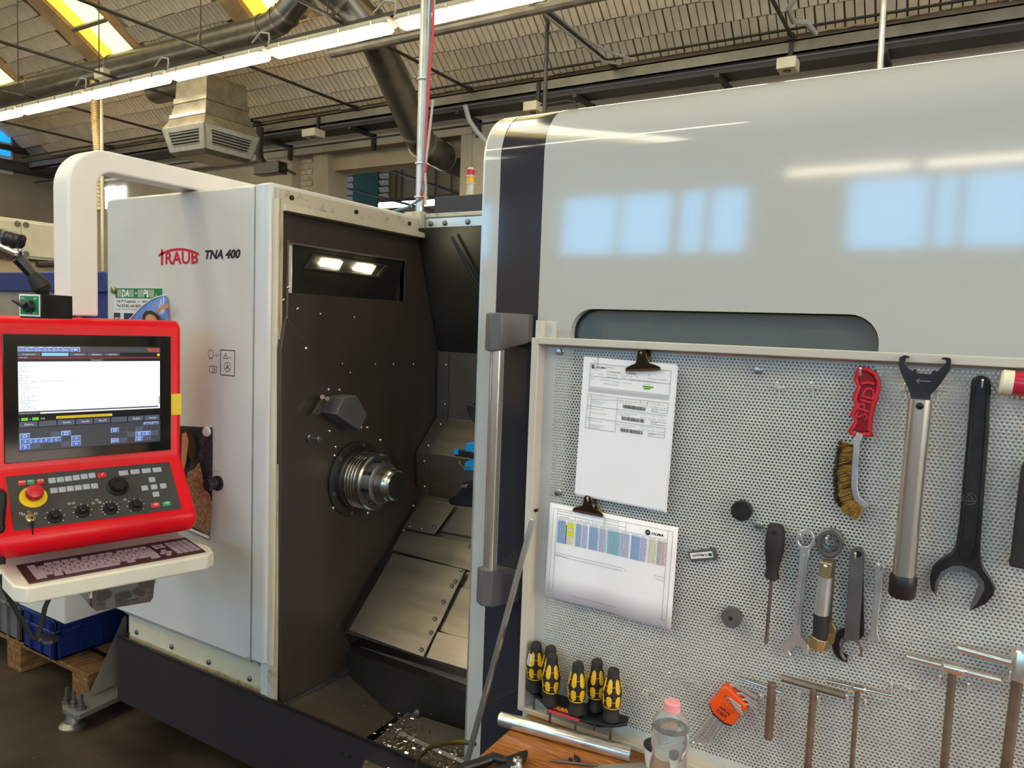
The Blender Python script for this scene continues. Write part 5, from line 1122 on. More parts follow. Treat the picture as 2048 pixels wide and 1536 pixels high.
# blue holiday photo, its corner curling off the door
ph = thing('curled_photo', 'blue sky photo sheet curling away from the cabinet', 'photo', cabp(300, 650))
edge = [(256, 642), (266, 631), (277, 619), (288, 609), (300, 600), (313, 594), (333, 590)]
m = MB(); lift = [.035, .03, .026, .022, .018, .012, .006]; vs = []
for (x, y), l_ in zip(edge, lift): vs.append(cabp(x, y, l_))
for i in range(7): vs.append(cabp(258 + 13.8 * i, 690, .004 + .004 * (i % 2)))
fs = [(i, i + 1, 8 + i, 7 + i) for i in range(6)]
m.add(vs, fs); o = m.build('sheet', 'photo_blue', ph, smooth=60, recalc=False); so = o.modifiers.new('thick', 'SOLIDIFY'); so.thickness = .0008
m = MB(); m.tube([cabp(x, y, l_ + .001) for (x, y), l_ in zip(edge, lift)], .0018, 5); m.build('white_border', 'ink_white', ph)
m = MB(); m.add([cabp(x, y, .03) for x, y in ((284, 641), (286, 628), (292, 622), (302, 621), (312, 626), (320, 634), (324, 645), (300, 650))], [tuple(range(8))]); m.build('printed_hair', 'photo_hair', ph, smooth=0)
m = MB(); m.add([cabp(x, y, .031) for x, y in ((290, 645), (291, 634), (298, 628), (308, 631), (315, 641), (310, 650))], [tuple(range(6))]); m.add([cabp(x, y, .029) for x, y in ((312, 622), (322, 612), (336, 606), (337, 615), (325, 619), (316, 627))], [tuple(range(6))]); m.build('printed_figure', 'photo_skin', ph, smooth=0)
m = MB(); p = cabp(229, 580); m.lathe(p, (0, -1, 0), [(0, .014), (.008, .014), (.010, .009), (.0101, .002)], 20); m.build('round_magnet', 'gold_zinc', label='small yellowed round magnet holding the supplier sheet', cat='magnet', group='round magnets on the cabinet')
po = thing('calendar_poster', 'tall dark calendar photo hanging beside the console', 'poster', cabp(390, 1080))
pp_ = [(330, 850), (425, 855), (425, 920), (424, 990), (418, 1080), (330, 1040)]
m = MB(); m.add([cabp(x, y, .001 + (.012 if y > 1000 else 0)) for x, y in pp_], [tuple(range(6))]); o = m.build('sheet', 'photo_dark', po, smooth=0, recalc=False)
m = MB(); m.add([cabp(x, y, .014) for x, y in ((330, 1034), (418, 1072), (418, 1078), (330, 1040))], [(0, 1, 2, 3)]); m.build('white_border', 'ink_white', po, smooth=0)
def blob(pts, mt, nm, o_): m = MB(); m.add([cabp(x, y, o_) for x, y in pts], [tuple(range(len(pts)))]); m.build(nm, mt, po, smooth=0)
blob([(375, 945), (388, 938), (398, 925), (404, 945), (408, 975), (420, 990), (424, 1010), (421, 1040), (417, 1070), (380, 1050), (372, 1000)], 'photo_fur', 'printed_fur', .013)
blob([(362, 862), (372, 858), (384, 864), (390, 885), (391, 905), (386, 925), (378, 915), (366, 885)], 'photo_hair', 'printed_hair', .0135)
blob([(364, 868), (372, 864), (377, 880), (375, 898), (372, 925), (366, 945), (362, 920)], 'photo_skin', 'printed_figure', .014)
m = MB(); p = cabp(416, 863); m.lathe(p, (0, -1, 0), [(0, .017), (.009, .017), (.011, .015), (.0112, .002)], 24); m.build('round_magnet', 'sign_paper', label='white round magnet at the calendar photo corner', cat='magnet', group='round magnets on the cabinet')

# ------------------------------------------------------------------ things on the floor beside the lathe
fp = thing('levelling_foot', 'grey steel outrigger foot with gusset and levelling bolts', 'machine foot', PZ(170, 1420, 0))
zfp = .075
m = MB(); m.prism([PZ(124, 1408, zfp), PZ(136, 1403, zfp), PZ(180, 1381, zfp), PZ(260, 1350, zfp), PZ(290, 1372, zfp), PZ(237, 1393, zfp), PZ(160, 1429, zfp), PZ(150, 1430, zfp), PZ(126, 1416, zfp)], (0, 0, -.022)); m.build('plate', 'crate_grey', fp, bevel=.002)
g = PZ(180, 1393, zfp); gy = g.y + .02
m = MB(); e_ = PZ(248, 1362, zfp); h0 = g + Vector((0, 0, .0)); m.prism([g, e_, e_ + Vector((0, 0, .28)), g + (e_ - g) * .02 + Vector((0, 0, .025))], (0, .012, 0)); m.build('gusset', 'machine_grey', fp, bevel=.001)
for q in ((134, 1405), (148, 1412), (163, 1418)):
    p = PZ(*q, zfp); m = MB(); m.cyl(p - Vector((0, 0, .02)), p + Vector((0, 0, .06)), .007, n=10); m.cyl(p, p + Vector((0, 0, .006)), .019, n=16); m.cyl(p + Vector((0, 0, .006)), p + Vector((0, 0, .022)), .014, n=6); m.build('bolt', 'dull_steel', fp)
p = PZ(146, 1415, zfp); m = MB(); m.lathe((p.x, p.y, 0), (0, 0, 1), [(0, .05), (.008, .05), (.02, .03), (.05, .022), (.055, .02)], 20); m.build('pad', 'dull_steel', fp)
pc0 = PZ(177, 1352, .144); pal = thing('pallet', 'worn wooden pallet under the plastic crates', 'pallet', (pc0.x - .6, pc0.y + .4, 0))
PXR, PYF = pc0.x - .012, pc0.y + .004
for i in range(5):
    y = PYF + i * .172; m = MB(); m.bx(PXR - 1.2, PXR, y, y + .13, .122, .144); m.build('deck_board', 'wood_pallet', pal, bevel=.003, seg=1)
for i in range(3):
    x = PXR - .12 - i * .535; m = MB(); m.bx(x, x + .12, PYF, PYF + .82, .1, .122); m.build('cross_board', 'wood_pallet', pal, bevel=.003, seg=1)
    m = MB(); m.bx(x, x + .12, PYF, PYF + .82, 0, .022); m.build('bottom_board', 'wood_pallet', pal, bevel=.003, seg=1)
    for j in range(3):
        y = PYF + j * .34; m = MB(); m.bx(x, x + .12, y, y + .13, .022, .1); m.build('block', 'wood_pallet', pal, bevel=.003, seg=1)
def crate(x1, y0, wx, dy, h, z, mt, nm, lab):
    root = thing(nm, lab, 'crate', (x1 - wx / 2, y0 + dy / 2, z), group='plastic crates on the pallet')
    m = MB(); t = .012
    m.bx(x1 - wx, x1, y0, y0 + dy, z, z + t); m.bx(x1 - wx, x1, y0, y0 + t, z, z + h); m.bx(x1 - wx, x1, y0 + dy - t, y0 + dy, z, z + h); m.bx(x1 - wx, x1 - wx + t, y0, y0 + dy, z, z + h); m.bx(x1 - t, x1, y0, y0 + dy, z, z + h); m.build('shell', mt, root, bevel=.003, seg=1)
    m = MB(); e = .012
    for zz in (z + h - .018, z + h * .62):
        m.bx(x1 - wx - e, x1 + e, y0 - e, y0, zz, zz + .016); m.bx(x1, x1 + e, y0, y0 + dy, zz, zz + .016); m.bx(x1 - wx - e, x1 - wx, y0, y0 + dy, zz, zz + .016); m.bx(x1 - wx - e, x1 + e, y0 + dy, y0 + dy + e, zz, zz + .016)
    m.build('rim', mt, root, bevel=.003, seg=1)
    k = 0
    while k * .085 < wx - .03: xx = x1 - .012 - k * .085; m = MB(); m.bx(xx - .008, xx, y0 - .012, y0, z + .01, z + h - .01); m.build('rib', mt, root, smooth=0); k += 1
    for k in range(7): yy = y0 + .01 + k * (dy - .03) / 6; m = MB(); m.bx(x1, x1 + .012, yy, yy + .008, z + .01, z + h - .01); m.build('rib', mt, root, smooth=0)
    return root
cc = PZ(106, 1325, .144); crate(cc.x, cc.y + .01, .26, .56, .185, .1445, 'crate_blue', 'plastic_crate', 'dark blue plastic crate holding steel rings')
crate(cc.x - .30, cc.y + .02, .40, .56, .24, .1445, 'crate_grey', 'plastic_crate', 'grey plastic crate beside the blue crate')
crate(cc.x - .36, cc.y + .05, .40, .52, .16, .39, 'crate_grey', 'plastic_crate', 'grey plastic crate stacked on the other grey crate')
for q in ((90, 1262), (101, 1268)):
    p = PZ(*q, .31); m = MB(); m.lathe(p - Vector((0, 0, .03)), (0, 0, 1), [(0, .02), (0, .030), (.012, .030), (.012, .02)], 18); m.build('steel_ring', 'steel', label='shiny steel ring ' + ('behind another ring in the blue crate' if q[0] == 90 else 'at the corner of the blue crate'), cat='ring', group='steel rings in the blue crate')
# white steel box hanging low beside the cabinet
yb_ = 1.55; p = PY(130, 1249, yb_); wbx = lathe
m = MB(); m.bx(p.x - .36, p.x, yb_, yb_ + .42, p.z, .92); m.bx(p.x - .02, -2.78, yb_ + .2, yb_ + .40, p.z + .1, .8); m.build('side_box', 'white_paint', wbx, bevel=.004)
# blue machine and cream cabinets farther off
Yb = 3.2; xb = PY(214, 560, Yb).x; bm_ = thing('blue_machine', 'dark blue machine with grey lower panel behind the console', 'machine', (xb - 2, Yb + .5, 0))
def zb2(px, py): return PY(px, py, Yb).z
m = MB(); m.bx(xb - 4, xb, Yb, Yb + 1.0, zb2(109, 582), zb2(109, 543)); m.build('blue_hood', 'machine_blue', bm_, bevel=.012)
m = MB(); m.bx(xb - 4, xb + .004, Yb - .004, Yb + .2, zb2(109, 582), zb2(109, 574)); m.build('hood_rim', 'machine_blue', bm_, smooth=0)
m = MB(); m.bx(xb - 4, xb - .55, Yb + .03, Yb + .95, .05, zb2(109, 581)); m.build('grey_body', 'machine_grey', bm_, bevel=.008)
m = MB(); m.bx(xb - .55, xb, Yb + .03, Yb + .95, .05, zb2(109, 581)); m.build('blue_side', 'machine_blue', bm_, bevel=.008)
for i in range(5):
    p = PY(10 + 25 * i, 578, Yb - .004); m = MB(); m.cyl(p, p + Vector((0, -.004, 0)), .008, n=8); m.build('rivet', 'dull_steel', bm_)
Xc = -9.75; cab_ = thing('wall_cabinet', 'cream steel wall cabinets with round locks', 'cabinet', PX(50, 528, Xc))
def cz_(px, py): return PX(px, py, Xc)
zt_, zb3 = cz_(60, 441).z, cz_(60, 518).z; y0_, y1_ = cz_(-40, 470).y, cz_(112, 470).y + .4
m = MB(); m.bx(Xc - .5, Xc, y0_, y1_, zb3, zt_); m.build('body', 'cream_paint', cab_, bevel=.01)
for a, b in ((y0_ + .02, cz_(39, 470).y), (cz_(43, 470).y, y1_ - .02)):
    m = MB(); m.bx(Xc, Xc + .02, a, b, zb3 + .03, zt_ - .03); dr = m.build('door', 'cream_paint', cab_, bevel=.006)
    for q in ((33, 448), (50, 450), (50, 508)):
        p = cz_(*q)
        if a < p.y < b: m = MB(); m.cyl(Vector((Xc + .02, p.y, p.z)), Vector((Xc + .03, p.y, p.z)), .035, n=12); m.build('lock', 'dull_steel', dr)
zl = zb3 - .05
m = MB(); m.bx(Xc - .45, Xc - .05, y0_, y1_, zb3 - .45, zl); m.build('ledge', 'plaster_beige', label='beige ledge under the cream wall cabinets', cat='ledge', smooth=0)
p = cz_(70, 529); m = MB(); m.tube([p + Vector((.05, .0, .0)), p + Vector((.05, .25, .03)), p + Vector((.05, .5, .06)), p + Vector((.05, .6, -.02))], .04, 8); m.build('dark_fitting', 'dark_steel', label='dark pipe fitting below the cream cabinets', cat='fitting')
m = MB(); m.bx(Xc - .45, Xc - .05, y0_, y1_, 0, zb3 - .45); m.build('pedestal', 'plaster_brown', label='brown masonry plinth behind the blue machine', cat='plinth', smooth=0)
# ================================================================== PERFORATED TOOL BOARD AND BENCH
import numpy as np
YP = 1.46
def pb(px, py, o=0.0): return PY(px, py, YP - o)
board = thing('tool_board', 'grey perforated steel tool board in cream frame', 'tool board', (-.2, YP, .735))
BX0, BX1, BZ0, BZ1 = -.790, .42, .742, 1.590
def perforated():
    p, rz, rh, th = .0072, .0072 * .866, .0020, .0015
    x0, x1, z0, z1 = -.762, .27, .765, 1.578
    nx, nz = int((x1 - x0) / p), int((z1 - z0) / rz)
    ii, jj = np.meshgrid(np.arange(nx), np.arange(nz)); cx = x0 + p * (ii + .5 + .5 * (jj % 2)); cz = z0 + rz * (jj + .5)
    cx, cz = cx.ravel(), cz.ravel(); n = len(cx)
    ox = np.array([1, 1, 0, -1, -1, -1, 0, 1]) * p / 2; oz = np.array([0, 1, 1, 1, 0, -1, -1, -1]) * rz / 2
    t = np.arange(8) * np.pi / 4; hx, hz = rh * np.cos(t), rh * np.sin(t)
    V = np.zeros((n, 24, 3))
    V[:, 0:8, 0] = cx[:, None] + ox; V[:, 0:8, 2] = cz[:, None] + oz; V[:, 8:16, 0] = cx[:, None] + hx; V[:, 8:16, 2] = cz[:, None] + hz; V[:, 16:24] = V[:, 8:16]
    V[:, :16, 1] = YP; V[:, 16:, 1] = YP + th
    k = np.arange(8); k1 = (k + 1) % 8
    q = np.concatenate([np.stack([k, k1, 8 + k1, 8 + k], 1)[:, ::-1], np.stack([8 + k, 8 + k1, 16 + k1, 16 + k], 1)[:, ::-1]])
    Fq = (np.arange(n) * 24)[:, None, None] + q[None]
    V = V.reshape(-1, 3) - np.array(board['_o']); Fq = Fq.reshape(-1, 4)
    me = bpy.data.meshes.new('perforated_sheet'); me.vertices.add(len(V)); me.vertices.foreach_set('co', V.ravel())
    me.loops.add(Fq.size); me.loops.foreach_set('vertex_index', Fq.ravel().astype(np.int32)); me.polygons.add(len(Fq))
    me.polygons.foreach_set('loop_start', np.arange(0, Fq.size, 4, dtype=np.int32)); me.polygons.foreach_set('loop_total', np.full(len(Fq), 4, np.int32))
    me.materials.append(M('peg_paint')); me.update(); me.validate()
    o = bpy.data.objects.new('perforated_sheet', me); COL.objects.link(o); o.parent = board; o['_o'] = board['_o']
    xe = x0 + p * (nx + .5); ze = z0 + rz * nz
    m = MB()                                                       # plain margins round the holes, stepped where the rows are offset
    m.quad((BX0, YP, BZ0), (x0, YP, BZ0), (x0, YP, BZ1), (BX0, YP, BZ1)); m.quad((x0, YP, ze), (BX1, YP, ze), (BX1, YP, BZ1), (x0, YP, BZ1)); m.quad((x0, YP, BZ0), (BX1, YP, BZ0), (BX1, YP, z0), (x0, YP, z0)); m.quad((xe, YP, z0), (BX1, YP, z0), (BX1, YP, ze), (xe, YP, ze))
    for j in range(1, nz, 2): m.quad((x0, YP, z0 + rz * j), (x0 + p / 2, YP, z0 + rz * j), (x0 + p / 2, YP, z0 + rz * (j + 1)), (x0, YP, z0 + rz * (j + 1)))
    m.build('sheet_margin', 'peg_paint', board, smooth=0, recalc=False)
perforated()
m = MB(); m.bx(-.806, -.788, YP - .032, YP + .012, .738, 1.598); m.bx(-.806, -.803, YP - .032, YP + .04, .738, 1.598); m.build('side_stile', 'peg_frame', board, bevel=.0015)
m = MB(); m.bx(BX1, BX1 + .018, YP - .032, YP + .012, .738, 1.598); m.build('side_stile', 'peg_frame', board, bevel=.0015)
m = MB(); m.bx(-.790, BX1, YP - .034, YP + .012, 1.584, 1.600); m.build('top_rail', 'peg_frame', board, bevel=.002)
m = MB(); m.bx(-.790, BX1, YP - .032, YP + .012, .736, .748); m.build('bottom_rail', 'peg_frame', board, bevel=.0015)
m = MB(); m.bx(-.806, -.764, YP + .004, YP + .007, 1.598, 1.637); m.bx(-.806, -.792, YP - .015, YP + .006, 1.598, 1.637); m.build('hanging_lug', 'peg_frame', board, smooth=0)
m = MB(); m.prism([(-.778 + a * 1, YP + .0035, 1.618 + b) for a, b in rrect(.007, .020, .0034, 4)], (0, .0005, 0)); m.build('lug_slot', 'galv_light', board, smooth=0)
m = MB(); p = PY(1074, 1020, YP - .034); m.cyl(p, p + Vector((0, -.008, 0)), .004, n=8); m.build('stile_bolt', 'black_oxide', board)
for q in ((1122, 704), (1118, 985), (1517, 741), (1519, 1050)):
    p = pb(*q); m = MB(); m.lathe(p, (0, -1, 0), [(0, .0075), (.002, .0075), (.003, .005), (.006, .005), (.0065, .0068), (.012, .0062), (.0125, .002)], 12); m.build('mounting_screw', 'steel', board)

def plate(pts, o0, o1, mt, nm, parent, bev=.0, seg=1, label=None, sm=35):
    m = MB(); m.prism([pb(x, y, o1) for x, y in pts], (0, o1 - o0, 0)); return m.build(nm, mt, parent, bevel=bev, seg=seg, label=label, smooth=sm)
def pxr(r, x, y): return r / ppm(pb(x, y)) * 1.0
def z7(x, y): return 1700 + x * .3644, 680 + y * .3646
def z8(x, y): return 1340 + x * .23434, 980 + y * .23438
def z3(x, y): return 1540 + x * .24805, 1270 + y * .24813
def z2(x, y): return 1250 + x * .1709, 1310 + y * .17095
def z1(x, y): return 900 + x * .1953, 1240 + y * .1953
def z6(x, y): return 1380 + x * .24745, 680 + y * .2474
def ringp(cx, cy, r0, r1, n=28, sq=1.0):
    f = lambda r: [(cx + r * math.cos(2 * math.pi * i / n), cy - r * sq * math.sin(2 * math.pi * i / n)) for i in range(n)]
    return f(r1), f(r0)
def ringplate(cx, cy, r0, r1, o0, o1, mt, nm, parent, bev=0.0, n=28, sq=1.06):
    a, b = ringp(cx, cy, r0, r1, n, sq); m = MB(); m.ring([pb(x, y, o1) for x, y in a], [pb(x, y, o1) for x, y in b], (0, o1 - o0, 0)); return m.build(nm, mt, parent, bevel=bev, seg=1, smooth=50)
# ------------------------------------------------------------------ hooks
hk = None
def hook(px, py, lab):
    global hk
    p = pb(px, py)
    if hk is None:
        hk = thing('peg_hook', lab, 'hook', p, group='small wire hooks on the tool board')
        m = MB(); m.tube([p + Vector((-.010, -.0025, .0)), p + Vector((.012, -.0025, 0))], .0013, 6); m.tube([p + Vector((0, -.0025, 0)), p + Vector((0, -.0025, -.016))], .0013, 6); m.build('back_wire', 'hook_wire', hk)
        m = MB(); m.tube([p + Vector((0, -.0025, 0)), p + Vector((0, -.016, -.003)), p + Vector((0, -.026, .0)), p + Vector((0, -.031, .007)), p + Vector((0, -.032, .011))], .0016, 6); m.ball(p + Vector((0, -.032, .011)), .0022, 8); m.build('prong', 'hook_wire', hk)
    else: dup(hk, p, lab)
for q, lab in (((1560, 775), 'empty wire hook beside the red brush, nearer the papers'), ((1627, 776), 'empty wire hook closest to the red brush'), ((1296, 1381), 'empty wire hook above the pink capped bottle'), ((1785, 1365), 'empty wire hook between two T handles, upper one'), ((1820, 1375), 'empty wire hook between two T handles, lower one'),
               ((1724, 748), 'wire hook carrying the red handled wire brush'), ((1812, 779), 'wire hook under one claw of the silver hook spanner'), ((1876, 779), 'wire hook under the other claw of the silver spanner'), ((1963, 772), 'wire hook carrying the large black open spanner'), ((1549, 1062), 'wire hook carrying the black handled screwdriver'),
               ((1606, 1073), 'wire hook inside the chrome combination spanner ring'), ((1657, 1080), 'wire hook inside the ratchet ring'), ((1714, 1110), 'wire hook carrying the flat grey hook spanner'), ((1760, 1133), 'wire hook carrying the small chrome spanner'), ((1528, 1388), 'wire hook under the thin rod of the dark hex key'), ((1560, 1394), 'wire hook beside the dark hexagon key'),
               ((1602, 1380), 'wire hook under the brown T handle, outer end'), ((1640, 1391), 'wire hook under the brown T handle, by its stem'), ((1697, 1388), 'wire hook under the slim T handle, by its stem'), ((1733, 1397), 'wire hook under the slim T handle, outer end'), ((1880, 1350), 'wire hook under the stepped T handle, sunlit end'), ((1935, 1365), 'wire hook under the stepped T handle, by its stem'), ((2018, 1342), 'wire hook under the thick socket T handle'), ((1290, 712), 'wire hook behind the upper bulldog clip'), ((1187, 1000), 'wire hook behind the lower bulldog clip')):
    hook(*q, lab)
root = thing('peg_hook', 'long armed empty wire hook above the water bottle', 'hook', pb(1370, 1362), group='small wire hooks on the tool board')
m = MB(); p = pb(1373, 1362); m.tube([pb(1360, 1360, .002), pb(1385, 1364, .002)], .0013, 6); m.tube([p, p + Vector((0, -.002, -.014))], .0013, 6); m.build('back_wire', 'hook_wire', root)
m = MB(); m.tube([p, pb(1362, 1361, .02), pb(1350, 1353, .05), pb(1339, 1345, .07)], .0016, 6); m.build('prong', 'hook_wire', root)
# ------------------------------------------------------------------ papers with bulldog clips
def sheet_frame(tl, tr, o):
    a, b = pb(*tl, o), pb(*tr, o); u = (b - a); u.y = 0; u.normalize(); v = Vector((-u.z, 0, u.x)); return a, u, v
def clip(cx, cy, w, h, ang, o, lab):
    root = thing('bulldog_clip', lab, 'bulldog clip', pb(cx, cy, o), group='bulldog clips')
    R = Matrix.Rotation(ang, 3, 'Y'); c = pb(cx, cy, o)
    def q(x, z, y=0): return c + R @ Vector((x, y, z))
    out = [(-w / 2, 0), (w / 2, 0), (w / 2, .006), (w * .36, .011), (w * .20, .015), (w * .15, .024), (w * .13, h * .75), (w * .11, h * .92), (w * .05, h), (-w * .05, h), (-w * .11, h * .92), (-w * .13, h * .75), (-w * .15, .024), (-w * .20, .015), (-w * .36, .011), (-w / 2, .006)]
    m = MB(); m.prism([q(x, z, -.002 - .006 * min(1, z / h)) for x, z in out], (0, -.0016, 0)); m.build('front_jaw', 'clip_brown', root, bevel=.0005, seg=1)
    m = MB(); m.prism([q(x, z, .004 + .016 * min(1, z / h)) for x, z in out], (0, .0016, 0)); m.build('rear_jaw', 'clip_brown', root, bevel=.0005, seg=1)
    m = MB(); m.tube([q(-w * .17, .018, .001), q(w * .17, .018, .001)], .0055, 10); m.build('spring', 'steel', root)
    m = MB(); m.tube([q(-w / 2, .001, -.004), q(w / 2, .001, -.004)], .0022, 6); m.build('lip', 'clip_brown', root)
    m = MB(); m.cyl(q(0, h * .85, -.0105), q(0, h * .85, -.0098), .0028, n=10); m.build('hang_hole', 'chrome', root)
O1 = .022
a, u, v = sheet_frame((1168, 713), (1359, 729.5), O1)
job = thing('job_sheets', 'stack of printed job sheets with barcodes under a clip', 'paper stack', a - v * .3)
PW, PH = .205, .300
for k, (dx, dz) in enumerate(((.003, -.004), (.0015, -.002), (0, 0))):
    m = MB(); o_ = a + u * dx + v * dz + Vector((0, .0028 - .0014 * k, 0)); m.prism([o_ - v * PH, o_ + u * PW - v * PH, o_ + u * PW, o_], (0, .0009, 0)); m.build('sheet', 'paper', job, smooth=0)
pr = Print(a - v * PH, u, v, ['ink', 'ink_grey', 'ink_pale', 'ink_green', 'paper'])
nq = Vector((0, -1, 0)); pr.n = nq
def jx(zx, zy):                                                    # from the close-up of the sheet
    p_ = PY(1160 + zx * .11719, 700 + zy * .11719, YP - O1 + .0) - (a - v * PH); return p_.dot(u), p_.dot(v)
HH = .0012
def jl(x0, y0, x1, y1, mt='ink_grey', w=.0008): p0, p1 = jx(x0, y0), jx(x1, y1); pr.line(*p0, *p1, w, mt, HH)
def jt(t, x, y, hgt, mt='ink', x1=None, **k): p0 = jx(x, y); wd = jx(x1, y)[0] - p0[0] if x1 else None; pr.text(t, *p0, hgt, mt, wid=wd, h=HH + .0002, **k)
for q in ((190, 225, 1560, 355), (165, 440, 1550, 580), (160, 620, 1520, 775), (190, 225, 150, 700), (1560, 355, 1525, 775), (150, 700, 1515, 850), (150, 745, 650, 815), (195, 835, 650, 860), (650, 815, 600, 1395), (90, 1325, 600, 1395), (145, 745, 90, 1325), (200, 760, 155, 1330), (650, 815, 1510, 905), (1035, 860, 1025, 930), (1160, 875, 1150, 945), (1345, 895, 1335, 960), (1510, 905, 1490, 1090), (120, 945, 630, 1010), (630, 1010, 1480, 1125), (105, 1145, 615, 1215), (615, 1215, 1460, 1335), (1460, 1335, 1440, 1505), (1230, 1000, 1495, 1040), (1225, 1050, 1490, 1090), (1230, 1000, 1225, 1050), (1205, 1205, 1470, 1250), (1195, 1255, 1465, 1295), (1175, 1415, 1445, 1455), (1170, 1465, 1440, 1505), (1175, 1415, 1170, 1465)): jl(*q)
q0_, q1_ = jx(160, 640), jx(1520, 800); pr.poly([jx(155, 645), jx(160, 622), jx(1522, 778), jx(1517, 800)][::1], 'ink_pale', HH - .0004) if False else None
pr.poly([jx(152, 690), jx(1515, 835), jx(1522, 790), jx(160, 640)], 'ink_pale', HH - .0005)
x, y = jx(232, 283); pr.disc(x, y, .0042, 'ink', HH); pr.line(x - .002, y, x + .002, y + .001, .0008, 'paper', HH + .0003); jt('OLMA', 275, 305, .0036, x1=450, shear=.3, bold=.02)
jt('Articolo:', 470, 305, .0026, x1=600); jt('CC548X024001', 462, 382, .0030, x1=700); jt('BUSSOLA', 785, 405, .0034, x1=965, bold=.012); jt('02', 1172, 437, .0028); jt('Data Fine Mont.', 462, 425, .0022, x1=640); jt('Codice Cliente', 458, 465, .0022, x1=640); jt('24/04/2023', 700, 445, .0022, 'ink_grey', x1=820); jt('71000', 712, 485, .0022, 'ink_grey', x1=775); jt('Qta:', 860, 458, .0022, x1=900); jt('50', 965, 462, .0022); jt('Commessa', 1160, 490, .0024, x1=1305); jt('1-2300/100001', 1325, 505, .0022, 'ink_grey', x1=1500); jt('Ragione Sociale:', 850, 505, .0022, x1=1055); jt('SACMI IMOLA S.C.', 1080, 530, .0022, 'ink_grey', x1=1300)
jt('MAT', 195, 408, .0020, 'ink_grey'); jt('ACCIAIO', 330, 422, .0020, 'ink_grey', x1=400); jt('DATI', 190, 495, .0020, 'ink_grey'); jt('370020000071', 340, 510, .0022, 'ink_grey', x1=520); jt('290x40x24', 550, 545, .0022, 'ink_grey', x1=680); jt('REGOLARE', 405, 578, .0022, 'ink_grey', x1=515); jt('20140223', 545, 598, .0022, 'ink_grey', x1=672); jt('Tipo rilav. prezzo', 745, 568, .0022, x1=890); jt('Resp. Staff', 1100, 592, .0020, x1=1205)
for q in ((1075, 615, 1255, 640), (1095, 655, 1200, 660)): p0, p1 = jx(*q[:2]), jx(*q[2:]); pr.line(*p0, *p1, .0034, 'ink_green', HH); pr.line(*p0, *p1, .0012, 'ink', HH + .0003)
for k in range(3):
    dx, dy = -22 * k, 205 * k * .98
    jt('Seq  Specifiche Tecniche', 155 + dx, 795 + dy, .0020, x1=430 + dx); jt(('TORNITURA COMPLETA', 'MARCATURA', 'COLLAUDO E CONTROLLO')[k], 205 + dx, 872 + dy, .0018, 'ink_grey', x1=475 + dx)
    if k != 1: jt('E CONTROLLO QUOTE', 205 + dx, 895 + dy, .0018, 'ink_grey', x1=415 + dx); jt('DA TUBO PIENO', 205 + dx, 918 + dy, .0018, 'ink_grey', x1=375 + dx)
    jt('Risorsa   Descrizione Risorsa', 675 + dx, 868 + dy, .0020, x1=1005 + dx); jt(('TN0.20  TNA 400/2', 'LASER  L-LASER', 'COLL01  COLLAUDO')[k], 680 + dx, 905 + dy, .0018, 'ink_grey', x1=890 + dx); jt('T. Attr.   T. Unit.   T. Tot.', 1060 + dx, 905 + dy, .0018, 'ink_grey', x1=1460 + dx); jt('60  MIN   2,00  MIN   100  MIN', 1050 + dx, 958 + dy, .0018, x1=1490 + dx); jt('Quantità', 1240 + dx, 1040 + dy, .0022, x1=1335 + dx)
    random.seed(20 + k); xx = 735 + dx
    while xx < 1118 + dx:
        bw = random.choice((5, 7, 10, 13)); yo = (xx - 735 - dx) * .14; pr.poly([jx(xx, 990 + dy + yo), jx(xx + bw, 991 + dy + yo), jx(xx + bw + 2, 929 + dy + yo), jx(xx + 2, 928 + dy + yo)], 'ink', HH); xx += bw + random.choice((5, 7, 9))
pr.build('printed_form', job)
m = MB(); c0_ = a + u * .033 + Vector((0, -.003, 0)); m.tube([c0_ - u * .005 - v * .006, c0_ - u * .005 - v * .022, c0_ - u * .002 - v * .027, c0_ + u * .002 - v * .022, c0_ + u * .002 + v * .003], .0006, 5); m.build('paper_clip', 'steel', label='small wire paper clip on the job sheets', cat='paper clip')
clip(1287, 741, .075, .043, math.radians(-5), O1 + .003, 'brown bulldog clip holding the stack of job sheets')
O2 = .018
a, u, v = sheet_frame((1100.5, 1005), (1357, 1055), O2); u = Vector((math.cos(.0), 0, 0)); d_ = pb(1357, 1055, O2) - pb(1100.5, 1005, O2); u = Vector((d_.x, 0, d_.z)).normalized(); v = Vector((-u.z, 0, u.x))
PW2, PH2 = d_.length, .213
tb = thing('machine_table_sheet', 'landscape sheet with a pastel colour coded table', 'paper sheet', a - v * PH2)
def wave(s_, t_): return (-.003 * math.sin(s_ * 11) - .004 * s_ * s_) * t_
m = MB(); n = 28; vs = []
for i in range(n + 1):
    for j in range(5): vs.append(a + u * (PW2 * i / n) - v * (PH2 * j / 4) + Vector((0, wave(i / n, j / 4), 0)))
m.add(vs, [(i * 5 + j, i * 5 + j + 1, (i + 1) * 5 + j + 1, (i + 1) * 5 + j) for i in range(n) for j in range(4)]); o = m.build('sheet', 'paper', tb, smooth=60, recalc=False); so = o.modifiers.new('thick', 'SOLIDIFY'); so.thickness = .0006; so.offset = 1
pr = Print(a - v * PH2, u, v, ['ink', 'ink_grey', 'ink_pale', 'ink_blue', 'ink_lilac', 'ink_teal', 'ink_pink', 'ink_cream', 'ink_yellow', 'ink_green', 'paper']); pr.n = nq; HH = .0014
W2, H2 = PW2, PH2
def F2(x, y): return W2 * x, H2 * (1 - y)
def fl_(x0, y0, x1, y1, mt='ink_grey', w=.0007): pr.line(*F2(x0, y0), *F2(x1, y1), w, mt, HH)
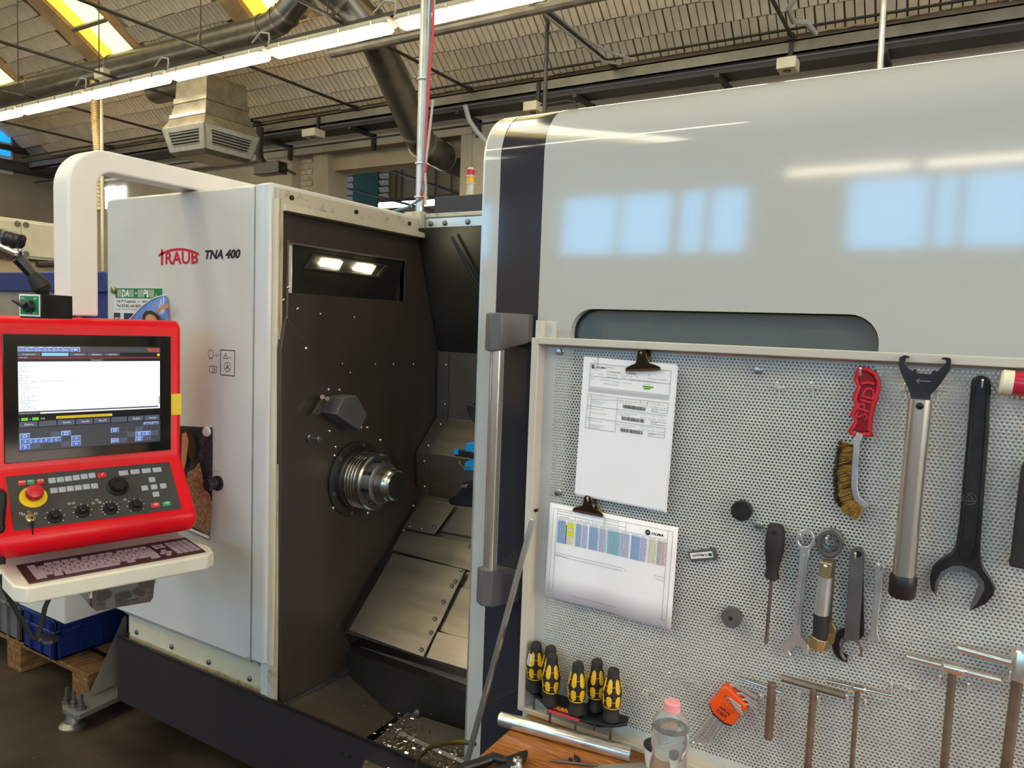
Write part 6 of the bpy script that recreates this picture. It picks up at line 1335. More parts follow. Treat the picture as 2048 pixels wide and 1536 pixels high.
for q in ((.035, .05, .965, .05), (.035, .05, .035, .93), (.965, .05, .965, .93), (.035, .93, .965, .93), (.068, .05, .068, .93), (.93, .05, .93, .93), (.068, .515, .93, .515), (.068, .545, .93, .545), (.068, .10, .62, .10), (.068, .14, .62, .14), (.62, .05, .62, .14), (.45, .05, .45, .14), (.56, .05, .56, .14), (.64, .515, .64, .545), (.22, .1, .22, .14), (.3, .1, .3, .14), (.36, .1, .36, .14), (.62, .14, .93, .14)): fl_(*q)
cols = [(.075, .145, 'ink_blue'), (.155, .215, 'ink_cream'), (.215, .225, 'ink_cream'), (.228, .275, 'ink_blue'), (.278, .325, 'ink_lilac'), (.335, .41, 'ink_blue'), (.415, .475, 'ink_lilac'), (.48, .58, 'ink_teal'), (.58, .655, 'ink_lilac'), (.665, .735, 'ink_blue'), (.735, .785, 'ink_lilac'), (.79, .86, 'ink_cream'), (.86, .895, 'ink_pale'), (.895, .928, 'ink_pink')]
for x0, x1, mt in cols: p0, p1 = F2(x0, .405), F2(x1, .165); pr.rect(p0[0], p0[1], p1[0], p1[1], mt, HH - .0006)
for i in range(6):
    if i in (2, 5): continue
    p0, p1 = F2(.152, .20 + .028 * i), F2(.215, .172 + .028 * i); pr.rect(p0[0], p0[1], p1[0], p1[1], 'ink_yellow', HH - .0003)
random.seed(5)
for x0, x1, mt in cols:
    for i in range(13):
        y = .178 + .0175 * i; k = x0 + (x1 - x0) * .15
        while k < x1 - .012: w_ = random.uniform(.008, .018); fl_(k, y, min(k + w_, x1 - .003), y, 'ink_grey', .0011); k += w_ + .006
    fl_(x0 + .003, .155, x1 - .01, .155, 'ink_grey', .001)
p0 = F2(.148, .40); pr.rect(p0[0], p0[1], p0[0] + .002, p0[1] + H2 * .2, 'ink', HH)
def ft(t, x, y, h, mt='ink', w=None, **k): pr.text(t, *F2(x, y), h, mt, wid=w * W2 if w else None, h=HH + .0003, **k)
ft('CARICO MACCHINE', .073, .075, .0022, w=.12); ft('MACCHINE', .09, .13, .0024, w=.08); ft('UTENSILE', .24, .13, .002, 'ink_grey', w=.045); ft('MIS', .315, .13, .0024, w=.025); ft('CORRETTORI', .37, .13, .002, 'ink_grey', w=.07); ft('REPARTO MACCHINE', .455, .075, .0022, 'ink_grey', w=.1); ft('DISPOSITIVI CONTROLLO', .455, .13, .0022, 'ink_grey', w=.1); ft('OSSERVAZIONI E NOTE', .072, .540, .002, w=.1)
x, y = F2(.785, .105); pr.disc(x, y, .0058, 'ink', HH); pr.line(x - .003, y, x + .003, y + .001, .001, 'paper', HH + .0003); pr.text('OLMA', x + .008, y - .003, .0055, 'ink', wid=.026, h=HH, shear=.3, bold=.03)
for p_ in pr.mb.v: q_ = p_ - pr.o; p_.y += wave(q_.dot(u) / W2, 1 - q_.dot(v) / H2)
pr.build('printed_table', tb)
clip(1177, 1027, .072, .041, -math.atan2(-u.z, u.x) * -1, O2 + .003, 'brown bulldog clip holding the colour coded sheet')
# ------------------------------------------------------------------ magnets
for cx, cy, mt, lab in ((1486, 1019, 'black_oxide', 'dark round pot magnet near the mounting screw'), (1466, 1231, 'dull_steel', 'grey round pot magnet below the label magnet')):
    root = thing('pot_magnet', lab, 'magnet', pb(cx, cy), group='round pot magnets on the board'); p = pb(cx, cy); r = .0195
    m = MB(); m.lathe(p, (0, -1, 0), [(0, r * .95), (.002, r), (.017, r), (.019, r * .94)], 32); m.build('body', mt, root)
    m = MB(); m.lathe(p + Vector((0, -.0189, 0)), (0, -1, 0), [(0, .0045), (.0005, .004), (.0006, .001)], 14); m.build('centre_hole', 'black_plastic', root)
root = thing('label_magnet', 'small rectangular magnet with upside down clover label', 'magnet', pb(1405, 1125)); o = .008
bx_ = [(1375, 1104), (1429, 1096), (1434, 1119), (1382, 1124)]
plate(bx_, 0, o, 'grey_plastic', 'body', root, bev=.001)
lb = [(1379.5, 1106.5), (1424, 1102.5), (1426.5, 1114.5), (1382.5, 1118)]; plate(lb, o, o + .0006, 'ink_white', 'label_plate', root)
a_, b_ = pb(*lb[3], o + .0006), pb(*lb[2], o + .0006); u = (b_ - a_).normalized(); v = Vector((-u.z, 0, u.x)); LW = (b_ - a_).length; LH = (pb(*lb[0], o) - a_).length
pr = Print(a_, u, v, ['ink', 'sign_green', 'button_red']); pr.n = nq
pr.text('F.lli Marzocchi', LW * .80, LH * .70, LH * .42, 'ink', wid=LW * .70, flip=True, bold=.02, h=.0004); pr.line(LW * .25, LH * .80, LW * .55, LH * .80, .0006, 'button_red', .0004)
for t in range(4): a2 = math.radians(45 + 90 * t); pr.disc(LW * .895 + .0021 * math.cos(a2), LH * .5 + .0021 * math.sin(a2), .0021, 'sign_green', .0004, 10)
pr.build('label_print', root)
# ------------------------------------------------------------------ wire brush
br = thing('wire_brush', 'brass wire brush with red ribbed plastic handle', 'wire brush', pb(1705, 1040)); o = .014
hp = [(1716, 741), (1722, 737), (1735, 739), (1750, 748), (1757, 762), (1756, 782), (1751, 800), (1745, 818), (1741, 838), (1739, 860), (1746, 869), (1713, 870), (1699, 864), (1713, 842), (1704, 829), (1715, 809), (1709, 796), (1718, 773), (1712, 761)]
cxm, cym = 1732, 800
plate([(cxm + (x - cxm) * .86, cym + (y - cym) * .92) for x, y in hp], o - .008, o + .002, 'red_deep', 'handle_core', br, bev=.002)
m = MB(); pts = [pb(x, y, o + .002) for x, y in hp + hp[:1]]; m.tube(pts, .0042, 8); m.build('handle_rim', 'red_plastic', br, smooth=60)
m = MB(); m.tube([pb(x, y, o + .004) for x, y in ((1722, 768), (1735, 765), (1750, 768))], .003, 6); m.build('finger_bridge', 'red_plastic', br)
ua, ub = pb(1722, 838, o + .003), pb(1742, 775, o + .003); u = (ub - ua).normalized(); v = Vector((-u.z, 0, u.x)); pr = Print(ua - v * .002, u, v, ['red_plastic']); pr.n = nq; L_ = (ub - ua).length
tv, tf, tx0, ty0, tw, thh = text2d('SPID', 0, .01); k_ = L_ / tw; m = MB()
base = [pr.o + u * ((a2 - tx0) * k_) + v * ((b2 - ty0) * .021 / thh - .008) for a2, b2 in tv]
m.add(base, tf); oo = m.build('raised_letters', 'red_plastic', br, smooth=0, recalc=False); so = oo.modifiers.new('thick', 'SOLIDIFY'); so.thickness = .003; so.offset = 0
st = [(1721, 866), (1714, 884), (1710, 935), (1709, 975), (1714, 996), (1734, 1013)]
m = MB(); fr_ = []
for i, (x, y) in enumerate(st):
    c_ = pb(x, y, o); nx_ = pb(*st[min(i + 1, 5)], o) - pb(*st[max(i - 1, 0)], o); nx_.normalize(); s_ = Vector((nx_.z, 0, -nx_.x)); fr_ += [c_ + s_ * .0055 + Vector((0, .008, 0)), c_ - s_ * .0055 + Vector((0, .008, 0)), c_ - s_ * .0055 - Vector((0, .006, 0)), c_ + s_ * .0055 - Vector((0, .006, 0))]
m.add(fr_, [(0, 1, 2, 3), (20, 23, 22, 21)] + [(4 * i + k, 4 * i + (k + 1) % 4, 4 * i + 4 + (k + 1) % 4, 4 * i + 4 + k) for i in range(5) for k in range(4)]); m.build('steel_back', 'tool_steel', br, bevel=.001)
inner_ = [(1707, 888), (1703, 935), (1702, 985), (1712, 1005), (1730, 1016)]; outer_ = [(1676, 882), (1666, 945), (1668, 997), (1686, 1024), (1712, 1041)]
random.seed(9)
def along(path, t):
    t *= len(path) - 1; i = min(int(t), len(path) - 2); f_ = t - i; return path[i][0] + (path[i + 1][0] - path[i][0]) * f_, path[i][1] + (path[i + 1][1] - path[i][1]) * f_
for nm, mt, cnt, sel in (('brass_bristles', 'bristle', 1500, 0), ('dark_bristles', 'bristle_dark', 650, 1)):
    m = MB()
    for i in range(cnt):
        t = random.random() * (1 if not sel else .68); yo = random.uniform(-.006, .008); a2 = along(inner_, t); b2 = along(outer_, min(1, max(0, t + random.uniform(-.02, .02))))
        k = random.uniform(.9, 1.04) if sel else random.uniform(.55, .78) if t < .68 else random.uniform(.85, 1.03)
        p0 = pb(*a2, o + yo); p1 = pb(a2[0] + (b2[0] - a2[0]) * k, a2[1] + (b2[1] - a2[1]) * k, o + yo * 1.3 - (.003 if sel else 0)); m.cyl(p0, p1 + Vector((random.uniform(-.0015, .0015), 0, random.uniform(-.0015, .0015))), .0005, .0004, n=3)
    m.build(nm, mt, br, smooth=0, kind='stuff', recalc=False)
# ------------------------------------------------------------------ hook spanner with silver tube
hs = thing('hook_spanner', 'large hook spanner with silver tube handle and black claw', 'spanner', pb(1805, 1193)); o = .042
m = MB(); m.cyl(pb(1841, 798, o), pb(1807, 1152, o), .0185, n=28); m.build('tube', 'brushed', hs)
m = MB(); a_, b_ = pb(1807.5, 1148, o), pb(1803, 1193, o); ax = b_ - a_; m.lathe(a_, ax, [(0, .0195), (.004, .0215), (ax.length - .004, .0215), (ax.length, .019)], 28); m.build('end_cap', 'black_plastic', hs)
hd_ = [z7(*q) for q in ((270, 95), (300, 82), (325, 90), (328, 100), (305, 99), (305, 130), (322, 155), (345, 172), (352, 155), (364, 165), (372, 184), (445, 187), (450, 168), (468, 165), (475, 175), (530, 122), (525, 107), (500, 107), (507, 95), (550, 98), (557, 110), (555, 155), (490, 250), (442, 300), (440, 332), (335, 330), (330, 290), (280, 180), (268, 140))]
plate(hd_, o - .004, o + .004, 'black_oxide', 'claw', hs, bev=.0012)
m = MB(); p = pb(1839.5, 812, o + .018); m.lathe(p, (0, -1, 0), [(0, .006), (.002, .006), (.003, .003)], 14); m.build('pin', 'black_plastic', hs)
pr = Print(pb(1846, 762, o + .0045), (1, 0, 0), (0, 0, 1), ['ink_grey']); pr.line(-.010, 0, .012, 0, .0012, 'ink_grey'); pr.line(-.010, 0, -.005, .004, .0012, 'ink_grey'); pr.line(-.010, 0, -.005, -.004, .0012, 'ink_grey'); pr.build('arrow_mark', hs)
# ------------------------------------------------------------------ big black open spanner
bs_ = thing('open_spanner', 'large black forged open end spanner', 'spanner', pb(1940, 1222)); o = .014
ol = [(665, 235), (675, 212), (700, 198), (735, 195), (765, 215), (775, 250), (765, 500), (740, 800), (718, 1100), (715, 1180), (735, 1255), (775, 1310), (797, 1360), (790, 1400), (745, 1450), (655, 1490), (660, 1470), (690, 1400), (710, 1345), (690, 1310), (640, 1275), (590, 1262), (530, 1275), (490, 1320), (480, 1370), (470, 1405), (445, 1370), (438, 1310), (450, 1250), (490, 1210), (555, 1170), (580, 1130), (600, 1000), (615, 820), (640, 540)]
plate([z7(*q) for q in ol], o - .008, o + .006, 'black_oxide', 'body', bs_, bev=.0022, seg=2)
m = MB(); rim = [(612, 1190), (596, 1120), (618, 1000), (634, 820), (658, 540), (683, 250), (700, 222), (725, 215), (748, 228), (757, 255), (745, 500), (722, 800), (700, 1100), (680, 1190), (645, 1220), (612, 1190)]
m.tube([pb(*z7(*q), o + .006) for q in rim], .0024, 6); m.build('raised_rim', 'black_oxide', bs_, smooth=60)
jaw = [(655, 1490), (660, 1470), (690, 1400), (710, 1345), (690, 1310), (640, 1275), (590, 1262), (530, 1275), (490, 1320), (480, 1370), (470, 1405), (464, 1390), (468, 1330), (500, 1272), (560, 1240), (620, 1240), (690, 1270), (735, 1330), (738, 1370), (700, 1440)]
plate([z7(*q) for q in jaw], o + .0055, o + .0068, 'dull_steel', 'ground_jaw', bs_)
pr = Print(pb(*z7(655, 870), o + .0062), (1, 0, 0), (0, 0, 1), ['dull_steel'])
for k in range(3): a0_, a1_ = math.radians(90 + 120 * k), math.radians(210 + 120 * k); pr.line(.008 * math.cos(a0_), .008 * math.sin(a0_), .008 * math.cos(a1_), .008 * math.sin(a1_), .001, 'dull_steel')
pr.arc(0, 0, .010, 0, 360, .0008, 'dull_steel'); pr.build('forged_mark', bs_)
# red and yellow handle, black grip, both running out of frame
rh = thing('soft_hammer', 'red handle with worn yellow end lying on hooks', 'hammer', pb(2030, 790)); o = .03
a_, b_ = pb(2000, 763, o), pb(2026, 766, o); u = (b_ - a_).normalized(); r = .020
m = MB(); m.lathe(a_, u, [(0, r * .8), (.003, r), ((b_ - a_).length, r)], 24); m.build('yellow_end', 'ink_cream', rh)
m = MB(); m.cyl(b_, b_ + u * .12, r * .98, r * .98, n=24); m.build('red_body', 'red_lens', rh)
gr = thing('rubber_grip_tool', 'tool with chequered black rubber grip at the board end', 'tool', pb(2040, 1140)); o = .02
plate([(2048, 928), (2043, 945), (2036, 1000), (2029, 1060), (2023, 1115), (2019, 1130), (2020, 1134), (2050, 1140), (2075, 1142), (2085, 1000), (2078, 935), (2062, 925)], o - .014, o + .014, 'black_rubber', 'grip', gr, bev=.006, seg=3)
m = MB(); m.cyl(pb(2064, 935, o), pb(2070, 850, o), .008, n=12); m.build('shaft', 'steel', gr)
# ------------------------------------------------------------------ black screwdriver
sd_ = thing('screwdriver', 'slotted screwdriver with plain black handle', 'screwdriver', pb(1532, 1290)); o = .022
a_, b_ = pb(1553, 1048, o), pb(1543, 1158, o); ax = b_ - a_; L_ = ax.length
m = MB(); m.lathe(a_, ax, [(0, .009), (L_ * .03, .014), (L_ * .12, .0165), (L_ * .32, .0182), (L_ * .5, .0175), (L_ * .7, .0135), (L_ * .84, .0115), (L_ * .93, .0138), (L_ * .97, .0138), (L_, .009)], 16); m.build('handle', 'black_rubber', sd_)
p = a_ + ax * .12; m = MB(); m.cyl(p + Vector((0, -.0158, 0)), p + Vector((0, -.0172, 0)), .0045, n=12); m.build('hang_hole', 'black_plastic', sd_)
e_ = pb(1533, 1275, o); m = MB(); m.cyl(b_, e_, .0032, n=12); f_ = pb(1532, 1288, o); m.cyl(e_, f_, .0045, .003, n=4); m.build('blade', 'dull_steel', sd_)
# ------------------------------------------------------------------ combination spanner
cs = thing('combination_spanner', 'chrome combination spanner with ring and open jaw', 'spanner', pb(1590, 1325)); o = .016
ringplate(*z8(1152, 425), 13.2, 19.5, o - .005, o + .005, 'tool_steel', 'ring_end', cs, bev=.001)
plate([z8(*q) for q in ((1108, 490), (1130, 480), (1180, 485), (1195, 500), (1172, 640), (1150, 850), (1128, 1060), (1118, 1240), (1160, 1295), (1185, 1340), (1178, 1390), (1142, 1440), (1147, 1392), (1133, 1352), (1090, 1332), (1040, 1345), (1012, 1372), (1030, 1402), (1037, 1450), (970, 1392), (958, 1335), (1000, 1280), (1042, 1240), (1058, 1060), (1078, 850), (1095, 640))], o - .004, o + .004, 'tool_steel', 'shank', cs, bev=.0015)
m = MB(); m.tube([pb(*z8(1145, 560), o + .0045), pb(*z8(1085, 1150), o + .0045)], .0022, 6); m.build('embossed_rib', 'tool_steel', cs)
# ratchet ring spanner and the socket extension hanging in front
rt = thing('ratchet_spanner', 'ratchet ring spanner with toothed steel insert', 'spanner', pb(1665, 1300)); o = .014
ringplate(*z8(1362, 455), 17, 27.5, o - .007, o + .007, 'dull_steel', 'ring_head', rt, bev=.002, n=32)
cx, cy = z8(1355, 455); nt_ = 32; a_, b_ = ringp(cx, cy, 11, 17.5, nt_, 1.05); a_ = [(cx + (x - cx) * (1 if i % 4 < 2 else .86), cy + (y - cy) * (1 if i % 4 < 2 else .86)) for i, (x, y) in enumerate(a_)]
m = MB(); m.ring([pb(x, y, o + .009) for x, y in a_], [pb(x, y, o + .009) for x, y in b_], (0, .012, 0)); m.build('ratchet_insert', 'chrome', rt, smooth=0)
plate([z8(*q) for q in ((1290, 560), (1320, 575), (1400, 575), (1432, 555), (1412, 600), (1400, 750), (1375, 1130), (1330, 1130), (1370, 700), (1370, 620), (1300, 610))], o - .006, o + .005, 'dull_steel', 'handle', rt, bev=.002)
plate([z8(*q) for q in ((1345, 1130), (1385, 1130), (1420, 1200), (1400, 1310), (1340, 1340), (1320, 1250))], o - .006, o + .004, 'gold_zinc', 'hex_end', rt, bev=.001)
sx_ = thing('socket_extension', 'zinc square drive socket extension with black sleeve', 'socket extension', pb(1634, 1300)); o = .034
a_, b_ = pb(*z8(1338, 605), o), pb(*z8(1325, 735), o); m = MB(); m.cyl(a_, b_, .0145, n=4, rot=math.pi / 4); m.build('square_drive', 'gold_zinc', sx_, bevel=.003, seg=2, smooth=0)
p = pb(*z8(1325, 652), o + .0105); m = MB(); m.ball(p, .0042, 10); m.build('detent_ball', 'chrome', sx_)
c_, d_ = pb(*z8(1290, 1060), o), pb(*z8(1280, 1255), o); e_ = pb(*z8(1255, 1345), o)
m = MB(); m.cyl(b_, c_, .0125, n=20); m.build('shaft', 'tool_steel', sx_); m = MB(); m.cyl(c_, d_, .0132, n=20); m.build('black_sleeve', 'black_rubber', sx_); m = MB(); m.cyl(d_, e_, .0165, n=8); m.build('socket', 'gold_zinc', sx_, bevel=.001)
# grey flat hook spanner, black one behind it
def carc(cx, cy, r0, r1, a0, a1, n=22, sq=1.06): return [(cx + r1 * math.cos(math.radians(a0 + (a1 - a0) * i / n)), cy - r1 * sq * math.sin(math.radians(a0 + (a1 - a0) * i / n))) for i in range(n + 1)] + [(cx + r0 * math.cos(math.radians(a1 + (a0 - a1) * i / n)), cy - r0 * sq * math.sin(math.radians(a1 + (a0 - a1) * i / n))) for i in range(n + 1)]
bk = thing('pin_spanner', 'black hook spanner tucked behind the grey flat one', 'spanner', pb(1690, 1326)); o = .010
plate(carc(*z8(1525, 1325), 19, 33, 75, 265), o - .003, o + .003, 'black_oxide', 'claw', bk, bev=.001)
plate([z8(*q) for q in ((1600, 620), (1650, 620), (1655, 1240), (1600, 1300), (1540, 1200))], o - .003, o + .003, 'black_oxide', 'bar', bk, bev=.001)
gy_ = thing('pin_spanner', 'flat grey steel hook spanner with round hanging hole', 'spanner', pb(1695, 1320)); o = .019
plate([z8(*q) for q in ((1535, 545), (1545, 510), (1570, 487), (1600, 482), (1635, 495), (1658, 535), (1656, 600), (1612, 1290), (1580, 1275), (1530, 1275), (1478, 1300), (1500, 1100), (1520, 800))], o - .003, o + .003, 'dull_steel', 'bar', gy_, bev=.001)
plate(carc(*z8(1545, 1370), 18.5, 23.5, -35, 240), o - .003, o + .003, 'dull_steel', 'claw', gy_, bev=.0008)
m = MB(); p = pb(*z8(1604, 548), o + .0035); m.cyl(p, p + Vector((0, .001, 0)), .006, n=14); m.build('hang_hole', 'black_plastic', gy_)
ss = thing('combination_spanner', 'small chrome combination spanner beside the silver tube', 'spanner', pb(1745, 1290)); o = .014
ringplate(*z8(1788, 672), 6.0, 10.5, o - .004, o + .004, 'tool_steel', 'ring_end', ss, bev=.001, n=20)
plate([z8(*q) for q in ((1755, 705), (1815, 710), (1800, 900), (1778, 1080), (1768, 1210), (1785, 1260), (1782, 1300), (1768, 1322), (1755, 1280), (1730, 1272), (1712, 1285), (1700, 1310), (1685, 1290), (1680, 1255), (1708, 1215), (1718, 1080), (1738, 900))], o - .003, o + .003, 'tool_steel', 'shank', ss, bev=.001)
# ------------------------------------------------------------------ T handles
def tee(nm, lab, bar, stem, rb, rs, mt, hexa=False, mid=None, o=.024):
    root = thing(nm, lab, 'T handle', pb(*stem[1], o), group='T handles along the board foot'); n = 6 if hexa else 18
    m = MB(); pts = [pb(*q, o) for q in bar]; m.cyl(pts[0], pts[1], rb, n=n); m.build('cross_bar', mt, root, bevel=.001, smooth=40)
    if mid: m = MB(); a_, b_ = pb(*mid[0], o), pb(*mid[1], o); ax = b_ - a_; m.lathe(a_, ax, [(0, rb), (.004, mid[2]), (ax.length - .004, mid[2]), (ax.length, rb)], 20); m.build('thick_middle', mt, root)
    m = MB(); m.cyl(pb(*stem[0], o), pb(*stem[1], o), rs, n=n); m.build('stem', 'brown_oxide', root, bevel=.0008, smooth=40)
    return root
tee('t_handle_key', 'brown T handle key with square bar', ((1564, 1356), (1691, 1392)), ((1628, 1376), (1612, 1580)), .0068, .0072, 'brown_oxide', True)
r_ = tee('t_handle_key', 'slim T handle key with thick chrome middle', ((1652, 1361), (1783, 1391)), ((1715, 1378), (1700, 1580)), .0036, .0044, 'chrome', False, ((1703, 1373), (1733, 1380), .0074))
r_ = tee('t_handle_key', 'steel T handle with stepped polished cross bar', ((1812, 1312), (2002, 1361)), ((1905, 1340), (1884, 1580)), .0062, .0066, 'brushed', False, ((1882, 1330), (1932, 1343), .0115))
r_ = tee('t_handle_key', 'thick socket T handle with square drive end', ((1914, 1295), (2030, 1327)), ((2037, 1345), (2006, 1580)), .0078, .0085, 'brushed', False)
m = MB(); m.lathe(pb(2036, 1362, .024), (0.05, 0, 1), [(0, .010), (.004, .0155), (.05, .0155), (.054, .013)], 24); m.build('socket_head', 'brushed', r_)
hx = thing('hex_key', 'dark hexagon bar key with thin cross rod', 'hex key', pb(1538, 1477)); o = .024
m = MB(); m.cyl(pb(1544, 1366, o), pb(1537, 1477, o), .0088, n=6); m.build('hex_bar', 'brown_oxide', hx, bevel=.001, smooth=0)
m = MB(); m.cyl(pb(1480, 1356, o), pb(1563, 1385, o), .0030, n=10); m.build('cross_rod', 'steel', hx)
# ------------------------------------------------------------------ hex key set in orange holder
al = thing('hex_key_set', 'chrome hex key set in bright orange plastic holder', 'hex key set', pb(1420, 1490)); o = .016
blk = [z2(*q) for q in ((1140, 372), (1200, 377), (1420, 600), (1410, 660), (1325, 712), (1300, 792), (1240, 828), (1160, 800), (1020, 682), (985, 592), (985, 545), (1055, 500), (1100, 420))]
plate(blk, o - .013, o + .012, 'orange_plastic', 'holder', al, bev=.003, seg=2)
plate([z2(*q) for q in ((985, 590), (990, 602), (1022, 695), (1160, 812), (1240, 838), (1240, 826), (1160, 798), (1020, 680))], o - .012, o + .0122, 'black_rubber', 'holder_foot', al)
for k, (l0, l1, b0, b1, w_) in enumerate((((1060, 640), (800, 1015), (1255, 345), (1548, 500), 46), ((1090, 690), (875, 1030), (1330, 440), (1548, 572), 34), ((1120, 720), (900, 1045), (1385, 510), (1550, 627), 26), ((1150, 745), (970, 1050), (1415, 565), (1552, 688), 20))):
    r = w_ * .1709 / 2 / ppm(pb(1430, 1430)); oo = o - .004 + .004 * k; n0 = (b0[0] - 50, b0[1] + 60)
    m = MB(); m.tube([pb(*z2(*q), oo) for q in (l1, l0, (l0[0] + (n0[0] - l0[0]) * .9, l0[1] + (n0[1] - l0[1]) * .9), n0, (b0[0] - 12, b0[1] + 12), (b0[0] + 35, b0[1] + 12), b1)], r, 6); m.build('hex_key', 'tool_steel', al, smooth=30)
    p = pb(*z2(*l1), oo); m = MB(); m.ball(p, r * 1.15, 8); m.build('ball_end', 'chrome', al)
for k, (b0, b1) in enumerate((((1200, 505), (1355, 607)), ((1222, 545), (1362, 640)), ((1245, 580), (1370, 668)), ((1262, 618), (1375, 685)), ((1280, 650), (1378, 698)))):
    m = MB(); m.tube([pb(*z2(b0[0] - 8, b0[1] + 22), o + .008), pb(*z2(b0[0], b0[1] + 3), o + .013), pb(*z2(b0[0] + 22, b0[1] + 2), o + .015), pb(*z2(*b1), o + .015)], .0022 - .0003 * k, 6); m.build('small_hex_key', 'tool_steel', al, smooth=30)
    l0, l1 = (1170 - 20 * k, 800 - 20 * k), (1000 - 22 * k, 1035 - 14 * k)
    m = MB(); m.tube([pb(*z2(*l0), o + .006), pb(*z2(*l1), o + .006)], .0019, 6); m.build('small_hex_key', 'tool_steel', al, smooth=30)
a_, b_ = pb(*z2(1072, 640), o + .0125), pb(*z2(1195, 735), o + .0125); u = (b_ - a_); u.y = 0; u.normalize(); v = Vector((-u.z, 0, u.x)); pr = Print(a_, u, v, ['logo_black']); pr.n = nq
pr.text('AIRAJ', .001, .0055, .0075, 'logo_black', wid=.024, bold=.012); pr.text('艾瑞杰', -.001, -.0045, .0085, 'logo_black', wid=.024, bold=.01)
for i in range(5): pr.disc(-.004 + .0065 * i, -.0085, .0011, 'logo_black', .0005, 8); pr.disc(.002 + .0062 * i, .018, .0011, 'logo_black', .0005, 8)
pr.text('3', -.002, .034, .005, 'logo_black'); pr.build('maker_print', al)
# ------------------------------------------------------------------ screwdriver rack
ZR = .790
rk = thing('screwdriver_rack', 'black plastic screwdriver rack fixed to the board foot', 'tool rack', (-.67, YP - .04, ZR))
rp = [(-.786, YP - .004), (-.545, YP - .004), (-.538, YP - .03), (-.56, YP - .055), (-.62, YP - .072), (-.70, YP - .074), (-.735, YP - .05), (-.785, YP - .022)]
m = MB(); m.prism([(x, y, ZR) for x, y in rp], (0, 0, -.006)); m.build('shelf', 'black_plastic', rk, bevel=.001)
m = MB(); m.prism([(-.72, YP - .003, ZR - .006), (-.545, YP - .003, ZR - .006), (-.56, YP - .003, ZR - .025), (-.63, YP - .003, ZR - .048), (-.70, YP - .003, ZR - .02)], (0, -.008, 0)); m.build('back_plate', 'black_plastic', rk, bevel=.001)
q0_ = Vector((-.704, YP - .0745, ZR - .0062)); pr = Print(q0_, (1, .02, 0), (0, 0, 1), ['button_red', 'ink_yellow']); pr.rect(0, 0, .075, .0062, 'button_red', .0004); pr.build('label_strip', rk)
pr = Print(Vector((-.705, YP - .070, ZR)), (1, 0, 0), (0, 1, 0), ['button_red', 'ink_yellow']); pr.rect(0, 0, .07, .020, 'button_red', .0004); pr.text('KRANOV', .004, .005, .011, 'ink_yellow', wid=.062, h=.0008, bold=.02); pr.build('label_print', rk)
def kdriver(px, py, y, lab, first=[None]):
    b_ = PY(px, py, y); b_ = Vector((b_.x, y, ZR + .001))
    if first[0] is None:
        root = thing('screwdriver', lab, 'screwdriver', b_, group='yellow and black screwdrivers in the rack'); first[0] = root
        prof_ = [(z_, r_ * 1.14) for z_, r_ in [(0, .010), (.004, .0155), (.012, .0165), (.020, .0135), (.030, .0138), (.034, .0152), (.036, .0155), (.050, .0165), (.062, .0172), (.072, .0165), (.085, .0140), (.094, .0118), (.098, .0112), (.106, .0112), (.113, .0100), (.1165, .006), (.117, .001)]]
        m = MB(); m.lathe(b_, (0, 0, 1), prof_, 24); m.build('grip_core', 'black_rubber', root)
        m = MB(); m.lathe(b_, (0, 0, 1), [(.0325, .0150), (.033, .0174), (.0352, .0180), (.0358, .0168)], 24); m.build('yellow_ring', 'yellow_grip', root)
        def rad(z):
            for (z0, r0), (z1_, r1) in zip(prof_, prof_[1:]):
                if z0 <= z <= z1_: return r0 + (r1 - r0) * (z - z0) / (z1_ - z0)
            return .01
        for k in range(6):
            for lo_, hi_, off in ((.037, .062, 0), (.066, .097, .5)):
                t = (k + off * .0) * math.pi / 3 + .55; wv = .31; m = MB(); vs = []; nn = 7
                for i in range(nn):
                    f_ = i / (nn - 1); z = lo_ + (hi_ - lo_) * f_; ww = wv * math.sqrt(max(.04, 1 - (2 * f_ - 1) ** 6))
                    for s_ in (-1, -.4, .4, 1): a2 = t + ww * s_; r = rad(z) + (.0006 if abs(s_) > .5 else .0012); vs.append(b_ + Vector((r * math.cos(a2), r * math.sin(a2), z)))
                m.add(vs, [(i * 4 + j, i * 4 + j + 1, i * 4 + 5 + j, i * 4 + 4 + j) for i in range(nn - 1) for j in range(3)]); m.build('grip_inlay', 'yellow_grip', root, smooth=60, recalc=False)
        for zz_ in (.049, .081):
            m = MB(); m.lathe(b_, (0, 0, 1), [(zz_ - .0006, rad(zz_) - .001), (zz_ - .0005, rad(zz_) + .0003), (zz_ + .0005, rad(zz_) + .0003), (zz_ + .0006, rad(zz_) - .001)], 24); m.build('yellow_line', 'yellow_grip', root)
        m = MB(); m.cyl(b_, b_ - Vector((0, 0, .05)), .0026, n=10); m.cyl(b_ - Vector((0, 0, .004)), b_ - Vector((0, 0, .016)), .0052, n=10); m.build('shaft', 'dull_steel', root)
        return root
    return dup(first[0], b_, lab)
d1 = kdriver(1069, 1376, 1.435, 'yellow and black screwdriver with white barcode sticker')
d1r = d1
kdriver(1098, 1388, 1.436, 'yellow black screwdriver half hidden behind its neighbour'); kdriver(1101, 1408, 1.402, 'yellow black screwdriver standing before the hidden one'); kdriver(1152, 1427, 1.400, 'yellow black screwdriver beside the red label strip'); kdriver(1190, 1418, 1.436, 'yellow black screwdriver between two others, set back'); kdriver(1223, 1428, 1.418, 'yellow black screwdriver at the bottle end of the rack')
b_ = Vector(d1['_o']); m = MB(); vs = []; t0_ = math.radians(248)
for z in (.066, .092):
    for i in range(4): a2 = t0_ + .24 * (i - 1.5); r = .0203 if z < .08 else .0167; vs.append(b_ + Vector((r * math.cos(a2), r * math.sin(a2), z)))
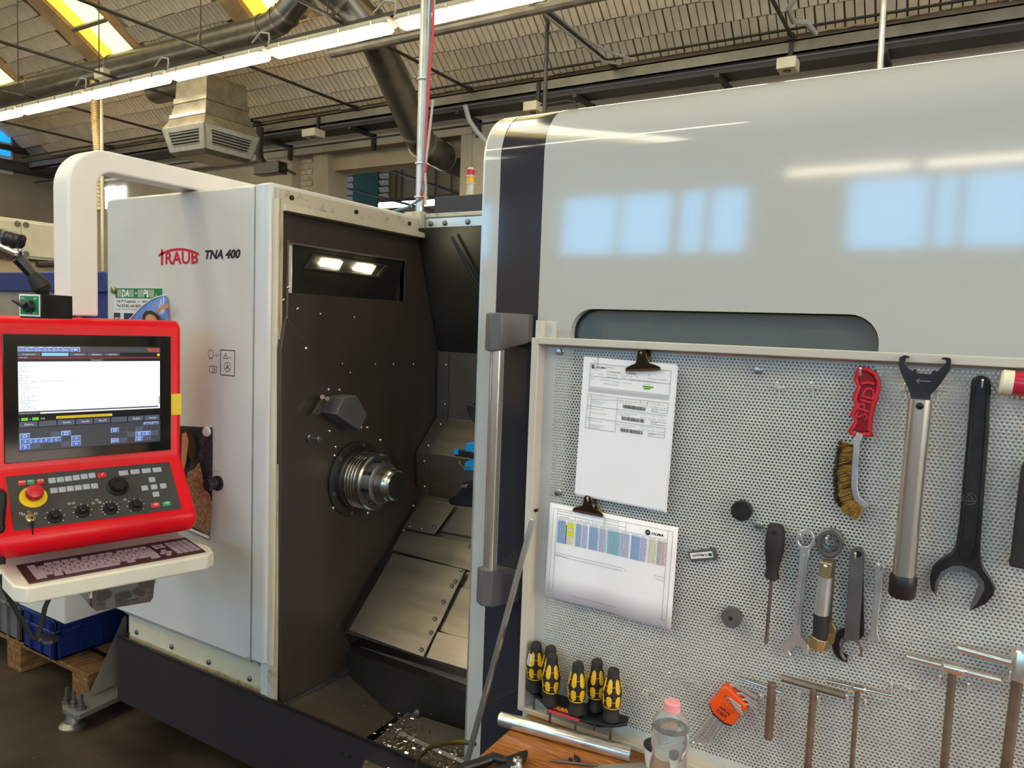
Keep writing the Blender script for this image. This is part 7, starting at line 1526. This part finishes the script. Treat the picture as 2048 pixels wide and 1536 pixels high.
m.add(vs, [(i, i + 1, 5 + i, 4 + i) for i in range(3)]); stx_ = m.build('barcode_sticker', 'ink_white', d1, smooth=60, recalc=False)
m = MB()
for k in range(9): z = .068 + k * .0026; a2 = t0_; r = .0206 - (z - .066) / .026 * .0036; c_ = b_ + Vector((r * math.cos(a2), r * math.sin(a2), z)); tt = Vector((-math.sin(a2), math.cos(a2), 0)) * .003; m.quad(c_ - tt, c_ + tt, c_ + tt + Vector((0, 0, .0012)), c_ - tt + Vector((0, 0, .0012)))
m.build('barcode', 'ink', d1, smooth=0, recalc=False)
# ================================================================== BENCH AND WHAT LIES ON IT
ZW = .735
bn = thing('workbench', 'orange brown wooden bench top below the tool board', 'workbench', (0, 1.0, 0))
m = MB(); m.prism([(-.78, 1.495, ZW), (-.78, .62, ZW), (.9, .62, ZW), (.9, 1.495, ZW)], (0, 0, -.04)); m.build('top', 'wood_bench', bn, bevel=.003)
for x in (-.72, .84):
    for y in (.70, 1.42): m = MB(); m.bx(x - .03, x + .03, y - .03, y + .03, 0, ZW - .04); m.build('leg', 'dark_steel', bn, bevel=.003)
m = MB(); m.bx(-.70, .82, .70, 1.42, .62, ZW - .04); m.build('apron', 'dark_steel', bn, smooth=0)
def wz(px, py, h=0.0): return PZ(px, py, ZW + h)
def wlay(a, b, r): p, q = wz(*a, r), wz(*b, r); return p, q
root = thing('steel_tube', 'bright bored steel tube lying across the bench', 'steel tube', wz(1130, 1480)); r = .0155
a_, b_ = wlay((1000, 1437), (1262, 1508), r); ax = (b_ - a_); L_ = ax.length; m = MB(); m.lathe(a_, ax, [(.002, r * .6), (0, r * .62), (0, r * .95), (.002, r), (L_ - .002, r), (L_, r * .95), (L_, r * .62), (L_ - .03, r * .6)], 28); m.build('tube', 'brushed', root)
m = MB(); m.cyl(b_ - ax * .06, b_ - ax * .012, r * .63, n=20); m.build('bore', 'black_oxide', root)
a_, b_ = wlay((1190, 1461), (1287, 1500), .006); m = MB(); m.cyl(a_, b_, .006, n=16); m.build('steel_rod', 'black_oxide', label='thin dark steel rod lying along the board foot', cat='steel rod')
# pliers
pl_ = thing('pliers', 'pliers with steel jaws and black plastic handles', 'pliers', wz(1020, 1520)); hP = .016
def jw(zx, zy, h=hP): return wz(*z1(zx, zy), h)
def flat(pts, h, th, mt, nm, bev=.002): m = MB(); m.prism([jw(*q, h) for q in pts], (0, 0, -th)); return m.build(nm, mt, pl_, bevel=bev, seg=2)
flat([(560, 1400), (640, 1370), (740, 1335), (795, 1325), (800, 1345), (780, 1390), (720, 1450), (640, 1490), (590, 1470)], .019, .013, 'black_oxide', 'jaw')
flat([(650, 1385), (700, 1365), (715, 1380), (690, 1400), (655, 1405)], .0195, .002, 'black_plastic', 'jaw_gap', 0)
flat([(600, 1480), (660, 1460), (730, 1450), (742, 1500), (735, 1560), (650, 1560)], .017, .012, 'tool_steel', 'lower_jaw')
m = MB(); m.lathe(jw(690, 1475, .012), KZ, [(0, .010), (.010, .010), (.012, .007)], 18); m.build('rivet', 'chrome', pl_)
m = MB(); m.tube([jw(600, 1450, .012), jw(520, 1430, .014), jw(430, 1405, .016), jw(410, 1425, .014), jw(300, 1470, .012), jw(150, 1510, .011), jw(20, 1570, .011)], [.007, .010, .010, .011, .0105, .010, .008], 12); m.build('handle', 'black_plastic', pl_)
m = MB(); m.tube([jw(640, 1500, .010), jw(560, 1530, .012), jw(420, 1580, .012), jw(250, 1660, .011)], [.007, .010, .011, .008], 12); m.build('handle', 'black_plastic', pl_)
m = MB(); a_, b_ = wz(*z1(1020, 1437), .004), wz(*z1(1400, 1480), .004); m.tube([a_, a_.lerp(b_, .85), b_ + (b_ - a_) * .3], [.0022, .0028, .0014], 8); m.build('scriber', 'dull_steel', label='thin steel scriber lying beside the pliers', cat='scriber')
for q, lab in (([(1205, 1440), (1225, 1395), (1262, 1425), (1250, 1448)], 'small dark pointed carbide insert lying flat'), ([(1270, 1365), (1335, 1405), (1338, 1448), (1300, 1435), (1270, 1390)], 'small dark leaf shaped carbide insert beside the tube')):
    m = MB(); m.prism([wz(*z1(*p_), .006) for p_ in q], (0, 0, -.006)); m.build('carbide_insert', 'black_oxide', label=lab, cat='cutting insert', group='loose inserts on the bench', bevel=.001)
m = MB(); m.prism([wz(1186, 1530, .002), wz(1290, 1524, .002), wz(1310, 1560, .002), wz(1200, 1570, .002)], (0, 0, -.002)); m.build('metal_sheet', 'machine_grey', label='grey sheet metal offcut lying near the bottle', cat='metal sheet', bevel=.0005)
cp = thing('cup', 'white cup with black rim behind the water bottle', 'cup', wz(1308, 1535)); p = wz(1312, 1534)
m = MB(); m.lathe(p, KZ, [(0, .020), (.02, .024), (.045, .026), (.045, .0235), (.02, .0215), (.003, .018)], 24); m.build('body', 'sign_paper', cp)
m = MB(); m.lathe(p, KZ, [(.043, .0255), (.044, .0275), (.048, .0275), (.049, .0255)], 24); m.build('rim', 'black_plastic', cp)
# bottle of water
bt_ = EYE + ray(1345, 1400) * 1.29; bx, by = bt_.x, bt_.y
bo = thing('water_bottle', 'clear plastic water bottle with pink screw cap', 'bottle', (bx, by, ZW))
def zof(py): return PY(1345, py, by).z
zc1, zc0 = zof(1399), zof(1419); hs_ = zc0 - ZW
prof_b = [(.0, .026), (.004, .031), (.03, .0335), (zof(1530) - ZW, .0335), (zof(1512) - ZW, .031), (zof(1503) - ZW, .030), (zof(1492) - ZW, .0325), (zof(1465) - ZW, .0335), (zof(1448) - ZW, .0322), (zof(1436) - ZW, .0275), (zof(1426) - ZW, .0185), (zof(1420) - ZW, .0145), (hs_ + .004, .0128), (hs_ + .012, .0126)]
m = MB(); m.lathe((bx, by, ZW), KZ, prof_b + [(z, r - .0012) for z, r in prof_b[::-1]], 36); m.build('shell', 'bottle_pet', bo, smooth=50)
zw_ = zof(1455) - ZW; pw = [(.002, .02)] + [(z, r - .0014) for z, r in prof_b[1:] if z < zw_]; pw.append((zw_, .0312))
m = MB(); m.lathe((bx, by, ZW), KZ, pw, 36); m.build('water', 'bottle_water', bo, smooth=50)
m = MB(); hc = zc1 - zc0 - .002; m.lathe((bx, by, zc0 - .001), KZ, [(0, .0148), (.003, .0150), (.0035, .0142), (hc * .9, .0140), (hc, .0128), (hc + .0003, .002)], 36); m.build('cap', 'cap_pink', bo)
